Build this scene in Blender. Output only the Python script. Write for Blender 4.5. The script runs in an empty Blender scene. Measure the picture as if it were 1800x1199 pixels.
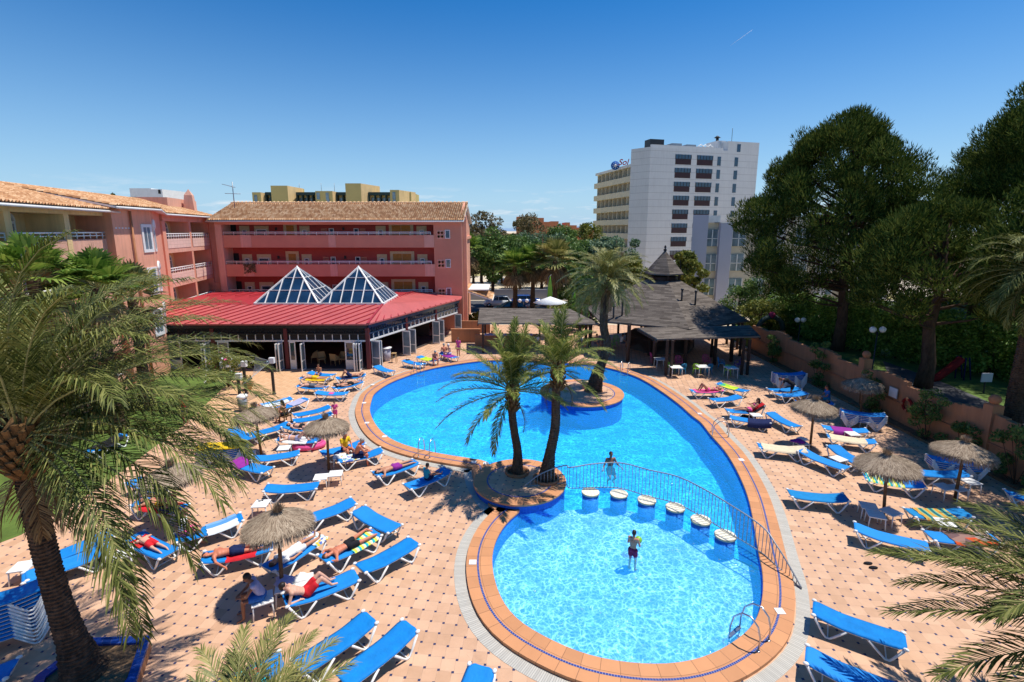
import bpy, bmesh, math, random
import numpy as np
from mathutils import Vector, Matrix, geometry
from math import sin, cos, pi, radians as R
random.seed(7); rng = np.random.default_rng(7)
C = bpy.context.scene.collection
# ------------------------------------------------------------------ camera maths (only used to read real positions off the ground)
F = 880.; H = 10.; CY = 572.; PT = math.atan(167/880.)
def ray(x, y):
    u = (x-900)/F; v = (CY-y)/F
    return (u, cos(PT)+v*sin(PT), -sin(PT)+v*cos(PT))
def G(x, y, z=0.):
    d = ray(x, y); t = (z-H)/d[2]; return Vector((d[0]*t, d[1]*t, z))
def A(x, y, Y):
    d = ray(x, y); t = Y/d[1]; return Vector((d[0]*t, Y, H+d[2]*t))
# ------------------------------------------------------------------ materials
class NT:
    def __init__(s, t): s.t = t
    def n(s, ty, **k):
        o = s.t.nodes.new(ty)
        for a, b in k.items():
            if a.startswith('i_'): o.inputs[a[2:].replace('_', ' ')].default_value = b
            else: setattr(o, a, b)
        return o
    def l(s, a, b): s.t.links.new(a, b)
    def m(s, op, a, b=None, c=None):
        o = s.t.nodes.new('ShaderNodeMath'); o.operation = op
        for i, q in enumerate((a, b, c)):
            if q is None: continue
            if isinstance(q, (int, float)): o.inputs[i].default_value = q
            else: s.l(q, o.inputs[i])
        return o.outputs[0]
    def mix(s, f, a, b):
        o = s.t.nodes.new('ShaderNodeMix'); o.data_type = 'RGBA'
        for i, q in ((0, f), (6, a), (7, b)):
            if isinstance(q, (int, float)): o.inputs[i].default_value = q
            elif isinstance(q, tuple): o.inputs[i].default_value = (*q[:3], 1)
            else: s.l(q, o.inputs[i])
        return o.outputs[2]
    def ramp(s, f, stops):
        o = s.t.nodes.new('ShaderNodeValToRGB'); e = o.color_ramp.elements
        while len(e) < len(stops): e.new(.5)
        for q, (p, c) in zip(e, stops): q.position = p; q.color = (*c, 1)
        s.l(f, o.inputs[0]); return o.outputs[0]
    def noise(s, co, sc, det=3, rough=.55, dist=0):
        o = s.n('ShaderNodeTexNoise'); o.inputs['Scale'].default_value = sc; o.inputs['Detail'].default_value = det
        o.inputs['Roughness'].default_value = rough; o.inputs['Distortion'].default_value = dist
        if co is not None: s.l(co, o.inputs['Vector'])
        return o.outputs[0]
    def bump(s, h, st, d=.02):
        o = s.n('ShaderNodeBump'); o.inputs['Strength'].default_value = st; o.inputs['Distance'].default_value = d
        s.l(h, o.inputs['Height']); return o.outputs[0]
def newmat(name, rough=.7, metal=0, spec=.5):
    m = bpy.data.materials.new(name); m.use_nodes = True; t = m.node_tree
    b = t.nodes['Principled BSDF']; b.inputs['Roughness'].default_value = rough; b.inputs['Metallic'].default_value = metal
    b.inputs['Specular IOR Level'].default_value = spec
    return m, NT(t), b
def mat(name, col, rough=.7, var=.15, sc=3., metal=0, spec=.4, bump=0, bsc=None, sub=0, streak=0, rnd=0):
    m, n, b = newmat(name, rough, metal, spec)
    co = n.n('ShaderNodeTexCoord').outputs['Object']
    f = n.noise(co, sc, 4, .6)
    lo = tuple(c*(1-var) for c in col); hi = tuple(min(1, c*(1+var)) for c in col)
    c = n.ramp(f, [(.3, lo), (.7, hi)])
    if streak:   # weathering: rain streaks and patches with their own shape
        mp = n.n('ShaderNodeMapping'); mp.inputs['Scale'].default_value = (1.6, 1.6, .10); n.l(co, mp.inputs[0]); s1 = n.noise(mp.outputs[0], 2.2, 5, .7); s2 = n.noise(co, .45, 4, .6)
        k = n.m('MULTIPLY', n.m('MINIMUM', n.m('MAXIMUM', n.m('MULTIPLY', n.m('SUBTRACT', n.m('ADD', n.m('MULTIPLY', s1, .6), n.m('MULTIPLY', s2, .4)), .46), 6.), 0.), 1.), streak); c = n.mix(k, c, tuple(x*.62+.01 for x in col))
    if rnd:      # every copy has faded differently
        oi = n.n('ShaderNodeObjectInfo'); c = n.mix(n.m('MULTIPLY', oi.outputs['Random'], rnd), c, tuple(min(1, x*1.2+.018) for x in col))
    n.l(c, b.inputs['Base Color'])
    if bump: n.l(n.bump(n.noise(co, bsc or sc*6, 3), bump), b.inputs['Normal'])
    if sub: b.inputs['Subsurface Weight'].default_value = sub
    return m
def leafmat(name, c1, c2, c3, rough=.55, trans=.25, spec=.35):
    m, n, b = newmat(name, rough, 0, spec)
    g = n.n('ShaderNodeNewGeometry'); co = n.n('ShaderNodeTexCoord').outputs['Object']
    r = g.outputs['Random Per Island']; f = n.noise(co, .9, 2)
    f2 = n.m('ADD', n.m('MULTIPLY', r, .6), n.m('MULTIPLY', f, .5))
    c = n.ramp(f2, [(.15, c1), (.5, c2), (.85, c3)])
    n.l(c, b.inputs['Base Color'])
    tr = n.n('ShaderNodeBsdfTranslucent'); n.l(c, tr.inputs[0]); mx = n.n('ShaderNodeMixShader'); mx.inputs[0].default_value = trans
    n.l(b.outputs[0], mx.inputs[1]); n.l(tr.outputs[0], mx.inputs[2]); n.l(mx.outputs[0], n.t.nodes['Material Output'].inputs[0])
    return m
M = {}
def stripemat(name, cols, period, axis=0, rough=.85, coord='Object'):
    m, n, b = newmat(name, rough, 0, .2)
    co = n.n('ShaderNodeTexCoord').outputs[coord]; sp = n.n('ShaderNodeSeparateXYZ'); n.l(co, sp.inputs[0])
    v = n.m('ADD', sp.outputs[axis], n.m('MULTIPLY', n.noise(co, 8., 2), .015))
    f = n.m('FRACT', n.m('DIVIDE', v, period)); k = len(cols)
    o = n.t.nodes.new('ShaderNodeValToRGB'); o.color_ramp.interpolation = 'CONSTANT'; e = o.color_ramp.elements
    while len(e) < k: e.new(.5)
    for i, c in enumerate(cols): e[i].position = i/k; e[i].color = (*c, 1)
    n.l(f, o.inputs[0]); n.l(o.outputs[0], b.inputs['Base Color']); n.l(n.bump(n.noise(co, 60, 2), .3, .01), b.inputs['Normal']); return m
def blobmat(name, cols, sc):
    m, n, b = newmat(name, .85, 0, .2)
    co = n.n('ShaderNodeTexCoord').outputs['Object']; v = n.n('ShaderNodeTexVoronoi'); v.inputs['Scale'].default_value = sc; n.l(co, v.inputs['Vector'])
    sp = n.n('ShaderNodeSeparateColor'); n.l(v.outputs['Color'], sp.inputs[0])
    o = n.t.nodes.new('ShaderNodeValToRGB'); o.color_ramp.interpolation = 'CONSTANT'; e = o.color_ramp.elements
    while len(e) < len(cols): e.new(.5)
    for i, c in enumerate(cols): e[i].position = i/len(cols); e[i].color = (*c, 1)
    n.l(sp.outputs[0], o.inputs[0]); n.l(o.outputs[0], b.inputs['Base Color']); n.l(n.bump(n.noise(co, 40, 2), .3, .01), b.inputs['Normal']); return m
def mk_deck():
    m, n, b = newmat('deck tiles', .42, 0, .35)
    a, w = .335, .066; co = n.n('ShaderNodeTexCoord').outputs['Object']; sp = n.n('ShaderNodeSeparateXYZ'); n.l(co, sp.inputs[0])
    X, Y = sp.outputs[0], sp.outputs[1]; L2 = a*a+w*w
    v1 = (a, -w); v2 = (w, a)
    def resid(cx, cy):
        x = n.m('SUBTRACT', X, cx); y = n.m('SUBTRACT', Y, cy)
        p = n.m('DIVIDE', n.m('ADD', n.m('MULTIPLY', x, v1[0]), n.m('MULTIPLY', y, v1[1])), L2)
        q = n.m('DIVIDE', n.m('ADD', n.m('MULTIPLY', x, v2[0]), n.m('MULTIPLY', y, v2[1])), L2)
        p = n.m('ROUND', p); q = n.m('ROUND', q)
        rx = n.m('SUBTRACT', x, n.m('ADD', n.m('MULTIPLY', p, v1[0]), n.m('MULTIPLY', q, v2[0])))
        ry = n.m('SUBTRACT', y, n.m('ADD', n.m('MULTIPLY', p, v1[1]), n.m('MULTIPLY', q, v2[1])))
        return rx, ry, p, q
    def mx(rx, ry, dx=0, dy=0): return n.m('MAXIMUM', n.m('ABSOLUTE', n.m('SUBTRACT', rx, dx)), n.m('ABSOLUTE', n.m('SUBTRACT', ry, dy)))
    sx, sy, _, _ = resid(a/2+w/2, a/2-w/2)   # small square sits off the corner of the big tile
    small = n.m('LESS_THAN', mx(sx, sy), w/2-.003)
    rx, ry, p, q = resid(0, 0)
    d = mx(rx, ry)
    for dx, dy in (v1, v2, (-v1[0], -v1[1]), (-v2[0], -v2[1])): d = n.m('MINIMUM', d, mx(rx, ry, dx, dy))
    grout = n.m('GREATER_THAN', d, a/2-.0035)
    cb = n.n('ShaderNodeCombineXYZ'); n.l(p, cb.inputs[0]); n.l(q, cb.inputs[1])
    wn = n.n('ShaderNodeTexWhiteNoise'); n.l(cb.outputs[0], wn.inputs['Vector'])
    t = n.m('ADD', n.m('MULTIPLY', wn.outputs['Value'], .45), n.m('MULTIPLY', n.noise(co, 2.2, 5, .65), .6))
    base = n.ramp(t, [(.15, (.50, .29, .17)), (.5, (.635, .38, .235)), (.9, (.73, .465, .30))])
    dirt = n.noise(co, .35, 6, .75); wet = n.noise(co, 1.3, 4, .6, .8); base = n.mix(n.m('MULTIPLY', n.m('SUBTRACT', dirt, .42), .9), base, (.36, .21, .14)); base = n.mix(n.m('MULTIPLY', n.m('MINIMUM', n.m('MAXIMUM', n.m('MULTIPLY', n.m('SUBTRACT', wet, .66), 14.), 0.), 1.), .38), base, (.30, .165, .10))
    base = n.mix(n.m('MULTIPLY', grout, .55), base, (.33, .20, .15)); base = n.mix(small, base, (.025, .035, .10))
    n.l(base, b.inputs['Base Color']); n.l(n.bump(n.m('SUBTRACT', 1., grout), .35, .004), b.inputs['Normal'])
    n.l(n.ramp(dirt, [(.3, (.5,)*3), (.7, (.68,)*3)]), b.inputs['Roughness'])
    return m
def uvmat(name, cu, cv, base, joint, jw=.012, rough=.6, var=.12, seed=0, vj=None):
    """tile strips: joints every cu metres along the run (u) and at the v values in vj"""
    m, n, b = newmat(name, rough, 0, .3)
    uv = n.n('ShaderNodeTexCoord'); sp = n.n('ShaderNodeSeparateXYZ'); n.l(uv.outputs['UV'], sp.inputs[0])
    u = n.m('DIVIDE', sp.outputs[0], cu); f = n.m('FRACT', u); j = n.m('LESS_THAN', f, jw/cu)
    if cv:
        g = n.m('FRACT', n.m('DIVIDE', sp.outputs[1], cv)); j = n.m('MAXIMUM', j, n.m('LESS_THAN', g, jw/cv))
    wn = n.n('ShaderNodeTexWhiteNoise', noise_dimensions='2D'); cb = n.n('ShaderNodeCombineXYZ'); n.l(n.m('FLOOR', u), cb.inputs[0])
    if cv: n.l(n.m('FLOOR', n.m('DIVIDE', sp.outputs[1], cv)), cb.inputs[1])
    n.l(cb.outputs[0], wn.inputs['Vector'])
    t = n.m('ADD', n.m('MULTIPLY', wn.outputs['Value'], .5), n.m('MULTIPLY', n.noise(uv.outputs['Object'], 3, 4), .5))
    c = n.ramp(t, [(.2, tuple(x*(1-var) for x in base)), (.8, tuple(min(1, x*(1+var)) for x in base))])
    c = n.mix(j, c, joint); n.l(c, b.inputs['Base Color']); n.l(n.bump(n.m('SUBTRACT', 1., j), .3, .004), b.inputs['Normal'])
    return m
def mk_water():
    m, n, b = newmat('pool water', .03); t = n.t; t.nodes.remove(b)
    co = n.n('ShaderNodeTexCoord').outputs['Object']
    nz = n.n('ShaderNodeTexNoise'); nz.inputs['Scale'].default_value = 1.6; nz.inputs['Detail'].default_value = 3; n.l(co, nz.inputs['Vector'])
    vm = n.n('ShaderNodeVectorMath', operation='MULTIPLY_ADD'); n.l(nz.outputs['Color'], vm.inputs[0]); vm.inputs[1].default_value = (.55, .55, 0); n.l(co, vm.inputs[2])
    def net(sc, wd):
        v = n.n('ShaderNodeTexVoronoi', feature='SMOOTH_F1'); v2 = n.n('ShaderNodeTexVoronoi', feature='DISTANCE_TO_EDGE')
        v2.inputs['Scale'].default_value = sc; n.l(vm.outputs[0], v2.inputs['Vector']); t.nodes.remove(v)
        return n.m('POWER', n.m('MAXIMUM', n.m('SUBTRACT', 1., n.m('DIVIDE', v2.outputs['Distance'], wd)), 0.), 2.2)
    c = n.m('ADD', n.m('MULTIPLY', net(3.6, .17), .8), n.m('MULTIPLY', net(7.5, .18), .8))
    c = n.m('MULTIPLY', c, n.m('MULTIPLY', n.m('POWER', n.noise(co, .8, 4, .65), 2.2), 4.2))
    col = n.mix(n.m('MINIMUM', c, 1.), (.72, .84, .95), (2.0, 1.8, 1.6))  # caustic light web put into the transparent colour as brightened lines
    tr = n.n('ShaderNodeBsdfTransparent'); n.l(col, tr.inputs[0])
    gl = n.n('ShaderNodeBsdfGlossy'); gl.inputs['Roughness'].default_value = .06
    h = n.m('ADD', n.noise(co, 2.2, 4, .6, .6), n.m('MULTIPLY', n.noise(co, 8, 2), .25))
    bp = n.bump(h, .5, .25); n.l(bp, gl.inputs['Normal'])
    fr = n.n('ShaderNodeFresnel'); fr.inputs['IOR'].default_value = 1.33; n.l(bp, fr.inputs['Normal'])
    mx = n.n('ShaderNodeMixShader'); n.l(n.m('MULTIPLY', fr.outputs[0], .95), mx.inputs[0]); n.l(tr.outputs[0], mx.inputs[1]); n.l(gl.outputs[0], mx.inputs[2])
    df = n.n('ShaderNodeBsdfDiffuse'); df.inputs[0].default_value = (.035, .45, .85, 1); ms = n.n('ShaderNodeMixShader'); ms.inputs[0].default_value = .31; n.l(mx.outputs[0], ms.inputs[1]); n.l(df.outputs[0], ms.inputs[2])
    n.l(ms.outputs[0], t.nodes['Material Output'].inputs[0]); return m
def mk_mosaic(name, col, s=.25):
    m, n, b = newmat(name, .35, 0, .5)
    co = n.n('ShaderNodeTexCoord').outputs['Object']
    t = n.noise(co, 1.5, 4, .6); c = n.ramp(t, [(.3, tuple(x*.88 for x in col)), (.7, tuple(min(1, x*1.1) for x in col))])
    n.l(c, b.inputs['Base Color']); return m
def mk_thatch():
    m, n, b = newmat('thatch', .95, 0, .1)
    g = n.n('ShaderNodeNewGeometry'); co = n.n('ShaderNodeTexCoord').outputs['Object']
    t = n.m('ADD', n.m('MULTIPLY', g.outputs['Random Per Island'], .6), n.m('MULTIPLY', n.noise(co, 5, 3), .4))
    n.l(n.ramp(t, [(.1, (.13, .09, .06)), (.5, (.34, .255, .18)), (.9, (.56, .45, .33))]), b.inputs['Base Color']); return m
def mk_rooftile(name, c1, c2, c3):
    m, n, b = newmat(name, .85, 0, .2)
    uv = n.n('ShaderNodeTexCoord'); sp = n.n('ShaderNodeSeparateXYZ'); n.l(uv.outputs['UV'], sp.inputs[0])
    cb = n.n('ShaderNodeCombineXYZ'); n.l(n.m('FLOOR', n.m('DIVIDE', sp.outputs[0], .22)), cb.inputs[0]); n.l(n.m('FLOOR', n.m('DIVIDE', sp.outputs[1], .4)), cb.inputs[1])
    wn = n.n('ShaderNodeTexWhiteNoise', noise_dimensions='2D'); n.l(cb.outputs[0], wn.inputs['Vector'])
    t = n.m('ADD', n.m('MULTIPLY', wn.outputs['Value'], .6), n.m('MULTIPLY', n.noise(uv.outputs['Object'], .7, 5, .7), .5))
    n.l(n.ramp(t, [(.15, c1), (.5, c2), (.85, c3)]), b.inputs['Base Color']); return m
def mk_shingle():
    m, n, b = newmat('bar roof boards', .9, 0, .15)
    uv = n.n('ShaderNodeTexCoord'); sp = n.n('ShaderNodeSeparateXYZ'); n.l(uv.outputs['UV'], sp.inputs[0])
    v = n.m('DIVIDE', sp.outputs[1], .16); row = n.m('FLOOR', v); fr = n.m('FRACT', v)
    cb = n.n('ShaderNodeCombineXYZ'); n.l(n.m('FLOOR', n.m('ADD', n.m('DIVIDE', sp.outputs[0], .9), n.m('MULTIPLY', row, .37))), cb.inputs[0]); n.l(row, cb.inputs[1])
    wn = n.n('ShaderNodeTexWhiteNoise', noise_dimensions='2D'); n.l(cb.outputs[0], wn.inputs['Vector'])
    t = n.m('ADD', n.m('MULTIPLY', wn.outputs['Value'], .5), n.m('MULTIPLY', n.noise(uv.outputs['Object'], 1.2, 5, .7), .6))
    c = n.ramp(t, [(.2, (.075, .06, .05)), (.5, (.135, .112, .095)), (.85, (.22, .185, .155))])
    c = n.mix(n.m('LESS_THAN', fr, .14), c, (.02, .017, .015)); n.l(c, b.inputs['Base Color']); n.l(n.bump(fr, .5, .02), b.inputs['Normal']); return m
def mk_bark(name, c1, c2, sc):
    m, n, b = newmat(name, .95, 0, .1)
    co = n.n('ShaderNodeTexCoord').outputs['Object']; mp = n.n('ShaderNodeMapping'); mp.inputs['Scale'].default_value = (1, 1, .35); n.l(co, mp.inputs[0])
    t = n.noise(mp.outputs[0], sc, 5, .7); n.l(n.ramp(t, [(.3, c1), (.7, c2)]), b.inputs['Base Color']); n.l(n.bump(t, .9, .05), b.inputs['Normal']); return m
def mk_glass(name, col, rough=.05):
    m, n, b = newmat(name, rough, 0, 1.0); co = n.n('ShaderNodeTexCoord').outputs['Object']
    n.l(n.ramp(n.noise(co, .8, 3), [(.3, tuple(c*.6 for c in col)), (.7, tuple(c*1.5 for c in col))]), b.inputs['Base Color']); return m
def mk_brickground():
    m, n, b = newmat('diagonal pavers', .7, 0, .3); co = n.n('ShaderNodeTexCoord').outputs['Object']; mp = n.n('ShaderNodeMapping')
    mp.inputs['Rotation'].default_value = (0, 0, R(38)); n.l(co, mp.inputs[0]); br = n.n('ShaderNodeTexBrick'); n.l(mp.outputs[0], br.inputs[0])
    br.inputs['Color1'].default_value = (.62, .36, .19, 1); br.inputs['Color2'].default_value = (.70, .43, .24, 1); br.inputs['Mortar'].default_value = (.42, .26, .16, 1)
    br.inputs['Scale'].default_value = 1.; br.inputs['Brick Width'].default_value = .4; br.inputs['Row Height'].default_value = .2; br.inputs['Mortar Size'].default_value = .008
    n.l(br.outputs[0], b.inputs['Base Color']); return m
M['deck'] = mk_deck(); M['water'] = mk_water(); M['thatch'] = mk_thatch(); M['shingle'] = mk_shingle(); M['pavers'] = mk_brickground()
M['coping'] = uvmat('terracotta coping', .42, .42, (.60, .275, .125), (.28, .13, .065), .012)
M['gutter'] = uvmat('white gutter grate', .045, 0, (.50, .47, .41), (.30, .28, .25), .010)
M['mosaicline'] = uvmat('blue mosaic line', .06, 0, (.02, .05, .26), (.30, .32, .42), .012)
M['poolfloor'] = mk_mosaic('pool floor blue', (.02, .45, .88)); M['kidfloor'] = mk_mosaic('shallow pool floor', (.19, .54, .90))
M['poolwall'] = uvmat('pool wall tiles', .12, .12, (.006, .10, .52), (.03, .18, .6), .008)
M['fabric'] = mat('blue sling fabric', (.001, .20, .58), .75, .16, 3.5, bump=.6, bsc=13, spec=.25, rnd=.9)
M['fabric_old'] = mat('faded blue sling', (.008, .22, .52), .8, .10, 6, bump=.25, bsc=160, spec=.25)
M['whiteplastic'] = mat('white plastic', (.80, .79, .76), .38, .05, 12)
M['steel'] = mat('steel tube', (.55, .55, .55), .25, .1, 8, metal=.9)
M['railmetal'] = mat('grey painted rail', (.30, .32, .34), .4, .12, 8, metal=.3)
M['white'] = mat('white paint', (.78, .77, .74), .5, .06, 2)
M['cream'] = mat('cream stone', (.68, .55, .33), .8, .08, 5)
M['stooltop'] = uvmat('pale boards', .13, 0, (.84, .78, .62), (.50, .42, .28), .01)
M['salmon'] = mat('sunlit salmon render', (.80, .37, .24), .85, .06, .6, streak=.5, bump=.2, bsc=14); M['pink'] = mat('pink render', (.66, .28, .175), .85, .07, .6, bump=.2, bsc=14)  # salmon is pink's lighter copy: sunlight on right-facing walls put into the colour
M['pinklight'] = mat('pale salmon render', (.78, .42, .30), .85, .07, .6, streak=.5, bump=.2, bsc=14)
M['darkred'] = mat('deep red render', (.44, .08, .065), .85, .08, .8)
M['yellow'] = mat('ochre render', (.80, .56, .27), .85, .07, .7, streak=.5, bump=.2, bsc=14)
M['block'] = uvmat('pale block parapet', .6, .3, (.80, .56, .46), (.45, .27, .2), .015, .85, .05)
M['rtile'] = mk_rooftile('clay roof tiles', (.36, .16, .075), (.60, .31, .15), (.78, .50, .29))
M['redmetal'] = mat('red roof sheet', (.53, .115, .105), .42, .12, .5, streak=.35, spec=.5)
M['redseam'] = mat('red roof seam', (.42, .035, .045), .4, .08, 2, spec=.5)
M['black'] = mat('black steel', (.02, .022, .026), .45, .2, 4)
M['navy'] = mat('dark blue glass band', (.02, .05, .10), .2, .3, 2, spec=.8)
M['panel'] = mat('near black panel', (.035, .008, .010), .5, .2, 1); M['maroon'] = mat('maroon column', (.12, .02, .025), .5, .1, 3)
M['glass'] = mk_glass('dark blue glass', (.012, .035, .075)); M['glasspale'] = mk_glass('curtained glass', (.16, .22, .26), .12)
M['door'] = mat('orange wood door', (.50, .22, .04), .6, .15, 4)
M['dark'] = mat('dark opening', (.018, .016, .016), .8, .3, 3)
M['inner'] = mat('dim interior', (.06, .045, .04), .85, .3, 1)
M['wood'] = mk_bark('weathered post wood', (.10, .055, .03), (.26, .15, .08), 14); M['darkwood'] = mat('dark brown timber', (.045, .025, .018), .75, .2, 5)
M['rattan'] = mat('rattan seat', (.42, .27, .12), .7, .2, 20)
M['palmbark'] = mk_bark('palm bark', (.04, .026, .018), (.14, .09, .06), 9); M['pinebark'] = mk_bark('pine bark', (.04, .025, .018), (.13, .08, .055), 6)
M['boots'] = mk_bark('dry frond stubs', (.07, .04, .02), (.26, .14, .055), 9)
M['frond'] = leafmat('date palm leaf', (.03, .045, .008), (.095, .115, .022), (.30, .30, .09), .5, .2, .16)
M['frondy'] = leafmat('yellow green palm leaf', (.07, .09, .02), (.20, .21, .055), (.42, .37, .13), .5, .2)
M['frondt'] = leafmat('twin palm leaf', (.05, .085, .014), (.15, .19, .035), (.40, .38, .10), .5, .3, .15); M['hedgeleaf'] = leafmat('hedge leaf', (.05, .12, .015), (.15, .27, .035), (.32, .44, .08)); M['frondg'] = leafmat('fan palm leaf', (.04, .10, .012), (.12, .22, .03), (.30, .38, .07), .5, .3)
M['rachis'] = mat('frond stem', (.28, .27, .10), .6, .3, 5)
M['dryleaf'] = leafmat('dead frond', (.09, .055, .025), (.22, .14, .06), (.38, .26, .12), .8, .15)
M['pine'] = leafmat('pine needles', (.010, .028, .006), (.040, .072, .012), (.17, .19, .035), .85, .15, .08)
M['leaf'] = leafmat('broad leaf', (.03, .075, .015), (.095, .18, .035), (.21, .29, .07)); M['leafblue'] = leafmat('blue green leaf', (.06, .12, .06), (.13, .21, .11), (.25, .33, .19))
M['leafbrown'] = leafmat('russet leaf', (.06, .065, .025), (.15, .12, .05), (.27, .20, .09)); M['leafyel'] = leafmat('yellow leaf', (.07, .10, .015), (.16, .19, .03), (.28, .26, .05))
M['grass'] = mat('lawn grass', (.095, .155, .025), .9, .35, 1.5, bump=.8, bsc=60); M['dryfield'] = mat('dry field', (.42, .36, .14), .95, .25, .4)
M['sand'] = mat('pale sand ground', (.62, .52, .38), .95, .12, .2); M['soil'] = mat('soil', (.20, .12, .06), .95, .4, 6, bump=.8, bsc=30)
M['asphalt'] = mat('asphalt', (.07, .07, .075), .9, .2, 1.5); M['terra'] = mat('terracotta wall', (.46, .21, .10), .85, .12, .9, streak=.6, bump=.2, bsc=12)
M['terratop'] = mat('terracotta coping stone', (.40, .17, .08), .85, .15, 3)
M['towerwhite'] = mat('white tower render', (.66, .65, .635), .8, .05, .1, streak=.25); M['towerband'] = mat('grey groove', (.42, .40, .40), .8, .04, 1)
M['beige'] = mat('beige balcony render', (.62, .54, .40), .8, .05, .3); M['greywall'] = mat('grey violet render', (.46, .46, .54), .8, .05, .3)
M['olive'] = mat('ochre apartment render', (.52, .41, .16), .85, .06, .3); M['greendark'] = mat('dark green balcony', (.02, .045, .04), .7, .2, .5)
M['farred'] = mat('far terracotta render', (.58, .20, .11), .85, .06, .3); M['skin'] = mat('tan skin', (.52, .24, .14), .5, .08, 9, sub=.0)
M['skinpale'] = mat('pale skin', (.68, .38, .27), .5, .08, 9); M['skinred'] = mat('sunburnt skin', (.60, .20, .11), .5, .08, 9); M['skindark'] = mat('deep tan skin', (.24, .10, .055), .5, .08, 9)
M['hairdark'] = mat('dark hair', (.018, .012, .01), .5, .2, 30); M['hairbrown'] = mat('brown hair', (.10, .045, .02), .5, .2, 30); M['hairgrey'] = mat('grey hair', (.40, .36, .32), .6, .2, 30)
for k, c in dict(c_maroon=(.22,.02,.07), c_darkred=(.20,.012,.012), c_white=(.8, .79, .76), c_grey=(.12, .13, .16), c_black=(.015, .015, .02), c_red=(.60, .02, .03), c_pink=(.80, .10, .30), c_teal=(.02, .30, .42), c_blue=(.03, .14, .45), c_navy=(.012, .02, .08),
                 c_purple=(.28, .03, .28), c_yellow=(.80, .52, .02), c_green=(.30, .55, .05), c_beige=(.72, .60, .42), c_orange=(.75, .20, .03), c_lav=(.42, .42, .62)).items():
    M[k] = mat(k[2:]+' cloth', c, .85, .12, 7, bump=.4, bsc=30, spec=.2)
for k, c in dict(p_green=(.25, .55, .04), p_blue=(.02, .25, .5), p_pink=(.65, .08, .25), p_purple=(.16, .05, .3), p_yellow=(.7, .45, .03)).items(): M[k] = mat(k[2:]+' plastic', c, .35, .05, 5)
M['t_rasta'] = stripemat('striped towel', [(.05, .35, .30), (.55, .40, .10), (.60, .22, .05), (.50, .42, .08), (.03, .25, .25), (.02, .05, .08)], .34, 1)
M['t_orange'] = blobmat('orange brown towel', [(.62, .08, .02), (.30, .17, .14), (.16, .09, .09), (.45, .36, .30)], 3.0)
M['t_rain'] = blobmat('rainbow towel', [(.05, .02, .20), (.7, .12, .12), (.75, .5, .04), (.02, .35, .4), (.5, .04, .25)], 6.)
M['t_floral'] = blobmat('floral towel', [(.75, .75, .72), (.10, .16, .5), (.75, .5, .05), (.2, .45, .5), (.7, .72, .75)], 11.)
M['t_bluewhite'] = stripemat('blue white towel', [(.72, .76, .78), (.70, .75, .78), (.20, .40, .70), (.10, .30, .62)], .8, 0)
M['t_green'] = blobmat('green yellow towel', [(.35, .6, .03), (.6, .65, .05), (.05, .4, .2)], 3.); M['t_yelstripe'] = stripemat('yellow teal towel', [(.75, .75, .08), (.02, .45, .5), (.75, .78, .5)], .24, 1)
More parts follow.
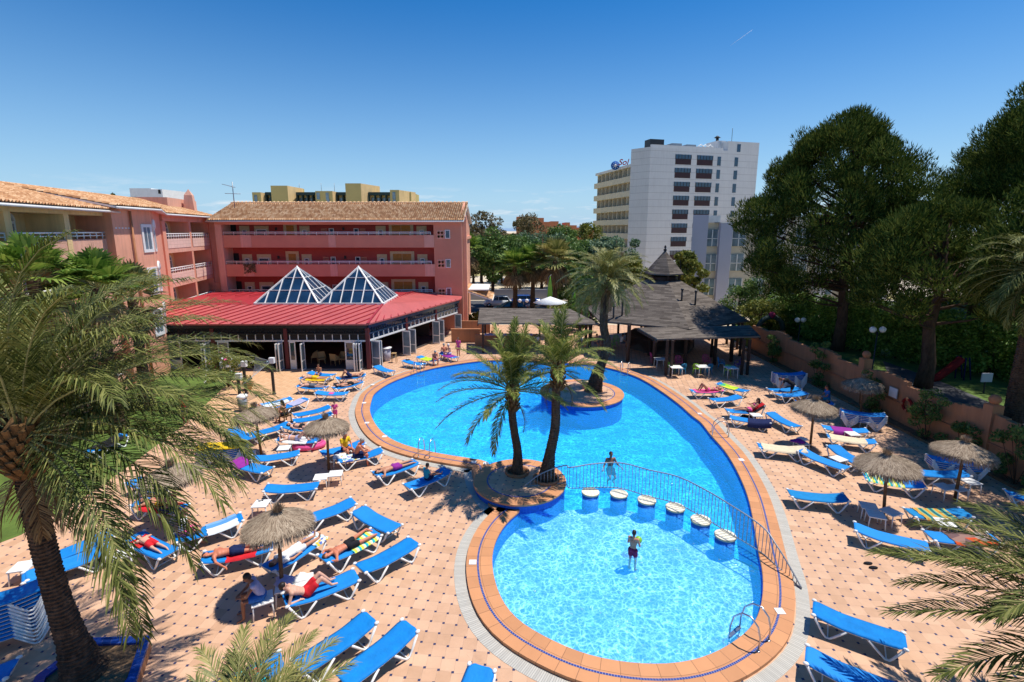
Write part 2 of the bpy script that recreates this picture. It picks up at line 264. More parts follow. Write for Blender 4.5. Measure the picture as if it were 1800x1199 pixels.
# ------------------------------------------------------------------ mesh builder
class MB:
    def __init__(s): s.v = []; s.f = []; s.mi = []; s.uv = {}; s.cur = 0; s.sm = []
    def add(s, vs, fs, smooth=False, uvs=None):
        o = len(s.v); s.v += [tuple(p) for p in vs]
        for i, f in enumerate(fs):
            if uvs: s.uv[len(s.f)] = uvs[i]
            s.f.append(tuple(o+k for k in f)); s.mi.append(s.cur); s.sm.append(smooth)
        return s
    def box(s, c, sz, rz=0, bev=0, mtx=None):
        x, y, z = [q/2 for q in sz]
        vs = [Vector((a*x, b*y, d*z)) for a in (-1, 1) for b in (-1, 1) for d in (-1, 1)]
        if mtx is None: mtx = Matrix.Rotation(rz, 3, 'Z')
        vs = [mtx @ p + Vector(c) for p in vs]
        return s.add(vs, [(0, 1, 3, 2), (4, 6, 7, 5), (0, 4, 5, 1), (2, 3, 7, 6), (0, 2, 6, 4), (1, 5, 7, 3)])
    def bar(s, p, q, w, h):
        p = Vector(p); q = Vector(q); d = q-p; L = d.length
        if L < 1e-6: return s
        m = d.to_track_quat('X', 'Z').to_matrix(); return s.box((p+q)/2, (L, w, h), mtx=m)
    def tube(s, pts, r, n=8, caps=True, closed=False):
        pts = [Vector(p) for p in pts]; k = len(pts); rs = r if isinstance(r, (list, tuple)) else [r]*k
        vs = []; up = None
        for i, p in enumerate(pts):
            if closed: t = pts[(i+1) % k]-pts[i-1]
            else: t = pts[min(i+1, k-1)]-pts[max(i-1, 0)]
            if t.length < 1e-9: t = Vector((0, 0, 1))
            t.normalize()
            if up is None: up = Vector((0, 0, 1)) if abs(t.z) < .9 else Vector((1, 0, 0))
            a = up.cross(t)
            if a.length < 1e-4: a = Vector((1, 0, 0)).cross(t)
            a.normalize(); b = t.cross(a); up = b if not closed else up
            for j in range(n):
                g = 2*pi*j/n; vs.append(p+(a*cos(g)+b*sin(g))*rs[i])
        fs = []
        for i in range(k if closed else k-1):
            i2 = (i+1) % k
            for j in range(n): fs.append((i*n+j, i*n+(j+1) % n, i2*n+(j+1) % n, i2*n+j))
        if caps and not closed: fs += [tuple(range(n-1, -1, -1)), tuple((k-1)*n+j for j in range(n))]
        return s.add(vs, fs, True)
    def lathe(s, prof, n=16, c=(0, 0, 0), mtx=None):
        vs = []; c = Vector(c)
        for r, z in prof:
            for j in range(n):
                p = Vector((r*cos(2*pi*j/n), r*sin(2*pi*j/n), z)); vs.append((mtx @ p if mtx else p)+c)
        k = len(prof); fs = []
        for i in range(k-1):
            for j in range(n): fs.append((i*n+j, i*n+(j+1) % n, (i+1)*n+(j+1) % n, (i+1)*n+j))
        if prof[0][0] > .001: fs.append(tuple(range(n-1, -1, -1)))
        if prof[-1][0] > .001: fs.append(tuple((k-1)*n+j for j in range(n)))
        return s.add(vs, fs, True)
    def ball(s, c, r, n=12, m=8, sc=(1, 1, 1), mtx=None):
        prof = [(max(.0005, sin(pi*i/m)), -cos(pi*i/m)) for i in range(m+1)]; c = Vector(c); vs = []
        for a, z in prof:
            for j in range(n):
                p = Vector((a*cos(2*pi*j/n)*r*sc[0], a*sin(2*pi*j/n)*r*sc[1], z*r*sc[2])); vs.append((mtx @ p if mtx else p)+c)
        fs = [(i*n+j, i*n+(j+1) % n, (i+1)*n+(j+1) % n, (i+1)*n+j) for i in range(m) for j in range(n)]
        return s.add(vs, fs, True)
    def quad(s, *p, uv=None): return s.add(p, [tuple(range(len(p)))], uvs=[uv] if uv else None)
    def prism(s, poly, z0, z1):
        n = len(poly); vs = [(p[0], p[1], z0) for p in poly]+[(p[0], p[1], z1) for p in poly]
        return s.add(vs, [tuple(range(n-1, -1, -1)), tuple(range(n, 2*n))]+[(i, (i+1) % n, n+(i+1) % n, n+i) for i in range(n)])
    def slab(s, pts, th):
        """a polygon in 3D thickened downwards"""
        n = len(pts); vs = [tuple(p) for p in pts]+[(p[0], p[1], p[2]-th) for p in pts]
        return s.add(vs, [tuple(range(n)), tuple(range(2*n-1, n-1, -1))]+[(i, n+i, n+(i+1) % n, (i+1) % n) for i in range(n)])
    def build(s, name, mats, parent=None, loc=None):
        me = bpy.data.meshes.new(name); me.from_pydata(s.v, [], s.f)
        for m in (mats if isinstance(mats, (list, tuple)) else [mats]): me.materials.append(M[m] if isinstance(m, str) else m)
        me.polygons.foreach_set('material_index', s.mi); me.polygons.foreach_set('use_smooth', s.sm)
        if s.uv:
            u = me.uv_layers.new(name='UV'); 
            for fi, c in s.uv.items():
                p = me.polygons[fi]
                for k, li in enumerate(p.loop_indices): u.data[li].uv = c[k]
        bm = bmesh.new(); bm.from_mesh(me); bmesh.ops.recalc_face_normals(bm, faces=bm.faces) if not getattr(s, 'norec', False) else None; bm.to_mesh(me); bm.free()
        me.update(); o = bpy.data.objects.new(name, me); C.objects.link(o)
        if parent is not None: o.parent = parent
        if loc is not None: o.location = loc
        return o
def tag(o, label, cat=None, group=None, kind=None):
    if label: o['label'] = label
    if cat: o['category'] = cat
    if group: o['group'] = group
    if kind: o['kind'] = kind
    return o
def struct(o): o['kind'] = 'structure'; return o
def thing(name, label, cat, loc=(0, 0, 0), rz=0, group=None):
    o = bpy.data.objects.new(name, None); C.objects.link(o); o.location = loc; o.rotation_euler = (0, 0, rz); o.empty_display_size = .3
    return tag(o, label, cat, group)
def copy_tree(o, parent=None, root=True):
    c = o.copy(); C.objects.link(c)
    if not root: c.parent = parent
    for ch in list(o.children): copy_tree(ch, c, False)
    return c
def fastmesh(name, V, Fc, material, parent=None, k=4, smooth=False):
    """numpy vertices (n,3), faces (m,k)"""
    me = bpy.data.meshes.new(name); V = np.asarray(V, dtype=np.float32); Fc = np.asarray(Fc, dtype=np.int32)
    me.vertices.add(len(V)); me.vertices.foreach_set('co', V.ravel()); me.loops.add(Fc.size); me.loops.foreach_set('vertex_index', Fc.ravel())
    me.polygons.add(len(Fc)); me.polygons.foreach_set('loop_start', np.arange(0, Fc.size, k, dtype=np.int32))
    me.materials.append(M[material]); me.update(calc_edges=True)
    o = bpy.data.objects.new(name, me); C.objects.link(o)
    if parent is not None: o.parent = parent
    return o
SKYS, SUNE, EXPO = .10, 4.4, .25
# ================================================================== SETTING: pool, deck, ground
def c6(x0, y0, s, pts): return [(x0+a/s, y0+b/s) for a, b in pts]
loop_px = (c6(600, 700, 4.283, [(230, 0), (212, 80), (232, 150), (275, 220), (350, 290), (450, 340), (600, 385), (800, 425), (1000, 455), (1120, 480)])
    + [(862, 826), (872, 850), (888, 872), (905, 888), (922, 894)]
    + [(903, 905), (884, 925), (870, 951), (864, 980)] + c6(900, 960, 3.6, [(-115, 200), (-70, 330), (0, 430), (100, 512), (250, 592), (400, 660), (600, 715), (850, 745), (1050, 738), (1200, 705), (1350, 640), (1500, 530), (1560, 440), (1590, 300), (1587, 150), (1560, 30)])
    + c6(980, 740, 3.746, [(1290, 650), (1250, 480), (1180, 320), (1100, 190), (1010, 90), (940, 0)])
    + c6(1020, 480, 4.283, [(850, 1080), (750, 990), (600, 880), (450, 790), (300, 735), (150, 700), (0, 682)])
    + [(955, 635), (900, 633)] + c6(640, 480, 4.283, [(900, 658), (650, 690), (450, 730), (300, 780), (180, 830), (80, 900)]))
def smooth_loop(P, k=4):
    out = []; n = len(P)
    for i in range(n):
        a, b, c, d = P[i-1], P[i], P[(i+1) % n], P[(i+2) % n]
        for j in range(k):
            t = j/k; out.append(.5*((2*b)+(c-a)*t+(2*a-5*b+4*c-d)*t*t+(3*b-a-3*c+d)*t**3))
    return out
def resample(P, step):
    n = len(P); d = [0]
    for i in range(n): d.append(d[-1]+(P[(i+1) % n]-P[i]).length)
    L = d[-1]; m = max(8, int(L/step)); out = []; j = 0
    for k in range(m):
        s = L*k/m
        while d[j+1] < s: j += 1
        t = (s-d[j])/max(1e-9, d[j+1]-d[j]); out.append(P[j].lerp(P[(j+1) % n], t))
    return out
def laplace(P, it=3):
    for _ in range(it): P = [(P[i-1]+P[i]*2+P[(i+1) % len(P)])/4 for i in range(len(P))]
    return P
loop = [Vector((p.x, p.y, 0)) for p in (G(x, y, .09) for x, y in loop_px)]
loop = laplace(resample(smooth_loop(loop), .3), 2)
area = sum(loop[i].x*loop[(i+1) % len(loop)].y-loop[(i+1) % len(loop)].x*loop[i].y for i in range(len(loop)))
if area < 0: loop.reverse()
def offset(P, d):
    out = []
    for i in range(len(P)):
        t = (P[(i+1) % len(P)]-P[i-1]); nn = Vector((t.y, -t.x, 0)).normalized(); out.append(P[i]+nn*d)
    return out
def strip(name, P, d0, d1, z0, z1, m, closed=True, rows=1, parent=None):
    mb = MB(); n = len(P); k = 0; a = offset(P, d0); b = offset(P, d1); s = 0
    for i in range(n if closed else n-1):
        j = (i+1) % n; ds = (P[j]-P[i]).length
        p = [Vector((q.x, q.y, z)) for q, z in ((a[i], z0), (a[j], z0), (b[j], z1), (b[i], z1))]
        mb.quad(*p, uv=[(s, d0), (s+ds, d0), (s+ds, d1), (s, d1)]); s += ds
    return mb.build(name, m, parent)
def wall_strip(name, P, z0, z1, m, parent=None, closed=True):
    mb = MB(); n = len(P); s = 0
    for i in range(n if closed else n-1):
        j = (i+1) % n; ds = (P[j]-P[i]).length
        mb.quad((P[i].x, P[i].y, z0), (P[j].x, P[j].y, z0), (P[j].x, P[j].y, z1), (P[i].x, P[i].y, z1), uv=[(s, z0), (s+ds, z0), (s+ds, z1), (s, z1)]); s += ds
    return mb.build(name, m, parent)
def fill(name, outer, holes, z, m):
    allp = list(outer); 
    for h in holes: allp += list(h)
    tri = geometry.tessellate_polygon([[Vector((p.x, p.y, 0)) for p in outer]]+[[Vector((p.x, p.y, 0)) for p in h] for h in holes])
    mb = MB(); mb.norec = True; fs = []
    for t in tri:
        a, b, c = (allp[k] for k in t)
        cr = (b.x-a.x)*(c.y-a.y)-(b.y-a.y)*(c.x-a.x)
        fs.append(tuple(t) if cr > 0 else (t[0], t[2], t[1]))
    mb.add([(p.x, p.y, z) for p in allp], fs); return mb.build(name, m)
V3 = lambda x, y, z=0.: Vector((x, y, z))
rect = lambda x0, y0, x1, y1: [V3(x0, y0), V3(x1, y0), V3(x1, y1), V3(x0, y1)]
hole = offset(loop, .02)
struct(fill('ground', rect(-3000, -60, 3000, 6000), [hole], -.03, 'sand'))
struct(fill('pool_deck', rect(-34, -4, 20.4, 53), [hole], 0., 'deck'))
WZ = -.06
# split basin into main pool and shallow pool along the footbridge line
div_px = [(985, 875), (1038, 871), (1090, 870), (1138, 884), (1187, 898), (1232, 920), (1273, 946), (1336, 972)]
div = [G(x, y, -.05) for x, y in div_px]; dl = div[0]; dr = div[-1]
def nearest(P, q): return min(range(len(P)), key=lambda i: (P[i]-V3(q.x, q.y)).length)
il = nearest(loop, G(922, 894)); ir = nearest(loop, dr); n_ = len(loop)
kid = [loop[(il+k) % n_] for k in range(((ir-il) % n_)+1)]
if sum(p.y for p in kid)/len(kid) > 20: kid = [loop[(ir+k) % n_] for k in range(((il-ir) % n_)+1)]; kidpoly = kid+[V3(p.x, p.y) for p in div[:-1]]
else: kidpoly = kid+[V3(p.x, p.y) for p in reversed(div[:-1])]
struct(fill('pool_floor', offset(loop, .02), [], -1.15, 'poolfloor'))
struct(fill('shallow_pool_floor', kidpoly, [], -.60, 'kidfloor'))
struct(wall_strip('shallow_pool_step', [V3(p.x, p.y) for p in div], -1.15, -.60, 'poolwall', closed=False))
struct(wall_strip('pool_wall', loop, -1.45, .07, 'poolwall'))
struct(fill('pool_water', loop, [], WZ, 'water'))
cop = MB()
cw = .78
def coping():
    n = len(loop); a = offset(loop, -.012); b = offset(loop, cw); s = 0; mb = MB()
    for i in range(n):
        j = (i+1) % n; ds = (loop[j]-loop[i]).length
        def q(pi, pj, z0, z1, pi2, pj2, v0, v1): mb.quad((pi.x, pi.y, z0), (pj.x, pj.y, z0), (pj2.x, pj2.y, z1), (pi2.x, pi2.y, z1), uv=[(s, v0), (s+ds, v0), (s+ds, v1), (s, v1)])
        q(a[i], a[j], .02, .075, a[i], a[j], 0, .05); q(a[i], a[j], .075, .09, offset_(loop, i, .0), offset_(loop, j, .0), .05, .09)
        q(offset_(loop, i, 0), offset_(loop, j, 0), .09, .09, b[i], b[j], .09, .84); q(b[i], b[j], .09, -.01, b[i], b[j], .85, .95); s += ds
    return mb.build('pool_coping', 'coping')
def offset_(P, i, d):
    t = (P[(i+1) % len(P)]-P[i-1]); return P[i]+Vector((t.y, -t.x, 0)).normalized()*d
struct(coping())
struct(strip('mosaic_band', loop, .40, .455, .094, .094, 'mosaicline'))
struct(strip('gutter_strip', loop, cw+.03, cw+.36, .006, .006, 'gutter'))
# ---- raised round palm platform and palm island
def platform(name, label, cx, cy, rx, ry, ztop, wallm='poolwall', rings=(), zbot=-1.45):
    t = thing(name, label, 'platform', (cx, cy, 0)); n = 64
    P = [V3(rx*cos(2*pi*i/n), ry*sin(2*pi*i/n)) for i in range(n)]
    sc = lambda f: [p*f for p in P]
    w = wall_strip('wall', sc(.985), zbot, ztop-.05, wallm, t)
    mb = MB(); rr = (rx+ry)/2; fi = 1-.50/rr
    def ring(mb, a, b, za, zb, v0, v1):
        s = 0
        for i in range(n):
            j = (i+1) % n; ds = (a[j]-a[i]).length
            mb.quad((a[i].x, a[i].y, za), (a[j].x, a[j].y, za), (b[j].x, b[j].y, zb), (b[i].x, b[i].y, zb), uv=[(s, v0), (s+ds, v0), (s+ds, v1), (s, v1)]); s += ds
    ring(mb, sc(1.02), sc(1.02), ztop-.07, ztop-.01, .01, .06); ring(mb, sc(1.02), sc(1.005), ztop-.01, ztop, .06, .1); ring(mb, sc(1.005), sc(fi), ztop, ztop, .1, .415); mb.build('coping', 'coping', t)
    mb = MB(); ring(mb, sc(fi), sc(fi-.06/rr), ztop+.003, ztop+.003, .01, .05); mb.build('mosaic_ring', 'mosaicline', t)
    f = sc(fi-.06/rr); mb = MB(); mb.norec = True; mb.add([(p.x, p.y, ztop) for p in f], [tuple(range(n))]); mb.build('paving', 'deck', t)
    for (px, py, r, hgt) in rings:
        m2 = MB(); m2.lathe([(r+.09, ztop), (r+.09, ztop+hgt), (r, ztop+hgt), (r, ztop+.03)], 28, (px-cx, py-cy, 0)); pl = m2.build('planter_rim', 'terratop', t)
        m3 = MB(); m3.lathe([(r+.01, ztop+.03), (.01, ztop+.06)], 28, (px-cx, py-cy, 0)); m3.build('soil', 'soil', pl)
    return t
ZP = .30
pl0 = G(833, 846, ZP); pr0 = G(994, 846, ZP); ptop = G(914, 807, ZP); pbot = G(914, 887, ZP)
pc = V3((pl0.x+pr0.x)/2, (ptop.y+pbot.y)/2); prx = (pr0.x-pl0.x)/2; pry = (ptop.y-pbot.y)/2
palmA = G(909, 831, ZP); palmB = G(960, 843, ZP)
platform('palm_platform', 'raised round terracotta platform with two palms where the two pools meet', pc.x, pc.y, prx, pry, ZP, rings=[(palmA.x, palmA.y, .40, .10), (palmB.x, palmB.y, .44, .10)])
ZI = .22
a_ = G(951, 690, ZI); b_ = G(1095, 690, ZI); t_ = G(1022, 667, ZI); bb = G(1022, 714, ZI); ic = V3((a_.x+b_.x)/2, (t_.y+bb.y)/2)
palmC = G(1043, 687, ZI)
platform('palm_island', 'round island with one palm and pink flower tub standing in the pool', ic.x, ic.y, (b_.x-a_.x)/2, (t_.y-bb.y)/2, ZI, rings=[(palmC.x, palmC.y, .48, .06)])
# ---- other ground
def sheet(name, pts, z, m): return struct(fill(name, [V3(p.x, p.y) for p in pts], [], z, m))
sheet('paver_terrace', [G(400, 652), G(622, 651.5), G(540, 700), G(470, 738), G(360, 760), G(300, 700)], .004, 'pavers')
sheet('lawn', [G(-330, 1080), G(38, 940), G(166, 862), G(226, 820), G(322, 748), G(422, 655), G(300, 640), G(-250, 640), G(-700, 800)], .008, 'grass')
sheet('road', [V3(-30, 61), V3(60, 61), V3(60, 72), V3(-30, 72)], .0, 'asphalt')
sheet('dry_grass_strip', [V3(-30, 73.5), V3(60, 73.5), V3(60, 84), V3(-30, 84)], .0, 'dryfield')
sheet('far_field', [V3(-200, 112), V3(120, 112), V3(160, 300), V3(-260, 300)], .0, 'dryfield')
# garden terrace behind the right hand wall
mb = MB(); mb.prism([(20.6, 4), (75, 4), (75, 50), (24.5, 50), (20.6, 46)], -.02, 1.15); struct(mb.build('garden_terrace', 'grass'))
sheet('garden_path', [V3(21.5, 18), V3(24.0, 18), V3(25.6, 29), V3(25.6, 33.5), V3(23.4, 30)], 1.156, 'asphalt')
# distant hills
mb = MB(); prev = None
for i in range(61):
    x = -2600+i*87; h = 22+26*abs(sin(i*.31))+14*sin(i*.83); p = ((x, 5200, -5), (x, 5300, 10+h))
    if prev: mb.quad(prev[0], p[0], p[1], prev[1]); mb.quad(prev[1], p[1], (x, 5700, -5), (prev[0][0], 5700, -5))
    prev = p
M['hills'] = mat('far hill', (.20, .30, .42), .95, .1, .002); struct(mb.build('hills', 'hills'))
# ================================================================== pool fittings
def curve_pts(f, n): return [f(i/(n-1)) for i in range(n)]
def ladder(px, py, label, rz):
    p = G(px, py, .09); t = thing('pool_ladder', label, 'pool ladder', (p.x, p.y, .09), rz, 'steel pool ladders')
    for s in (-.26, .26):   # local +y points to the water
        mb = MB(); pts = [(s, -.45, 0), (s, -.47, .35), (s, -.40, .62), (s, -.22, .78), (s, .0, .74), (s, .20, .52), (s, .27, .2), (s, .27, -.9)]
        mb.tube(pts, .022, 8); mb.lathe([(.05, 0), (.05, .015), (.02, .02)], 10, (s, -.45, 0)); mb.build('handrail', 'steel', t)
    for z in (-.12, -.38, -.64):
        mb = MB(); mb.box((0, .27, z), (.52, .09, .03)); mb.build('rung', 'steel', t)
ladder(752, 797, 'steel ladder at the left end of the main pool near the palm platform', R(-12))
ladder(737, 656, 'steel ladder on the far left rim beside loungers and restaurant', R(-150))
ladder(1262, 763, 'steel ladder on the right rim beside the empty loungers', R(72))
ladder(1098, 655, 'steel ladder on the far rim in front of the thatched bar', R(155))
ladder(1310, 1115, 'large steel ladder at the bottom right rim of the shallow pool', R(38))
# stepping stools in the water
for i, (x, y) in enumerate([(1038, 864), (1088, 867), (1137, 878), (1187, 891), (1232, 913), (1275, 940)]):
    p = G(x, y, .12); nm = ['first', 'second', 'third', 'fourth', 'fifth', 'sixth'][i]
    t = thing('stepping_block', f'{nm} round blue pillar with pale slatted top under the pool railing, counted from the palms', 'stepping block', (p.x, p.y, 0), 0, 'round blocks standing in the pool')
    mb = MB(); mb.lathe([(.315, -1.15), (.315, .06)], 24); mb.build('pillar', M['fabric'] if False else 'poolwall', t)
    mb = MB(); mb.lathe([(.345, .06), (.345, .11), (.33, .12)], 24); o = mb.build('top', 'stooltop', t)
    mb = MB(); mb.norec = True; nseg = 24; mb.add([(.33*cos(2*pi*k/nseg), .33*sin(2*pi*k/nseg), .1202) for k in range(nseg)], [tuple(range(nseg))], uvs=[[(.34*cos(2*pi*k/nseg)+3, .34*sin(2*pi*k/nseg)) for k in range(nseg)]]); mb.build('board', 'stooltop', o)
# arched railing crossing the pool
rail = [(921, 856, .30, .02), (945, 853, .30, .40), (970, 850.5, .30, .62), (994, 850, .30, .76), (1002, 858, .16, .86), (1040, 857, .16, .98), (1088, 858, .16, 1.05), (1138, 872, .16, 1.06), (1188, 885, .16, 1.06), (1232, 907, .16, 1.04), (1275, 933, .16, 1.0), (1335, 969, .12, .86), (1362, 992, .10, .62), (1388, 1015, .05, .30), (1409, 1035, .02, .02)]
rt = thing('pool_railing', 'long arched grey metal railing crossing the pool over the round blocks', 'railing', G(1138, 880, 0))
base = rt.location.copy(); bot = [G(x, y, z)-base for x, y, z, h in rail]; top = [G(x, y, z)-base+V3(0, 0, h) for x, y, z, h in rail]
def dens(P, k=6):
    out = []; n = len(P)
    for i in range(n-1):
        a, b, c, d = P[max(i-1, 0)], P[i], P[i+1], P[min(i+2, n-1)]
        for j in range(k):
            t = j/k; out.append(.5*((2*b)+(c-a)*t+(2*a-5*b+4*c-d)*t*t+(3*b-a-3*c+d)*t**3))
    return out+[P[-1]]
bd = [p.lerp(q, 0) for p, q in zip(dens(bot), dens(bot))]; td = dens(top)
mb = MB(); mb.tube(td, .024, 8); mb.build('top_rail', 'railmetal', rt)
mb = MB(); mb.tube(bd, .018, 8); mb.build('bottom_rail', 'railmetal', rt)
mb = MB(); L = 0; last = None
for i in range(1, len(bd)):
    seg = (bd[i]-bd[i-1]).length; k0 = L
    while (last is None) or (last+.135 <= L+seg):
        last = 0 if last is None else last+.135
        f = (last-L)/seg; a = bd[i-1].lerp(bd[i], max(0, f)); b = td[i-1].lerp(td[i], max(0, f))
        if b.z-a.z > .06: q5 = MB(); q5.tube([a, b], .0115, 6); q5.build('baluster', 'railmetal', rt)
        if last == 0: last = .001
    L += seg
# depth markers on the coping
mk = MB(); mk.box((0, 0, .006), (.22, .22, .012)); proto = mk.build('depth_marker', 'white'); first = True
mkp = [(655, 676, 'far left of the main pool rim'), (640, 708, 'leftmost curve of the main pool rim'), (645, 743, 'lower left curve, near the thatch parasols'), (676, 767, 'left rim, just before the ladder'), (833, 812, 'rim in the palm shadow, left one'), (854, 814, 'rim in the palm shadow, right one'),
       (1230, 727, 'right rim by the towelled loungers'), (1303, 808, 'right rim above the railing'), (1371, 1074, 'right rim of the shallow pool'), (831, 988, 'left rim of the shallow pool')]
for x, y, l in mkp:
    o = proto if first else proto.copy(); 
    if not first: C.objects.link(o)
    first = False; p = G(x, y, .1); o.location = (p.x, p.y, .091); tag(o, 'small white depth plate on the '+l, 'depth plate', 'white depth plates on the coping')
# flower tub + floor box on the island
p = G(1029, 682, ZI); t = thing('island_box', 'small pinkish stone block beside the island palm', 'stone block', p)
mb = MB(); mb.box((0, 0, .22), (.42, .42, .44)); mb.build('body', 'pinklight', t); mb = MB(); mb.box((0, 0, .455), (.5, .5, .03)); mb.build('cap', 'cream', t)
# hexagonal tiled planter round the big left palm
cx, cy = G(178, 1192).x, G(178, 1192).y
hx = [G(x, y, .34)-V3(cx, cy) for x, y in [(152, 1122), (265, 1118), (240, 1195), (190, 1262), (30, 1262), (62, 1190)]]
t = thing('hexagonal_planter', 'six-sided planter with blue tiled rim around the big left palm', 'planter', (cx, cy, 0))
cen = sum(hx, V3(0, 0))/6; cen.z = 0
out = [V3(p.x, p.y) for p in hx]; inn = [cen+(p-cen)*.80 for p in out]
mb = MB(); mb.prism([(q.x, q.y) for q in [cen+(p-cen)*.985 for p in out]], 0, .30); mb.build('wall', 'terra', t)
mb = MB()
M['bluetile'] = uvmat('glazed blue tiles', .22, .22, (.015, .05, .26), (.10, .12, .25), .01, .2, .3)
for i in range(6):
    j = (i+1) % 6; a, b, c, d = out[i], out[j], inn[j], inn[i]; L = (b-a).length
    up = lambda q, z: (q.x, q.y, z)
    mb.quad(up(a, .36), up(b, .36), up(c, .36), up(d, .36), uv=[(0, 0), (L, 0), (L-.1, .2), (.1, .2)])
    mb.quad(up(a, .28), up(b, .28), up(b, .36), up(a, .36), uv=[(0, 0), (L, 0), (L, .08), (0, .08)]); mb.quad(up(d, .301), up(c, .301), up(c, .36), up(d, .36), uv=[(0, 0), (L, 0), (L, .06), (0, .06)])
mb.build('rim', 'bluetile', t)
mb = MB(); mb.norec = True; mb.add([(q.x, q.y, .303) for q in inn], [tuple(range(6)) if (inn[1]-inn[0]).cross(inn[2]-inn[1]).z > 0 else (5, 4, 3, 2, 1, 0)]); mb.build('soil', 'soil', t)
# ================================================================== BUILDINGS
def frame_axes(p0, p1):
    u = (V3(p1[0], p1[1])-V3(p0[0], p0[1])); L = u.length; u.normalize(); return u, V3(u.y, -u.x), L     # n points to the viewer side when going left -> right
class Facade:
    """helper to lay boxes on a vertical plane: s along, z up, d out of the wall (towards the outside)"""
    def __init__(s, p0, p1, org=None):
        s.p0 = V3(p0[0], p0[1]); s.u, s.n, s.L = frame_axes(p0, p1); s.org = org or V3(0, 0)
        s.m = Matrix((s.u, s.n, V3(0, 0, 1))).transposed()
    def pt(s, a, z, d=0): q = s.p0+s.u*a+s.n*d; return V3(q.x, q.y, z)-s.org
    def box(s, mb, a0, a1, z0, z1, d0, d1): mb.box(s.pt((a0+a1)/2, (z0+z1)/2, (d0+d1)/2), (a1-a0, d1-d0, z1-z0), mtx=s.m)
    def s_at(s, px):   # horizontal position on this plane under a pixel column (horizon row)
        dx = (px-900)/F; k = cos(PT)-0
        # solve p0+u*a = t*(dx, c) with c = forward comp near horizon
        c = 1/cos(PT) if False else (cos(PT)+math.tan(PT)*sin(PT)); a = (s.p0.x*c-s.p0.y*dx)/(s.u.y*dx-s.u.x*c); return a
def window(fc, parent, a0, a1, z0, z1, d, frame='white', glass='glass', fw=.07, mull=1, arch=False, name='window', sill=False):
    mb = MB(); fc.box(mb, a0, a0+fw, z0, z1, d, d+.06); fc.box(mb, a1-fw, a1, z0, z1, d, d+.06); fc.box(mb, a0+fw, a1-fw, z0, z0+fw, d, d+.06); fc.box(mb, a0+fw, a1-fw, z1-fw, z1, d, d+.06)
    for k in range(1, mull): x = a0+(a1-a0)*k/mull; fc.box(mb, x-.025, x+.025, z0+fw, z1-fw, d, d+.05)
    if arch:
        pts = []; cx = (a0+a1)/2; r = (a1-a0)/2
        for k in range(9): g = pi*k/8; pts.append(fc.pt(cx+(r-.03)*cos(g), z1+.0+(r-.03)*sin(g), d+.03))
        mb.tube(pts, fw*.6, 6)
    o = mb.build(name, frame, parent)
    mb = MB(); fc.box(mb, a0+fw*.5, a1-fw*.5, z0+fw*.5, z1-fw*.5, d+.01, d+.025)
    if arch:
        cx = (a0+a1)/2; r = (a1-a0)/2-.04; vs = [fc.pt(cx+r*cos(pi*k/8), z1+r*sin(pi*k/8), d+.02) for k in range(9)]; mb.add(vs, [tuple(range(9))])
    mb.build('pane', glass, o); return o
def railing(fc, parent, a0, a1, z0, z1, d, m='white', rails=3, step=1.2, r=.032):
    mb = MB()
    for k in range(rails): z = z0+(z1-z0)*(k+1)/rails; mb.tube([fc.pt(a0, z, d), fc.pt(a1, z, d)], r if k < rails-1 else r*1.5, 6)
    n = max(1, round((a1-a0)/step))
    for k in range(n+1): x = a0+(a1-a0)*k/n; mb.tube([fc.pt(x, z0, d), fc.pt(x, z1, d)], r, 6)
    return mb.build('railing', m, parent)
def tiled_roof(parent, e0, e1, r0, r1, pitch=.22, name='roof', th=.12):
    """corrugated clay roof between eave line e0-e1 and ridge line r0-r1, with cover tiles stepping down the slope"""
    e0, e1, r0, r1 = map(Vector, (e0, e1, r0, r1)); L = ((e1-e0).length+(r1-r0).length)/2; n = max(2, int(L/pitch)); S = ((r0-e0).length+(r1-e1).length)/2; rows = max(2, int(S/.4))
    nn = (e1-e0).cross(r0-e0).normalized(); nn = nn if nn.z > 0 else -nn
    vs = []; fs = []; uvs = []; k = 4; cols = n*k+1
    for j in range(rows):
        for q in (0, 1):
            t = (j+q)/rows
            for i in range(cols):
                u = i/(cols-1); p = e0.lerp(e1, u).lerp(r0.lerp(r1, u), t); h = .055*(1-math.cos(2*pi*(i % k)/k))+(.035 if q == 0 else 0.)
                vs.append(p+nn*h)
    for j in range(rows*2-1):
        for i in range(cols-1):
            fs.append((j*cols+i, j*cols+i+1, (j+1)*cols+i+1, (j+1)*cols+i)); U = (i//k)*pitch+.05; Vv = (j//2)*.4+.1; uvs.append([(U, Vv)]*4)
    mb = MB(); mb.add(vs, fs, True, uvs); o = mb.build(name, 'rtile', parent)
    mb = MB(); mb.slab([e0-nn*.03, e1-nn*.03, r1-nn*.03, r0-nn*.03], th); mb.build('roof_deck', 'white', o)
    mb = MB(); mb.tube([e0+V3(0, 0, -.10)-nn*0, e1+V3(0, 0, -.10)], .07, 8); mb.build('gutter', 'white', o)
    return o
def ridge_caps(parent, a, b):
    mb = MB(); a = Vector(a); b = Vector(b); n = int((b-a).length/.42); 
    for i in range(n): p = a.lerp(b, i/n); q = a.lerp(b, (i+1)/n); mb.tube([p+V3(0, 0, .10), q+V3(0, 0, .17)], [.10, .14], 7)
    return mb.build('ridge_tiles', 'rtile', parent)
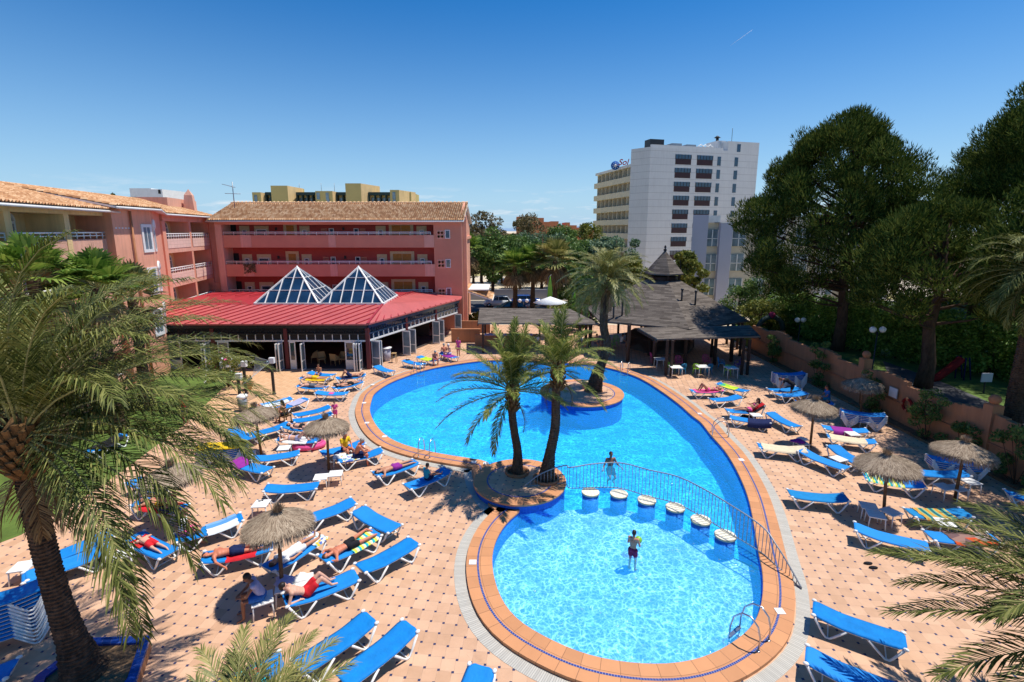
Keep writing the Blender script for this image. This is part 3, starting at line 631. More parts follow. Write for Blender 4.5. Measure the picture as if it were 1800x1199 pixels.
# ---- rear pink hotel block
YF = 50.; B0 = A(384, 405, YF); B1 = A(810, 405, YF); fb = Facade((B0.x, YF), (B1.x, YF)); org = V3(B0.x, YF); fb.org = org
rb = thing('hotel_block', 'pink three-storey hotel block with corridor balconies behind the glass pyramids', 'building', org)
LX = fb.L; xs = lambda px: LX*(px-384)/(810-384)
def zat(y, Y=50.): return A(600, y, Y).z
bay = xs(762); RZ = 11.15
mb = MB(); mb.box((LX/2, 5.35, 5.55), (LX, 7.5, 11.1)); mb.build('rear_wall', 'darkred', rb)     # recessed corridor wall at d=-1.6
mb = MB(); fb.box(mb, bay, LX, 0, 11.1, -1.598, 0); mb.build('end_bay', 'pink', rb); mb = MB(); fb.box(mb, LX-.02, LX+.10, 0, 11.1, -9.2, -.004); mb.build('end_wall', 'salmon', rb); mb = MB(); fb.box(mb, -5.5, -.302, 0, 11.3, -9, -.9); mb.build('link_wall', 'pinklight', rb)  # end wall and gable take the lighter copy, painted as sunlit
mb = MB(); mb.add([fb.pt(LX+.1, 11.1, 0), fb.pt(LX+.1, 11.1, -9.2), fb.pt(LX+.1, 13.0, -4.6), fb.pt(LX-.1, 11.1, 0), fb.pt(LX-.1, 11.1, -9.2), fb.pt(LX-.1, 13.0, -4.6)], [(0, 1, 2), (5, 4, 3), (0, 2, 5, 3), (1, 4, 5, 2)]); fb.box(mb, LX+.1, LX+.5, 0, 11.3, -1.2, -.4); fb.box(mb, LX+.1, LX+.3, 9.1, 9.4, -9, -1.3); mb.build('gable', 'salmon', rb)
mb = MB(); fb.box(mb, -.2, LX, 10.55, 11.1, -.5, .12); mb.build('eave_beam', 'pink', rb)
mb = MB(); fb.box(mb, -.3, .35, 0, 11.1, -1.6, .1); mb.build('corner_pier', 'pinklight', rb)
floors = [8.45, 5.6, 2.75]
for fi_, z in enumerate(floors):
    b = MB(); fb.box(b, .35, bay, z-.12, z+.05, -1.6, -.0); fb.box(b, .35, bay, z+.05, z+1.08, -.14, 0); par = b.build('balcony', 'pink', rb)
    for q0, q1, qd in ((xs(576), xs(589), .04), (xs(745), bay+.03, .05), (xs(421), xs(440), .03)): b = MB(); fb.box(b, q0, q1, z-.1, z+1.1, 0, qd); b.build('pier', 'pinklight', par)
    railing(fb, par, .4, bay-.3, z+1.08, z+1.38, -.07, rails=2, step=1.0)
    if fi_ == 1:
        b = MB()
        for k in range(140): x = xs(424)+rng.random()*1.1; zz = z+1.1-rng.random()**2*.9; p = fb.pt(x, zz, .05+rng.random()*.2); b.box(p, (.09, .05, .09), rng.random()*3)
        b.build('hanging_plant', 'leafbrown', par)
    D = -1.598
    def surround(x0, x1, z0, z1):
        b = MB(); fb.box(b, xs(x0), xs(x1), z0, z1, D, D+.05); return b.build('stone_surround', 'cream', rb)
    for x0, x1 in ((406, 424), (515, 533), (653, 671), (727, 745)):
        surround(x0, x1, z+.35, z+2.0); window(fb, rb, xs(x0+5), xs(x1-5), z+.85, z+1.6, D+.05)
    surround(433, 459, z+.45, z+2.0); window(fb, rb, xs(436.5), xs(455.5), z+.85, z+1.65, D+.05, mull=1)
    for x0, x1 in ((486, 510), (677, 721)):
        surround(x0, x1, z+.05, z+2.3)
        n = 1 if x1-x0 < 30 else 2
        for k in range(n):
            a = xs(x0+5)+(xs(x1-5)-xs(x0+5))*k/n; e = xs(x0+5)+(xs(x1-5)-xs(x0+5))*(k+1)/n
            b = MB(); fb.box(b, a+.02, e-.02, z+.06, z+2.05, D+.05, D+.09); fb.box(b, a+.2, e-.2, z+.3, z+1.0, D+.09, D+.105); fb.box(b, a+.2, e-.2, z+1.15, z+1.9, D+.09, D+.105); dd = b.build('door', 'door', rb)
            b = MB(); b.ball(fb.pt(e-.12, z+1.05, D+.13), .04, 8, 6); b.build('handle', 'steel', dd)
    b = MB(); fb.box(b, xs(388.5), xs(400), z+.05, z+2.1, D, D+.03); b.build('door', 'dark', rb)
    for x0 in (568, 613): window(fb, rb, xs(x0), xs(x0+9), z+.7, z+1.75, D)
    for x0 in (554, 624):
        b = MB()
        for k in range(5): fb.box(b, xs(x0+2.2*k), xs(x0+2.2*k+.9), z+.75, z+1.75, D, D+.04)
        for k in range(4): fb.box(b, xs(x0), xs(x0+10), z+.8+.28*k, z+.86+.28*k, D, D+.035)
        b.build('lattice_vent', 'pink', rb)
    for x0 in (471, 593): b = MB(); fb.box(b, xs(x0), xs(x0+3), z+1.55, z+1.85, D, D+.12); b.build('wall_lamp', 'black', rb)
    b = MB()
    for i in range(2):
        for j in range(2): c = fb.pt(xs(771+6*i), z+.95+.36*j, .02); b.lathe([(.14, 0), (.14, .05), (.10, .05), (.10, .0)], 12, c, Matrix.Rotation(R(90), 3, 'X'))
    b.build('round_vents', 'terratop', rb); b = MB(); fb.box(b, xs(767.5), xs(781), z+.7, z+1.55, 0, .012); b.build('vent_panel', 'pinklight', rb)
    window(fb, rb, xs(782), xs(791), z+.75, z+1.6, 0)
rf = tiled_roof(rb, V3(-.9, -.5, 10.95), V3(LX+.35, -.5, 10.95), V3(-.9, 4.4, 12.75), V3(LX+.35, 4.4, 12.75)); ridge_caps(rf, (-.9, 4.4, 12.72), (LX+.35, 4.4, 12.72))
o2 = tiled_roof(rb, V3(LX+.35, 9.6, 10.9), V3(-.9, 9.6, 10.9), V3(LX+.35, 4.42, 12.7), V3(-.9, 4.42, 12.7))
b = MB(); fb.box(b, LX+.1, LX+2.6, 3.9, 4.0, -7, -1.5); b.build('porch_slab', 'white', rb)
tiled_roof(rb, V3(LX+3.0, 1.2, 3.0), V3(LX+3.0, 7., 3.0), V3(LX+.12, 1.2, 4.0), V3(LX+.12, 7., 4.0), name='porch_roof')
b = MB(); b.box((LX+1.4, -1.2, .6), (2.9, .2, 1.2)); b.box((LX+3.2, -3.2, .5), (.2, 4, 1.0)); b.build('garden_wall', 'terra', rb)
# ---- left wing, salmon stair bay and yellow wing
def chimney_wall(): pass
PA0 = V3(-28.2, 41.2); PA1 = V3(-30.5, 51.9)                       # salmon balconies, near -> far (outside on the right)
fa = Facade((PA0.x, PA0.y), (PA1.x, PA1.y))
wing = thing('salmon_wing', 'salmon hotel wing with stacked balconies joining the pink block', 'building', PA0); fa.org = V3(PA0.x, PA0.y); LA = fa.L
mb = MB(); fa.box(mb, 0, LA, 0, 11.35, -8, -1.5); mb.build('rear_wall', 'yellow', wing)
mb = MB(); fa.box(mb, 0, LA, 10.75, 11.35, -1.498, .02); fa.box(mb, -.25, .35, 0, 10.748, -1.5, .05); fa.box(mb, LA*.48-.18, LA*.48+.22, 0, 10.748, -1.5, .03); fa.box(mb, LA-1.3, LA-.6, 0, 10.748, -1.5, .05)
fa.box(mb, LA-1.3, LA+.3, 0, 4.8, -.5, .9); mb.build('frame', 'salmon', wing)
for z in (8.5, 5.66, 2.8):
    b = MB(); fa.box(b, .352, LA-1.302, z-.35, z+.02, -1.498, .04); bal = b.build('balcony', 'pinklight', wing)
    mbp = MB()
    for a0, a1 in ((.36, LA*.48-.19), (LA*.48+.23, LA-1.31)):
        p = [fa.pt(a0, z+.02, .06), fa.pt(a1, z+.02, .06), fa.pt(a1, z+.80, .06), fa.pt(a0, z+.80, .06)]; mbp.quad(*p, uv=[(0, 0), (a1-a0, 0), (a1-a0, .8), (0, .8)]); q = [v-fa.n*.14 for v in p]; mbp.quad(*q); mbp.quad(p[2], p[3], q[3], q[2])
        railing(fa, bal, a0, a1, z+.82, z+1.22, 0, rails=2, step=.45)
        ce = a1-1.5; window(fa, wing, ce, ce+.95, z+.1, z+1.75, -1.498, arch=True, glass='glasspale', mull=2)
        b = MB(); fa.box(b, a0+1.6, a0+2.5, z+.05, z+2.1, -1.497, -1.45); dd = b.build('door', 'pinklight', wing)
        b = MB(); fa.box(b, a0+3.2, a0+3.4, z+1.5, z+1.85, -1.497, -1.38); b.build('wall_lamp', 'black', wing)
    mbp.build('parapet', 'block', bal)
tiled_roof(wing, fa.pt(-.4, 11.35, .5), fa.pt(LA+.2, 11.35, .5), fa.pt(-.4, 12.8, -4.6), fa.pt(LA-1.0, 12.8, -4.6))
b = MB(); b.add([fa.pt(LA-1.1, 11.2, -1.0), fa.pt(LA-.3, 11.2, -1.0), fa.pt(LA-.3, 11.2, -2.1), fa.pt(LA-1.1, 11.2, -2.1), fa.pt(LA-.95, 13.4, -1.2), fa.pt(LA-.45, 13.4, -1.2), fa.pt(LA-.45, 13.4, -1.9), fa.pt(LA-.95, 13.4, -1.9)], [(0, 1, 5, 4), (1, 2, 6, 5), (2, 3, 7, 6), (3, 0, 4, 7)])
b.add([fa.pt(LA-.95, 13.4, -1.2), fa.pt(LA-.45, 13.4, -1.2), fa.pt(LA-.45, 13.4, -1.9), fa.pt(LA-.95, 13.4, -1.9), fa.pt(LA-.7, 14.0, -1.55)], [(0, 1, 4), (1, 2, 4), (2, 3, 4), (3, 0, 4)]); b.build('chimney', 'pinklight', wing)
b = MB(); fa.box(b, LA-4, LA+2.8, 11.2, 13.0, -6.2, -2.2); b.build('roof_parapet', 'pinklight', wing)
# corner + flat stair bay
SB0 = V3(-24.1, 30.8); SB1 = V3(-24.5, 34.7)
fs_ = Facade((SB0.x, SB0.y), (SB1.x, SB1.y)); sb = thing('stair_bay', 'windowed salmon bay with a long downpipe between yellow and salmon balconies', 'building', SB0); fs_.org = V3(SB0.x, SB0.y)
mb = MB(); mb.prism([(0, 0), (SB1.x-SB0.x, SB1.y-SB0.y), (PA0.x-SB0.x-.02, PA0.y-SB0.y-.27), (-11, 9), (-11, 0)], 0, 11.4); mb.build('walls', 'salmon', sb)
f2 = Facade((SB1.x, SB1.y), (PA0.x-.02, PA0.y-.27)); f2.org = fs_.org
for z in (8.65, 5.8, 2.95):
    window(fs_, sb, fs_.L-1.25, fs_.L-.12, z-.1, z+1.75, .0, fw=.2, glass='glasspale', mull=2)
    window(f2, sb, .25, 1.35, z-.1, z+1.5, .0, fw=.16, arch=True)
b = MB(); b.tube([fs_.pt(1.6, 11.2, .12), fs_.pt(1.65, 0, .12)], .07, 8); b.build('downpipe', 'terratop', sb)
b = MB()
for k in range(6): fs_.box(b, .2+.3*k, .34+.3*k, 10.1, 10.18, 0, .02)
b.build('vent_slots', 'white', sb)
tiled_roof(sb, fs_.pt(-.3, 11.45, .55), fs_.pt(fs_.L+.4, 11.45, .55), fs_.pt(-.3, 12.75, -6.0), fs_.pt(fs_.L+.4, 12.8, -7.0))
tiled_roof(sb, fs_.pt(fs_.L+.4, 11.45, .5), fa.pt(-.4, 11.35, .5)+V3(PA0.x-SB0.x, PA0.y-SB0.y), fs_.pt(fs_.L+.4, 12.8, -7.0), fa.pt(-.4, 12.8, -4.6)+V3(PA0.x-SB0.x, PA0.y-SB0.y), name='corner_roof')
YB0 = V3(-19.8, 10.5); YB1 = V3(-24.75, 31.4)
fy = Facade((YB0.x, YB0.y), (YB1.x, YB1.y)); yw = thing('yellow_wing', 'ochre yellow hotel wing with balconies behind the large left palm', 'building', YB0); fy.org = V3(YB0.x, YB0.y); LY = fy.L
mb = MB(); fy.box(mb, 0, LY, 0, 11.25, -9, -1.7); mb.build('rear_wall', 'yellow', yw)
mb = MB(); fy.box(mb, 0, LY, 10.85, 11.25, -1.698, .02)
nb = 5; bw = LY/nb
for k in range(nb+1): fy.box(mb, max(0, k*bw-.22), min(LY, k*bw+.22), 0, 10.848, -1.698, .05)
mb.build('frame', 'yellow', yw)
for z in (8.65, 5.8, 2.95, .1):
    b = MB(); fy.box(b, .02, LY-.02, z-.3, z+.02, -1.69, .03); bal = b.build('balcony', 'pinklight', yw); pb = MB()
    for k in range(nb):
        a0, a1 = k*bw+.23, (k+1)*bw-.23; fy.box(pb, a0, a1, z+.02, z+.85, -.12, .02)
        railing(fy, bal, a0, a1, z+.87, z+1.22, -.05, rails=2, step=.6)
        window(fy, yw, a1-1.7, a1-.8, z+.1, z+1.8, -1.698, arch=True, glass='glasspale', mull=2, fw=.12)
        b = MB(); fy.box(b, a0+.3, a0+1.2, z+.05, z+1.95, -1.697, -1.65); b.build('door', 'dark', yw)
        b = MB(); fy.box(b, a0+1.9, a0+2.1, z+1.4, z+1.8, -1.697, -1.58); b.build('wall_lamp', 'terratop', yw)
    pb.build('parapet', 'pinklight', bal)
tiled_roof(yw, fy.pt(0, 11.2, .6), fy.pt(LY+.1, 11.2, .6), fy.pt(0, 12.62, -5.2), fy.pt(LY+.1, 12.62, -5.2)); tiled_roof(yw, fy.pt(LY+.1, 11.1, -10), fy.pt(0, 11.1, -10), fy.pt(LY+.1, 12.6, -5.22), fy.pt(0, 12.6, -5.22))
# TV aerial
p = A(412, 360, 49.); t = thing('tv_aerial', 'thin television aerial standing on the tiled roof', 'aerial', p)
mb = MB(); mb.tube([(0, 0, -.3), (0, 0, 2.1)], .04, 6); mb.build('mast', 'railmetal', t); mb = MB(); mb.tube([(-.95, 0, 1.9), (.25, 0, 1.6)], .025, 5)
for k in range(7): mb.tube([(-.9+.17*k, -.25, 1.88-.045*k), (-.9+.17*k, .25, 1.88-.045*k)], .012, 4)
mb.tube([(-.8, 0, 1.05), (.7, 0, 1.0)], .025, 5); mb.build('antenna', 'railmetal', t)
# ---- restaurant with red metal roof
E0 = V3(-27.5, 35.2, 3.42); E1 = V3(-10.35, 35.2, 3.42); E2 = V3(-5.0, 48.6, 3.42); zt = 4.28
rs = thing('restaurant', 'glass-fronted restaurant with red standing-seam metal roof beside the pool', 'building', V3(E1.x, E1.y, 0)); ro = V3(E1.x, E1.y, 0)
q = lambda v: v-ro
roofp = [[E0, E1, V3(-10.16, 38.9, zt), V3(-27.5, 38.9, zt)], [E1, E2, V3(-9.4, 49.9, zt-.3), V3(-10.1, 44.0, zt), V3(-10.16, 38.9, zt)], [V3(-27.5, 38.9, zt), V3(-10.16, 38.9, zt), V3(-10.1, 44.0, zt), V3(-9.4, 49.9, zt-.3), V3(-29.5, 49.9, zt-.3)], [E2, V3(-5.0, 49.9, 3.5), V3(-9.4, 49.9, zt-.3)]]
mb = MB()
for P in roofp: mb.slab([q(v) for v in P], .10)
mb.mi = [0 if i < 12 else 0 for i in range(len(mb.f))]; roof = mb.build('roof', 'redmetal', rs)
mb = MB(); mb.add([q(v)+V3(0, 0, .012) for v in roofp[2]], [(0, 1, 2, 3, 4)]); mb.build('rear_roof', 'redseam', roof)
mb = MB(); nseam = 21
for k in range(nseam+1):
    a = E0.lerp(E1, k/nseam); b2 = V3(a.x+3.0, 38.9, zt)          # seams run obliquely as on the real roof
    if b2.x > -10.2: f = (-10.3-a.x)/3.0; b2 = a.lerp(b2, max(.05, min(1, f)))
    mb.bar(q(a)+V3(0, 0, .03), q(b2)+V3(0, 0, .03), .07, .07)
for k in range(1, 15):
    a = E1.lerp(E2, k/15); tg = V3(-10.13, 38.9+k*.75, zt-(.0 if k < 8 else .03*(k-7))); tg.x += .05*k*.3; mb.bar(q(a)+V3(0, 0, .03), q(tg)+V3(0, 0, .03), .07, .07)
for k in range(14):
    x = -27+k*1.25; mb.bar(q(V3(x, 44.1, zt-.0))+V3(0, 0, .03), q(V3(x-.6, 49.8, zt-.29))+V3(0, 0, .03), .07, .07)
mb.bar(q(E1)+V3(0, 0, .04), q(V3(-10.16, 38.9, zt))+V3(0, 0, .04), .14, .08); mb.build('seams', 'redseam', roof)
fr_ = Facade((E0.x+.2, 35.5), (E1.x-.1, 35.5)); fr_.org = ro; Lf = fr_.L
fq = Facade((E1.x-.1, 35.5), (E2.x-.25, E2.y-.1)); fq.org = ro; Lq = fq.L
for fc, Lx, m1, m2 in ((fr_, Lf, 'black', 'dark'), (fq, Lq, 'navy', 'navy')):
    b = MB(); fc.box(b, .0, Lx, 3.06, 3.34, .02, .12); fc.box(b, 0, Lx, 2.60, 2.68, -.05, .10); b.build('fascia', m1, rs)
    b = MB(); k = 0; x = .1
    while x < Lx-.35:
        b.tube([fc.pt(x, 2.68, .07), fc.pt(x+.28, 3.05, .07)], .018, 4); b.tube([fc.pt(x+.28, 3.05, .07), fc.pt(x+.56, 2.68, .07)], .018, 4); x += .56
    for kk in range(int(Lx/.28)): c = fc.pt(.2+kk*.28, 2.84, .1); b.ball(c, .035, 5, 4)
    b.build('truss', 'black', rs)
    b = MB(); fc.box(b, 0, Lx, 2.69, 3.05, -.04, -.02); fc.box(b, 0, Lx, 2.18, 2.59, -.04, -.02); b.build('transom_glass', 'glass' if fc is fq else 'dark', rs)
    b = MB(); fc.box(b, 0, Lx, 2.06, 2.18, -.06, .04)
    for kk in range(int(Lx/.62)+1): fc.box(b, kk*.62, kk*.62+.05, 2.18, 2.6, -.02, .03)
    b.build('transom_frame', 'white', rs)
cols_f = [0, .34, 5.6, 5.95, 10.95, Lf-.12]
for a in (0.1, 5.62, 10.92, Lf-.02): b = MB(); fr_.box(b, a-.13, a+.13, 0, 3.1, -.16, .12); b.build('column', 'maroon', rs)
for a in (4.9, 9.6, 13.9): b = MB(); fq.box(b, a-.12, a+.12, 0, 3.06, -.14, .10); b.build('column', 'maroon', rs)
def leaf_door(fc, a, d0, d1, w=.75):
    """glazed door leaf standing open, perpendicular to the wall"""
    b = MB(); 
    for dd in (d0, d1-.06): b.box(fc.pt(a, 1.02, dd+.03), (.05, .06, 2.04), mtx=fc.m)
    for z in (.08, .75, 2.0): b.box(fc.pt(a, z, (d0+d1)/2), (.045, abs(d1-d0)-.12, .09), mtx=fc.m)
    o = b.build('door', 'white', rs); b = MB(); b.box(fc.pt(a, 1.04, (d0+d1)/2), (.012, abs(d1-d0)-.1, 1.9), mtx=fc.m); b.build('pane', 'glasspale', o)
def flat_door(fc, a0, a1, panel=True):
    b = MB(); fc.box(b, a0, a0+.08, 0, 2.05, 0, .05); fc.box(b, a1-.08, a1, 0, 2.05, 0, .05)
    for z in (.02, .62, 1.98): fc.box(b, a0+.08, a1-.08, z, z+.08, 0, .05)
    o = b.build('door', 'white', rs); b = MB(); fc.box(b, a0+.07, a1-.07, .7, 1.98, .015, .03); b.build('pane', 'glass', o)
    b = MB(); fc.box(b, a0+.081, a1-.081, .1, .62, .01, .04); b.build('panel', 'white', o)
for a in (5.3, 5.1, 10.6, 10.4, 12.2): leaf_door(fr_, a, .02, .74)
for a in (Lf-.5, Lf-.7, Lf-.9, 16.0): leaf_door(fr_, a, -.02, .68)
flat_door(fr_, 11.1, 11.55); flat_door(fr_, Lf-1.7, Lf-1.0); flat_door(fr_, .3, 1.2); flat_door(fr_, 1.3, 2.2); flat_door(fr_, 5.9, 6.7); flat_door(fr_, 2.3, 3.2)
for a in (.5, .75, 4.5, 5.3, 9.2, 10.0, 13.4): leaf_door(fq, a, -.1, .62)
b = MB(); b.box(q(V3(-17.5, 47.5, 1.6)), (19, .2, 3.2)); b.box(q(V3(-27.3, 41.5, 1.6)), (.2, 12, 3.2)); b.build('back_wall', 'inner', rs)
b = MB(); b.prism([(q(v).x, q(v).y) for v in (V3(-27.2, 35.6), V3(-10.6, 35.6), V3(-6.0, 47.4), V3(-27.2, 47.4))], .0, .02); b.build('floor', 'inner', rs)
for (x, y, nm) in ((-12.66, 41.45, 'right'), (-17.72, 41.45, 'left')):
    t = thing('glass_pyramid', f'{nm} of the two white-framed glass pyramid skylights on the red roof', 'skylight', (x, y, zt), 0, 'glass pyramids on the restaurant roof')
    h = 2.52; Hh = 2.75; cs = [V3(-h, -h), V3(h, -h), V3(h, h), V3(-h, h)]; ap = V3(0, 0, Hh)
    b = MB(); b.add([c*.985+V3(0, 0, .06) for c in cs]+[ap-V3(0, 0, .03)], [(0, 1, 4), (1, 2, 4), (2, 3, 4), (3, 0, 4)]); b.build('glazing', 'glass', t)
    b = MB()
    for i in range(4):
        a, c = cs[i], cs[(i+1) % 4]; nrm = ((c-a).cross(ap-a)).normalized()*.03
        b.bar(a+V3(0, 0, .05), c+V3(0, 0, .05), .14, .14); b.bar(a+V3(0, 0, .08), ap, .13, .10)
        for f in (.36, .70): b.bar(a.lerp(ap, f)+nrm, c.lerp(ap, f)+nrm, .07, .06)
        for k in range(1, 6):
            s0 = k/6; p0 = a.lerp(c, s0)
            # bars parallel to the slope, ending on the hips
            f = 1-abs(2*s0-1); p1 = p0+(ap-(a+c)/2)*f if True else ap; b.bar(p0+nrm+V3(0, 0, .06), p1+nrm, .07, .06)
    b.build('frame', 'white', t)
    b = MB(); b.lathe([(.16, -.12), (.10, .02), (.02, .12)], 8, ap); b.build('finial', 'white', t)
# ---- bar pavilion
BC = V3(12.9, 42.6); RB = 6.9
bar = thing('bar_pavilion', 'six-sided bar pavilion with dark boarded roof and cupola on timber posts', 'building', BC)
def hexring(r, z, k0=0): return [V3(r*cos(R(-90+60*i+k0)), r*sin(R(-90+60*i+k0)), z) for i in range(6)]
def roof_faces(mb, lo, hi, th=.1):
    n = len(lo)
    for i in range(n):
        j = (i+1) % n; a, b, c, d = lo[i], lo[j], hi[j], hi[i]; L = (b-a).length; S = ((a+b)/2-(c+d)/2).length; w = (c-d).length
        mb.quad(a, b, c, d, uv=[(i*20, 0), (i*20+L, 0), (i*20+L/2+w/2, S), (i*20+L/2-w/2, S)]); mb.quad(a-V3(0, 0, th), b-V3(0, 0, th), b, a, uv=[(0, 0), (L, 0), (L, .12), (0, .12)])
        mb.quad(a-V3(0, 0, th), d-V3(0, 0, th), c-V3(0, 0, th), b-V3(0, 0, th), uv=[(0, .05)]*4)
mb = MB(); mb.norec = True; roof_faces(mb, hexring(RB, 2.95), hexring(1.35, 5.9)); hr = mb.build('roof', 'shingle', bar)
mb = MB(); mb.norec = True; roof_faces(mb, hexring(1.62, 6.45), hexring(.06, 8.3)); mb.build('cupola_roof', 'shingle', bar)
mb = MB(); [mb.tube([p, p+V3(0, 0, .62)], .08, 6) for p in hexring(1.25, 5.85)]; mb.lathe([(1.2, 5.85), (1.2, 6.2)], 6); mb.build('cupola_drum', 'darkwood', bar)
mb = MB(); mb.lathe([(.10, 8.25), (.16, 8.4), (.05, 8.5), (.11, 8.62), (.02, 8.8)], 8); mb.build('finial', 'black', bar)
for (x, y) in ((1079, 539), (1094, 540), (1197, 546), (1221, 548)):
    pp = A(x, y, 39.0)-BC
    for it in range(3):
        r = math.hypot(pp.x, pp.y); zr = 2.95+(5.97-r)*.0 if r > 6.9 else 2.95+(6.3-r)*.55; break
    b = MB(); b.tube([V3(pp.x, pp.y, zr-.2), V3(pp.x, pp.y, zr+1.0)], .07, 6); b.lathe([(.12, 0), (.12, .08), (.02, .14)], 8, (pp.x, pp.y, zr+1.0)); b.build('roof_vent', 'black', bar)
for i, p in enumerate(hexring(RB-.5, 0)+hexring(RB-.5, 0, 22)+hexring(RB-.5, 0, 40)):
    b = MB(); b.box((p.x, p.y, 1.45), (.2, .2, 2.9), R(60*i)); b.build('post', 'darkwood', bar)
b = MB(); ring = hexring(RB-.5, 2.85); [b.bar(ring[i], ring[(i+1) % 6], .15, .22) for i in range(6)]; b.build('eave_beam', 'darkwood', bar)
b = MB(); b.lathe([(3.0, 0), (3.0, 1.1), (3.15, 1.1), (3.15, 1.16), (2.6, 1.16)], 6); b.lathe([(1.5, 0), (1.5, 5.5)], 6); b.build('counter', 'inner', bar)
def awning(name, label, pts, posts, m='shingle', rz=0):
    c = sum(pts, V3(0, 0))/len(pts); c.z = 0; t = thing(name, label, 'canopy', c)
    mb = MB(); mb.norec = True; P = [p-c for p in pts]; L = (P[1]-P[0]).length; S = (P[2]-P[1]).length
    mb.quad(*P, uv=[(0, 0), (L, 0), (L, S), (0, S)]); mb.quad(*[p-V3(0, 0, .1) for p in reversed(P)], uv=[(0, .05)]*4)
    for i in range(4): a, b = P[i], P[(i+1) % 4]; mb.quad(a-V3(0, 0, .1), b-V3(0, 0, .1), b, a, uv=[(0, 0.03), (1, .03), (1, .1), (0, .1)])
    mb.build('roof', m, t)
    for (x, y) in posts:
        z = 2.5; b = MB(); b.box((x-c.x, y-c.y, 1.27), (.16, .16, 2.54)); b.build('post', 'darkwood', t)
    for k in range(7):
        f = k/6; a = P[0].lerp(P[1], f); b_ = P[3].lerp(P[2], f); b = MB(); b.bar(a-V3(0, 0, .17), b_-V3(0, 0, .17), .08, .13); b.build('rafter', 'darkwood', t)
    return t
def zpt(x, y, z): return G(x, y, z)
e0, e1, e2, e3 = zpt(1156, 596, 2.6), zpt(1337, 591, 2.6), zpt(1318, 572, 3.0), zpt(1121, 576, 3.0)
pf = [(G(1170, 660).x, G(1170, 660).y), (G(1179, 661).x, G(1179, 661).y), (G(1303, 659).x, G(1303, 659).y), (G(1313, 659).x, G(1313, 659).y), (G(1250, 628).x, G(1250, 628).y), (G(1284, 622).x, G(1284, 622).y), (G(1140, 625).x, G(1140, 625).y)]
aw = awning('bar_awning', 'low sloping boarded canopy in front of the bar over coloured chairs', [e0, e1, e2, e3], pf)
e0, e1, e2, e3 = zpt(840, 568, 2.55), zpt(1054, 569, 2.55), zpt(1002, 543, 3.2), zpt(843, 541, 3.2)
awning('snack_canopy', 'grey boarded canopy left of the bar behind the front palms', [e0, e1, e2, e3], [(-2.4, 40.5), (.2, 40.6), (2.8, 40.6), (5.6, 40.6), (-2.4, 44), (2.5, 44.4)])
cwl = thing('serving_counter', 'low orange wall with a pale blue top under the grey canopy', 'counter', (-.5, 43, 0))
b = MB(); b.box((0, 0, .5), (5.5, .3, 1.0)); b.build('wall', 'terra', cwl); b = MB(); b.box((.2, 0, 1.03), (4.2, .6, .06)); b.build('top', 'c_lav', cwl)
ow = thing('orange_garden_wall', 'low orange wall at the corner beyond the restaurant', 'wall', (-4.2, 44.5, 0)); b = MB(); b.box((0, 0, .6), (2.6, .25, 1.2)); b.build('wall', 'terra', ow); b = MB(); b.box((0, 0, 1.22), (2.7, .35, .05)); b.build('coping', 'terratop', ow)
# ---- right-hand boundary wall
bw_ = thing('boundary_wall', 'long stepped terracotta garden wall along the right side of the deck', 'wall', (20.3, 25, 0)); fw_ = Facade((20.3, 41.5), (20.3, 8)); fw_.org = V3(20.3, 25)
mb = MB(); prof = []
for k in range(12):
    a0 = k*2.8; a1 = a0+2.8
    for j in range(7):
        f = j/7; z = 2.25+.18*(cos((f-.5)*pi) if k % 2 else -.6+0*f); fw_.box(mb, a0+2.8*f, a0+2.8*(j+1)/7, 0, z, -.25, 0)
mb.build('wall', 'terra', bw_)
mb = MB(); fw_.box(mb, 0, 33.5, 1.08, 1.16, 0, .07); mb.build('ledge', 'terratop', bw_)
mb = MB(); fw_.box(mb, 0, 33.5, 0, .12, .0, .55); mb.build('planting_bed', 'soil', bw_)
for k in (13.5/5.6, 21.3/5.6):
    b = MB(); fw_.box(b, k*5.6-.22, k*5.6+.22, 0, 2.75, -.36, .12); pr = b.build('pillar', 'terra', bw_); b = MB(); b.ball(fw_.pt(k*5.6, 2.98, -.12), .22, 10, 8); b.lathe([(.25, 2.75), (.12, 2.8)], 10, fw_.pt(k*5.6, 0, -.12)); b.build('ball_cap', 'terratop', pr)
p = fw_.pt(fw_.p0.y-32.3 if False else 13.0, 1.2, .1)+V3(20.3, 25)
ypos = lambda px: 19.9*F/(px-900)*1.0
def on_wall(x, y):   # point of the wall plane X=20.25 seen at a pixel
    d = ray(x, y); t_ = 20.2/d[0]; return V3(20.2, d[1]*t_, H+d[2]*t_)
p = on_wall(1570, 690); t = thing('notice_board', 'small white notice plate hanging on the terracotta wall', 'sign', p); b = MB(); b.box((0, 0, 0), (.03, .55, .5)); b.build('plate', 'white', t); b = MB(); b.box((-.004, 0, 0), (.03, .6, .55)) if False else b.box((.012, 0, 0), (.02, .6, .55)); b.build('backing', 'railmetal', t)
p = on_wall(1597, 712); t = thing('life_ring', 'reddish life ring hanging on the terracotta wall', 'life ring', p-V3(.06, 0)); b = MB(); b.tube([V3(0, .3*cos(2*pi*k/20), .3*sin(2*pi*k/20)) for k in range(20)], .065, 8, closed=True); b.build('ring', 'c_darkred', t)
b = MB(); [b.box(V3(0, .3*cos(g), .3*sin(g)), (.145, .1, .145)) for g in (0, pi/2, pi, 3*pi/2)]; b.build('bands', 'terratop', t)
p = G(1708, 766); t = thing('blue_bin', 'blue drum with a light blue lid against the wall', 'bin', (p.x, p.y, 0)); b = MB(); b.lathe([(.26, 0), (.3, .1), (.3, .75)], 16); b.build('drum', 'c_navy', t); b = MB(); b.lathe([(.32, .75), (.33, .8), (.28, .84), (.02, .85)], 16); b.build('lid', 'p_blue', t)
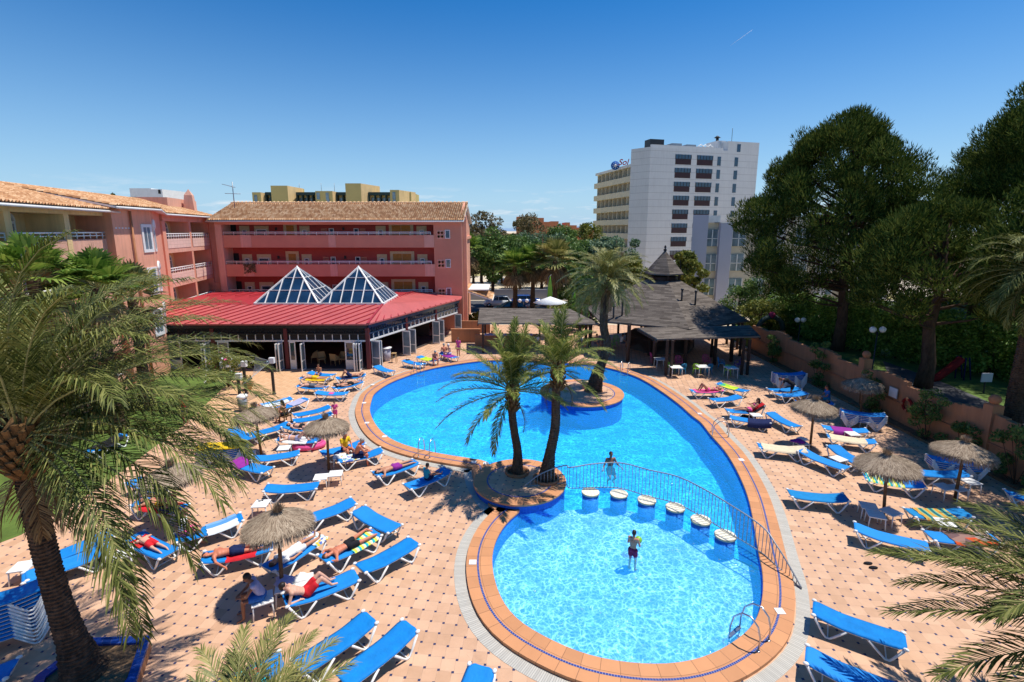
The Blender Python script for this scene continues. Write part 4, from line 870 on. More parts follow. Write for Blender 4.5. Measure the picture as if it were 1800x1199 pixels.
# ================================================================== BACKGROUND BUILDINGS
def blockbox(mb, x0, x1, y0, y1, z0, z1): mb.box(((x0+x1)/2, (y0+y1)/2, (z0+z1)/2), (x1-x0, y1-y0, z1-z0))
# white hotel tower
TY = 106.; T0 = A(1137, 400, TY); T1 = A(1322, 400, TY+7); tw = thing('hotel_tower', 'tall white nine-storey hotel tower with dark ribbon windows and red rooftop lettering', 'building', (T0.x, T0.y, 0))
ft = Facade((T0.x, T0.y), (T1.x, T1.y)); ft.org = V3(T0.x, T0.y); LT = ft.L; zT = A(1137, 258, TY).z
Tb = A(1104, 400, TY+3.2); bl = V3(Tb.x, Tb.y)-ft.org
mb = MB(); e = ft.pt(LT, 0); mb.prism([(0, 0), (e.x, e.y), (e.x+3, e.y+16), (bl.x+5.2, bl.y+18), (bl.x, bl.y)], -1, zT); mb.build('walls', 'towerwhite', tw)
mb = MB(); ft.box(mb, .2, LT*.66, zT, zT+.5, -.5, -.1); mb.build('parapet', 'towerwhite', tw)
mb = MB(); ft.box(mb, LT*.70, LT, zT, zT+1.9, -9, -.002); ft.box(mb, LT*.66, LT*.74, zT, zT+2.3, -6, -2); mb.build('stair_head', 'towerwhite', tw)
st = 2.93; zr = [A(1180, y, TY+1).z for y in (278, 302, 326.5, 351, 375.5, 400, 424, 448, 472)]
fb2 = Facade((Tb.x, Tb.y), (T0.x, T0.y)); fb2.org = ft.org
mb = MB()
for z in zr: 
    for dz in (1.35, -.05): ft.box(mb, 0, LT, z+dz, z+dz+.06, -.01, .02); fb2.box(mb, 0, fb2.L, z+dz, z+dz+.06, -.01, .02)
mb.build('grooves', 'towerband', tw)
tx = lambda px: ft.s_at(px)
for k, z in enumerate(zr):
    for x0, x1 in ((1180, 1207), (1217, 1244)):
        a0, a1 = tx(x0), tx(x1); b = MB(); ft.box(b, a0, a1, z-1.15, z-.05, .0, .04); pn = b.build('window_panel', 'panel', tw)
        b = MB(); ft.box(b, a0, a1, z-.05, z+.85, .0, .03); gl_ = b.build('window', 'glass', tw); b = MB()
        for j in range(6): x = a0+(a1-a0)*j/5; ft.box(b, x-.05, x+.05, z-.05, z+.85, .03, .07)
        ft.box(b, a0, a1, z-.08, z+.0, .03, .08); b.build('mullions', 'black', gl_)
    for x0, x1 in ((1252, 1258), (1281.5, 1287.5)): b = MB(); ft.box(b, tx(x0), tx(x1), z-1.1, z+.75, 0, .04); b.build('window', 'glass', tw)
b = MB(); ft.box(b, tx(1284), tx(1290), zT-.2, zT+1.4, 0, .04); b.build('window', 'glass', tw)
for a0, a1, h in ((.4, 3.6, 1.7), (5.5, 7.8, 1.1), (9., 11.2, 1.0)):
    b = MB(); ft.box(b, a0, a1, zT+.1, zT+h, -3.2, -1.); b.build('roof_plant', 'black' if a0 < 1 else 'railmetal', tw)
b = MB(); [b.tube([ft.pt(x, zT+.3, -2), ft.pt(x+1.6, zT+1.3, -2), ft.pt(x+3, zT+.4, -2)], .12, 5) for x in (11.5, 12.6, 13.8)]; b.build('roof_pipes', 'white', tw)
b = MB(); b.tube([ft.pt(LT*.68, zT+2.3, -3), ft.pt(LT*.68, zT+3.0, -3)], .3, 6); b.lathe([(.8, 0), (.05, .5)], 4, ft.pt(LT*.68, zT+3.0, -3)); b.tube([ft.pt(LT*.82, zT+1.8, -3), ft.pt(LT*.82, zT+5.2, -3)], .05, 4); b.build('chimney', 'black', tw)
# balcony wing
W0 = A(1105, 400, 110.); W1 = A(1046, 400, 128.); fwg = Facade((W1.x, W1.y), (W0.x, W0.y)); fwg.org = ft.org; LW = fwg.L; zW = A(1105, 292, 110.).z
b = MB(); fwg.box(b, 0, LW, -1, zW, -12, -1.6); b.build('wing', 'beige', tw)
for k in range(9):
    z = zW-3.0*(k+1)
    b = MB(); fwg.box(b, -1.4, LW, z-.15, z+1.05, -.3, 0); fwg.box(b, -1.4, LW, z-.16, z+.0, -1.6, -.3); fwg.box(b, -1.4, -1.2, z-.15, z+1.05, -4, -.3)
    for j in range(9): fwg.box(b, LW*j/8-.08, LW*j/8+.08, z, z+2.85, -1.6, -.31)
    b.build('balcony', 'beige', tw)
    b = MB(); [fwg.box(b, LW*j/8+.3, LW*j/8+1.6, z+.05, z+2.2, -1.6, -1.55) for j in range(8)]; b.build('window', 'glasspale', tw)
b = MB(); fwg.box(b, -1.0, LW, zW-.05, zW+.5, -4, -.1); b.build('wing_parapet', 'towerwhite', tw)
def text_mesh(txt, size, loc, mtx, m, parent, name='lettering', ext=.06, shear=.25):
    cu = bpy.data.curves.new('t', 'FONT'); cu.body = txt; cu.size = size; cu.extrude = ext; cu.shear = shear; cu.offset = size*.012; ob = bpy.data.objects.new('t', cu); C.objects.link(ob)
    dg = bpy.context.evaluated_depsgraph_get(); me = bpy.data.meshes.new_from_object(ob.evaluated_get(dg)); bpy.data.objects.remove(ob)
    me.materials.clear(); me.materials.append(M[m]); o = bpy.data.objects.new(name, me); C.objects.link(o); o.matrix_local = Matrix.Translation(loc) @ mtx.to_4x4(); o.parent = parent; return o
p = A(1086.5, 291, 114.)-ft.org
m3 = Matrix(((1, 0, 0), (0, 0, -1), (0, 1, 0)))
text_mesh('Sol I', 1.75, p+V3(0, 0, .1), Matrix.Rotation(R(-10), 3, 'Z') @ m3, 'c_red', tw)
p = A(1081.5, 291, 115)-ft.org; b = MB(); b.lathe([(.95, -.1), (.95, .1)], 20, p, Matrix.Rotation(R(90), 3, 'X')); ob = b.build('emblem', 'c_blue', tw)
b = MB(); b.lathe([(.30, -.16), (.30, -.1)], 12, p, Matrix.Rotation(R(90), 3, 'X') @ Matrix.Rotation(pi, 3, 'X')); [b.bar(p+V3(.35*cos(g), -.14, .35*sin(g)), p+V3(.75*cos(g), -.14, .75*sin(g)), .06, .08) for g in [k*pi/4 for k in range(8)]]; b.build('sun_mark', 'c_white', ob)
# olive/ochre apartment block
OY = 125.; ob0 = A(442, 360, OY); ap_ = thing('apartment_block', 'ochre apartment block with stair towers and dark balconies above the pink hotel roof', 'building', (ob0.x, OY, 0))
ax = lambda px: A(px, 340, OY).x-ob0.x; az = lambda y: A(580, y, OY).z
def vol(mb, x0, x1, top, d0=0, d1=12): blockbox(mb, ax(x0), ax(x1), d0, d1, 0, az(top))
mb = MB(); vol(mb, 443, 708, 338, 2.2, 14); mb.build('body', 'olive', ap_)
for (x0, x1, tp, dd) in ((443, 458, 338, 0), (480, 509, 327, -1), (555, 585, 336, -.3), (610, 637, 323, -1), (686, 702, 334, -.3)):
    b = MB(); vol(b, x0, x1, tp, dd, 9); b.build('stair_tower', 'olive', ap_)
    b = MB(); b.add([(ax(x1)+.01, dd+.01, 0), (ax(x1)+3.0 if x0 > 600 else ax(x1)+1.3, 5, 0), (ax(x1)+3.0 if x0 > 600 else ax(x1)+1.3, 5, az(tp)-.2), (ax(x1)+.01, dd+.01, az(tp)-.02)], [(0, 1, 2, 3)]); b.build('side_wall', 'yellow', ap_)
b = MB(); blockbox(b, ax(702), ax(718), 3.0, 14, 0, az(336)); b.build('end_wing', 'olive', ap_)
for (x0, x1) in ((463, 480), (518, 555), (589, 610), (646, 686)):
    n = max(2, round((x1-x0)/9))
    for r_ in range(3):
        z = az(338)-1.6-3.0*(r_+0); b = MB(); blockbox(b, ax(x0), ax(x1), 1.2, 1.4, z-2.3, z-1.1); blockbox(b, ax(x0), ax(x1), 1.4, 2.2, z-2.4, z-2.3); b.build('balcony', 'greendark', ap_)
        b = MB(); [blockbox(b, ax(x0)+(ax(x1)-ax(x0))*(j+.2)/n, ax(x0)+(ax(x1)-ax(x0))*(j+.75)/n, 2.1, 2.19, z-2.2, z+.4) for j in range(n)]; b.build('window', 'glasspale', ap_)
    b = MB(); [blockbox(b, ax(x0)+(ax(x1)-ax(x0))*j/n-.15, ax(x0)+(ax(x1)-ax(x0))*j/n+.15, 1.0, 2.2, 0, az(338)) for j in range(n)]; blockbox(b, ax(x0), ax(x1), .9, 2.2, az(338)-.6, az(338)+.1); b.build('balcony_frame', 'greendark', ap_)
for (px, y) in ((449, 349), (560, 345), (576, 345), (693, 344), (577, 357), (693, 357)): b = MB(); blockbox(b, ax(px-2.6), ax(px+2.6), -.45 if px > 500 else -.1, -.3 if px > 500 else -.0, az(y)-.8, az(y)+.8); b.build('window', 'glasspale', ap_)
for px in (512, 552, 632, 576): b = MB(); b.tube([(ax(px), 5, az(338)), (ax(px), 5, az(338)+2.6)], .05, 4); b.build('roof_mast', 'railmetal', ap_)
# white rooftop block
wp = A(230, 350, 70); t = thing('white_roof_block', 'white flat-topped block above the tiled roof at upper left', 'building', (wp.x, 70, 0)); wx = lambda px: A(px, 345, 70).x-wp.x; wz = lambda y: A(250, y, 70).z
b = MB(); blockbox(b, 0, wx(267), 0, 7, 0, wz(331)); blockbox(b, wx(267), wx(289), -.3, 6, 0, wz(333)); b.build('walls', 'white', t); b = MB(); blockbox(b, wx(282), wx(286), -.34, -.3, wz(341), wz(334)); b.build('window', 'dark', t)
# far terracotta building and low far blocks
fp = A(908, 400, 170); t = thing('terracotta_building', 'stepped terracotta building far behind the trees', 'building', (fp.x, 170, 0)); fx = lambda px: A(px, 390, 170).x-fp.x; fz = lambda y: A(950, y, 170).z
for (x0, x1, y) in ((908, 942, 381), (942, 956, 383), (956, 968, 390), (968, 982, 389), (982, 994, 396), (994, 1002, 391), (1002, 1014, 396), (1014, 1044, 400)):
    b = MB(); blockbox(b, fx(x0), fx(x1), 0, 12, 0, fz(y)); w = b.build('wall', 'farred', t)
    b = MB(); [blockbox(b, fx(x0)+1+2.6*j, fx(x0)+2.1+2.6*j, -.05, 0, fz(y)-3.4-3*r_, fz(y)-1.8-3*r_) for j in range(int((fx(x1)-fx(x0)-1)/2.6)) for r_ in range(3)]; (b.build('window', 'glasspale', w) if b.v else 0)
fp = A(862, 412, 210); t = thing('low_far_building', 'long low pale building on the horizon between the trees', 'building', (fp.x, 210, 0)); b = MB(); blockbox(b, 0, 16, 0, 10, 0, A(870, 412, 210).z); b.build('wall', 'cream', t); b = MB(); blockbox(b, -.5, 16.5, -.5, 10.5, A(870, 412, 210).z, A(870, 410.5, 210).z); b.build('roof', 'rtile', t)
b = MB(); [blockbox(b, 1.2+3*j, 2.6+3*j, -.05, 0, 3.5, 6) for j in range(5)]; b.build('window', 'glasspale', t)
# grey apartment building to the right
GY = 62.; g0 = A(1213, 400, GY); gb = thing('grey_apartments', 'grey and beige four-storey apartment building behind the bar and pine', 'building', (g0.x, GY, 0)); gx = lambda px: A(px, 420, GY).x-g0.x; gz = lambda y: A(1250, y, GY).z
b = MB(); b.prism([(gx(1213), -.6), (gx(1240), -.6), (gx(1240)+4, 11), (gx(1213)+4.4, 11)], 0, gz(378)); b.prism([(gx(1262), -.6), (gx(1283), -.6), (gx(1283), 2), (gx(1262), 2)], 0, gz(392)); b.build('grey_wall', 'greywall', gb)
b = MB(); blockbox(b, gx(1240), gx(1262), 0, 2, 0, gz(392)); b.prism([(gx(1283), .4), (gx(1560), .4), (gx(1560)+6, 13), (gx(1283)+5, 13)], 0, gz(381)); b.build('beige_wall', 'beige', gb)
b = MB(); blockbox(b, gx(1240), gx(1262), -.3, 2, gz(391), gz(379)); blockbox(b, gx(1262), gx(1300), -.62, 1.5, gz(392.2), gz(391)); b.build('white_panel', 'white', gb)
for r_ in range(4):
    z = gz(433)-3.0*r_ if r_ < 2 else gz(433)-3.0*r_
    for (x0, x1, d) in ((1241, 1261, -.05), (1288, 1312, .35), (1330, 1352, .35), (1400, 1425, .35), (1450, 1475, .35), (1500, 1525, .35)):
        b = MB(); blockbox(b, gx(x0), gx(x1), d-.08, d+.0, z, z+2.0); w = b.build('window', 'glasspale', gb)
        b = MB(); [blockbox(b, gx(x0)+(gx(x1)-gx(x0))*j/2-.05, gx(x0)+(gx(x1)-gx(x0))*j/2+.05, d-.14, d-.08, z, z+2.0) for j in range(3)]; blockbox(b, gx(x0), gx(x1), d-.14, d-.09, z+.9, z+.98); b.build('frame', 'white', w)
for x0 in (1360, 1440, 1490, 1545): b = MB(); blockbox(b, gx(x0), gx(x0+14), -.8, .5, 0, gz(381)+.3); b.build('fin_wall', 'towerwhite', gb)
t = thing('green_screen', 'dark green garden fence panel behind the hedge', 'fence', (40, 49, 0)); b = MB()
for k in range(9): blockbox(b, -2+k*2.5, .45+k*2.5, 0, .08, 1.1, 3.6)
b.build('panel', 'greendark', t); b = MB(); [b.box((-2.05+k*2.5, 0, 2.4), (.1, .14, 2.8)) for k in range(10)]; b.build('posts', 'black', t)
# parking kerb wall
t = thing('field_wall', 'low grey wall along the far side of the car park', 'wall', (10, 73, 0)); b = MB(); blockbox(b, -22, 45, 0, .3, 0, 1.5); b.build('wall', 'towerband', t)
# ================================================================== CARS
def make_car(label, col, x, y, rz, L=4.0, wag=False):
    t = thing('parked_car', label, 'car', (x, y, 0), rz, 'cars parked along the kerb')
    W = 1.7; n = 9; sect = [(-L/2, .35, .72, .80), (-L/2+.06, .22, .88, .84), (-L*.32, .2, .95, .85), (-L*.15, .2, .98, .85), (0, .2, .98, .85), (L*.2, .2, .98, .85), (L*.36, .2, .93, .84), (L/2-.1, .24, .78, .80), (L/2, .36, .62, .72)]
    mb = MB(); vs = []
    for (xx, z0, z1, w) in sect: vs += [(xx, -w*.94, z0), (xx, -w, (z0+z1)/2), (xx, -w*.9, z1), (xx, w*.9, z1), (xx, w, (z0+z1)/2), (xx, w*.94, z0)]
    fs = [(i*6+j, i*6+(j+1) % 6, (i+1)*6+(j+1) % 6, (i+1)*6+j) for i in range(n-1) for j in range(6)]+[tuple(range(5, -1, -1)), tuple((n-1)*6+j for j in range(6))]
    mb.add(vs, fs, True); mb.build('body', col, t)
    r0, r1 = (-L*.43, L*.28); s2 = [(r0, .92, .76, 0), (r0+.35, 1.40, .62, 1), (r1-.85, 1.44, .62, 1), (r1, .94, .74, 0)]; vs = []; 
    mb = MB(); lo = [(r0, .92, .77), (r1, .94, .77)]; 
    P = [(r0, -.77, .90), (r1, -.77, .92), (r1, .77, .92), (r0, .77, .90), (r0+.3, -.60, 1.42), (r1-.85, -.60, 1.42), (r1-.85, .60, 1.42), (r0+.3, .60, 1.42)]
    mb.add(P, [(0, 1, 5, 4), (2, 3, 7, 6), (1, 2, 6, 5), (3, 0, 4, 7)]); gl = mb.build('windows', 'glass', t)
    mb = MB(); mb.add([(r0+.27, -.62, 1.41), (r1-.80, -.62, 1.41), (r1-.80, .62, 1.41), (r0+.27, .62, 1.41), (r0+.45, -.5, 1.47), (r1-.98, -.5, 1.47), (r1-.98, .5, 1.47), (r0+.45, .5, 1.47)], [(0, 1, 5, 4), (1, 2, 6, 5), (2, 3, 7, 6), (3, 0, 4, 7), (4, 5, 6, 7)])
    for sx in (-1, 1):
        for a, b_ in (((r0, .79*sx, .9), (r0+.3, .62*sx, 1.42)), ((-.1, .79*sx, .95), (-.1, .63*sx, 1.42)), ((r1, .79*sx, .93), (r1-.85, .62*sx, 1.42))): mb.bar(a, b_, .07, .05)
    mb.build('roof', col, t)
    for xx in (-L*.31, L*.31):
        for s in (-1, 1):
            b = MB(); b.lathe([(.31, -.1), (.33, -.06), (.33, .06), (.31, .1)], 16, (xx, s*.76, .32), Matrix.Rotation(pi/2, 3, 'X')); w = b.build('wheel', 'black', t); b = MB(); b.lathe([(.19, -.12), (.19, .12)], 10, (xx, s*.76, .32), Matrix.Rotation(pi/2, 3, 'X')); b.build('rim', 'steel', w)
    for s in (-1, 1): b = MB(); b.ball((L/2-.09, s*.58, .66), .12, 8, 6, (.6, 1.4, .8)); b.build('headlight', 'glasspale', t); b = MB(); b.box((-L/2+.02, s*.62, .75), (.06, .25, .18)); b.build('tail_light', 'c_red', t)
    return t
M['carwhite'] = mat('silver white paint', (.62, .66, .70), .2, .03, 1, spec=.9); M['carblue'] = mat('blue paint', (.03, .08, .28), .2, .05, 1, spec=.9); M['carblack'] = mat('black paint', (.015, .03, .03), .15, .1, 1, spec=.9); M['cargrey'] = mat('dark grey paint', (.05, .05, .06), .15, .1, 1, spec=.9)
make_car('silver-white hatchback parked by the low wall beyond the canopy', 'carwhite', A(875, 530, 66).x, 66, R(182), 3.7)
make_car('blue saloon car parked behind the fan palm trunks', 'carblue', A(926, 527, 67).x, 67, R(2), 4.3)
make_car('black car parked nearer, partly behind the globe lamp', 'carblack', A(897, 537, 60.5).x, 60.5, R(185), 4.1)
make_car('dark grey car to the right of the globe lamp', 'cargrey', A(950, 535, 61.5).x, 61.5, R(175), 4.0)
# ================================================================== street furniture
def globe_lamp(x, y, zbase, h, label, wid=.38):
    t = thing('globe_lamp', label, 'lamp', (x, y, zbase), 0, 'twin globe lamps')
    b = MB(); b.lathe([(.09, 0), (.07, .3), (.035, .4), (.035, h)], 8); b.tube([(-wid, 0, h-.05), (0, 0, h-.15), (wid, 0, h-.05)], .02, 6); b.build('post', 'black', t)
    for s in (-1, 1): b = MB(); b.ball((s*wid, 0, h+.12), .19, 14, 10); b.build('globe', 'white', t)
    return t
p = A(920, 529, 52); globe_lamp(p.x, 52, 0, p.z-.1, 'twin white globe lamp standing in front of the parked cars', .37)
p = A(1543, 580, 30); globe_lamp(p.x, 30, 1.15, p.z-1.25, 'twin globe lamp on the garden lawn behind the terracotta wall', .30)
p = A(1407, 563, 39); globe_lamp(p.x, 39, 1.15, p.z-1.25, 'dim twin globe lamp in the bushes left of the big pine trunk', .24)
def lamp_post(px, py, ty, label, side=-1):
    p = G(px, py); top = A(px-3, ty, p.y); h = top.z; t = thing('lamp_post', label, 'lamp post', p, 0, 'black posts on the paved terrace')
    b = MB(); b.lathe([(.13, 0), (.13, .05), (.09, .08)], 12); b.box((0, 0, h/2), (.13, .13, h)); b.build('post', 'black', t)
    b = MB(); b.box((.06, -.02, h+.02), (.30, .24, .34)); b.build('floodlight', 'white', t); b = MB(); b.ball((-.24, 0, h-.12), .11, 10, 8); b.build('globe', 'glasspale', t)
    return p, h
q1 = lamp_post(482, 693, 634, 'black post with white floodlight standing free on the paved terrace'); q2 = lamp_post(433, 692, 640, 'black post between the flowering bush and the free-standing post'); q3 = lamp_post(424, 718, 662, 'black post nearest the palm fronds, beside the litter bin')
t = thing('net_frame', 'folded wire net frame hung between the black posts', 'net', (0, 0, 0)); t.location = q2[0]; o0 = q2[0]; b = MB()
pa = V3(q1[0].x, q1[0].y, q1[1]-.05)-o0; pb_ = V3(q3[0].x, q3[0].y, 1.25)-o0; pc_ = V3(q2[0].x-1.0, q2[0].y+2.2, 2.0)-o0
b.tube([pa, pb_], .02, 5); b.tube([pa, pc_], .02, 5)
for k in range(1, 12):
    f = .10+k*.045; a1 = pa.lerp(pb_, f); a2 = pa.lerp(pc_, f); mid = (a1+a2)/2-V3(0, 0, .15); b.tube([a1, mid, a2], .010, 4); 
for k in range(1, 5): f = k/5; b.tube([pa.lerp(pb_, .62).lerp(pa.lerp(pc_, .62), f)-V3(0, 0, .08), pa.lerp(pb_, .1).lerp(pa.lerp(pc_, .1), f)], .008, 4)
b.build('wires', 'railmetal', t)
p = G(428, 722); t = thing('litter_bin', 'white square litter bin at the edge of the paved terrace', 'bin', p); b = MB(); b.lathe([(.22, 0), (.27, .75)], 4, (0, 0, 0), Matrix.Rotation(pi/4, 3, 'Z')); b.build('body', 'railmetal', t); b = MB(); b.lathe([(.31, .75), (.31, .86), (.24, .95), (.24, .90)], 4, (0, 0, 0), Matrix.Rotation(pi/4, 3, 'Z')); b.build('lid', 'white', t)
# white pointed parasol & green banners
p = A(967, 545, 47); t = thing('white_parasol', 'white pointed parasol behind the grey canopy', 'parasol', (p.x, 47, 0)); b = MB(); b.lathe([(1.6, 3.25), (1.62, 3.3), (.05, 3.85)], 8); b.build('canopy', 'c_white', t); b = MB(); b.tube([(0, 0, 0), (0, 0, 3.8)], .04, 8); b.build('pole', 'white', t)
for (px, y0, y1, l) in ((966, 483, 540, 'tall curved lime green banner flag between the fan palms'), (1009, 512, 548, 'lime green banner flag partly hidden by palm leaves')):
    Yb = 52.; z1 = A(px, y0, Yb).z; zb = A(px, y1, Yb).z; t = thing('banner_flag', l, 'flag', (A(px, 520, Yb).x, Yb, 0), 0, 'lime green banner flags'); b = MB(); b.tube([(-.25, 0, 0), (-.25, 0, z1-1.0), (-.12, 0, z1-.25), (.15, 0, z1)], .025, 6); b.build('pole', 'railmetal', t)
    b = MB(); n = 10; vs = []
    for k in range(n+1): f = k/n; z = zb+(z1-zb)*f; w = .30+.22*sin(pi*f)-.30*f**3; x0_ = -.22+.30*f**4; vs += [(x0_, .05*sin(5*f), z), (x0_+w, .08*sin(6*f+1), z-.1)]
    b.add(vs, [(2*k, 2*k+1, 2*k+3, 2*k+2) for k in range(n)]); b.build('banner', 'c_limegreen' if 'c_limegreen' in M else 'p_green', t)
# contrail
p = A(1303, 66, 2600); q = A(1284, 80, 2600); r_ = A(1323, 52, 2600); t = MB(); c0 = p; t.tube([q-c0, (q+r_)/2-c0, r_-c0], [.2, .7, .4], 6); M['cloud'] = mat('white vapour', (.8, .8, .82), .9, .02, .01); o = t.build('contrail', 'cloud', None, c0); tag(o, 'short thin white vapour trail high in the blue sky', 'contrail')
# ================================================================== VEGETATION
def palm_mesh(nf, L, seed, e_hi=82, e_lo=-25, droop=95, leaf=.50, lw=.030, nl=46, spec=None, wid=1.0, rach=.028, z0=0., curl=.5):
    """feather palm crown: returns leaf verts/faces, rachis verts/faces. spec = list of (azimuth, elevation, length, droop)"""
    g = np.random.default_rng(seed); LV = []; LF = []; rb_ = MB(); nlv = 0
    fr = spec if spec else []
    if not spec:
        for i in range(nf):
            f = i/(nf-1) if nf > 1 else 0; el = e_hi+(e_lo-e_hi)*f**.9+g.normal(0, 5); fr.append((i*137.5+g.normal(0, 9), el, L*(1-.22*abs(f-.5)*2*.6)*g.uniform(.88, 1.08), droop*g.uniform(.75, 1.2)*(1-.35*f)))
    for (az, el, l, dr) in fr:
        a = R(az); hd = np.array([cos(a), sin(a), 0]); up = np.array([0, 0, 1.]); N = 14; pts = []; tans = []; p = hd*.10+up*(z0+.02*el/10); tw = g.normal(0, .10)
        for i in range(N+1):
            s = i/N; e = R(el-dr*s**1.5); a2 = a+tw*s*s*2; t = np.array([cos(a2)*cos(e), sin(a2)*cos(e), sin(e)]); tans.append(t); pts.append(p.copy()); p = p+t*(l/N)
        pts = np.array(pts); tans = np.array(tans)
        rb_.tube([Vector(q) for q in pts[::2]], [rach*(1-.85*(i/7)) for i in range(8)], 4)
        for side in (-1, 1):
            s = np.linspace(.13, 1., nl)+g.uniform(-.006, .006, nl); s = np.clip(s, 0, 1); fi = s*N; i0 = np.minimum(fi.astype(int), N-1); ff = (fi-i0)[:, None]
            P = pts[i0]*(1-ff)+pts[i0+1]*ff; T = tans[i0]*(1-ff)+tans[i0+1]*ff; T /= np.linalg.norm(T, axis=1)[:, None]
            sd = np.cross(T, up); sd /= (np.linalg.norm(sd, axis=1)[:, None]+1e-6); nu = np.cross(sd, T)
            ll = leaf*(.45+.75*np.sin(np.clip(s*1.02, 0, 1)*pi*.86+.30))*g.uniform(.85, 1.12, nl)
            ang = (.95-.55*s)[:, None]+g.normal(0, .07, (nl, 1)); lift = .42-.25*s[:, None]+g.normal(0, .12, (nl, 1))
            D = T*np.cos(ang)+sd*side*np.sin(ang)*wid+nu*lift; D /= np.linalg.norm(D, axis=1)[:, None]
            mid = P+D*(ll*.55)[:, None]; D2 = D-up*(curl+g.uniform(-.2, .2, (nl, 1))); D2 /= np.linalg.norm(D2, axis=1)[:, None]; tip = mid+D2*(ll*.45)[:, None]
            wv = np.cross(D, nu); wv /= (np.linalg.norm(wv, axis=1)[:, None]+1e-6); w = wv*lw*.5
            V = np.stack([P-w*.5, P+w*.5, mid+w, mid-w, tip+w*.12, tip-w*.12], 1).reshape(-1, 3); b = nlv+np.arange(nl)*6
            LF.append(np.stack([b, b+1, b+2, b+3], 1)); LF.append(np.stack([b+3, b+2, b+4, b+5], 1)); LV.append(V); nlv += nl*6
    return np.concatenate(LV), np.concatenate(LF), rb_
def palm_trunk(pts, rs, n=18, ring=.10, amp=.07, bole=None):
    """ringed trunk through pts with radii rs"""
    P = dens([Vector(p) for p in pts], 8); mb = MB(); L = [0]
    for i in range(1, len(P)): L.append(L[-1]+(P[i]-P[i-1]).length)
    T = L[-1]; m = max(12, int(T/ring)*3); Q = []; Rr = []
    for k in range(m+1):
        s = T*k/m; j = 0
        while j < len(L)-2 and L[j+1] < s: j += 1
        f = (s-L[j])/max(1e-6, L[j+1]-L[j]); Q.append(P[j].lerp(P[j+1], f)); u = s/T*(len(rs)-1); a = min(int(u), len(rs)-2); r = rs[a]+(rs[a+1]-rs[a])*(u-a); Rr.append(r*(1+amp*(((k % 3)/2)-.3)))
    vs = []; fs = []
    for i, p in enumerate(Q):
        for j in range(n): g = 2*pi*j/n+(i//3 % 2)*pi/n; rr = Rr[i]*(1+random.uniform(-.05, .05)+.04*(j % 2)); vs.append((p.x+cos(g)*rr, p.y+sin(g)*rr, p.z))
    for i in range(len(Q)-1):
        for j in range(n): fs.append((i*n+j, i*n+(j+1) % n, (i+1)*n+(j+1) % n, (i+1)*n+j))
    fs.append(tuple((len(Q)-1)*n+j for j in range(n))); mb.add(vs, fs); return mb
def date_palm(label, base, path, rs, crown, nf, L, seed, leaf=.5, lw=.03, nl=46, group=None, matn='frond', extra=None, boots=True, amp=.07, dead=5, **k):
    t = thing('date_palm', label, 'palm tree', base, 0, group); palm_trunk(path, rs, amp=amp).build('trunk', 'palmbark', t)
    V, Fc, rb_ = palm_mesh(nf, L, seed, leaf=leaf, lw=lw, nl=nl, **k); o = fastmesh('crown', V, Fc, matn, t); o.location = crown; r = rb_.build('frond_stems', 'rachis', o)
    if extra: V, Fc, r2 = palm_mesh(0, L, seed+5, leaf=leaf, lw=lw, nl=nl, spec=extra); o3 = fastmesh('front_fronds', V, Fc, matn, t); o3.location = crown; r2.build('frond_stems', 'rachis', o3)
    if boots:
        b = MB(); g = random.Random(seed); R0 = rs[-1]
        for i in range(60): az = i*2.4; f = i/60; z = -.75+f*.85; d = V3(cos(az), sin(az)); p0 = d*R0*.8+V3(0, 0, z-.1); ln = .22+.25*f; b.bar(p0, p0+d*ln*(.75-.5*f)+V3(0, 0, ln*.8), .11*R0/.3, .045)
        b.lathe([(R0*.95, -.8), (R0*1.25, -.3), (R0*1.15, .1), (.05, .45)], 12); bo = b.build('frond_bases', 'boots', t); bo.location = crown
    if dead:
        V, Fc, r3 = palm_mesh(0, L, seed+9, leaf=leaf*.8, lw=lw, nl=max(20, nl//2), spec=[(i*360/dead+seed*17, -50-8*(i % 3), L*.55, 45) for i in range(dead)]); o4 = fastmesh('dry_fronds', V, Fc, 'dryleaf', t); o4.location = Vector(crown)-V3(0, 0, .2); r3.build('frond_stems', 'boots', o4)
    return t
# 1. big palm front left
b0 = G(150, 1185, .3); hub = A(38, 768, b0.y-.15)
tp = [A(x, y, b0.y)-b0 for x, y in ((118, 1100), (93, 1022), (70, 930), (54, 850))]
frg = []; g_ = np.random.default_rng(3)
for i in range(46):
    f = i/45; el = 84-62*f**.9+g_.normal(0, 5); az = i*137.5+g_.normal(0, 8)
    if el < 72 and -150 < ((az+180) % 360)-180 < -25: continue
    frg.append((az, el, 4.4*g_.uniform(.85, 1.08), 80*g_.uniform(.75, 1.2)))
frg += [(-24, -20, 4.9, 72), (-30, -6, 5.0, 86), (-22, 6, 5.0, 84), (-14, 20, 5.1, 82), (-6, 30, 5.2, 78), (6, 34, 5.2, 80), (16, 40, 5.0, 80), (0, 14, 4.6, 80), (26, 22, 4.8, 85), (12, 4, 4.2, 80), (-18, 12, 4.7, 86), (-8, 22, 4.6, 84), (2, 26, 5.0, 84), (10, 20, 4.6, 88), (22, 32, 4.9, 84), (-26, 0, 4.5, 88), (32, 44, 4.8, 80),
        (190, 10, 4.2, 80), (172, -5, 4.2, 75), (60, 48, 4.8, 75), (90, 55, 4.8, 75), (40, 55, 4.8, 70)]
V_, F_, rb1 = palm_mesh(0, 4.5, 3, spec=frg, leaf=.62, lw=.025, nl=88, rach=.032, curl=.75)
t = thing('date_palm', 'huge feather palm at front left with shaggy trunk growing out of the hexagonal planter', 'palm tree', b0)
palm_trunk([(0, 0, 0)]+tp+[hub-b0-V3(0, 0, .35)], [.40, .25, .21, .20, .20, .21, .25], n=22, ring=.085, amp=.14).build('trunk', 'palmbark', t)
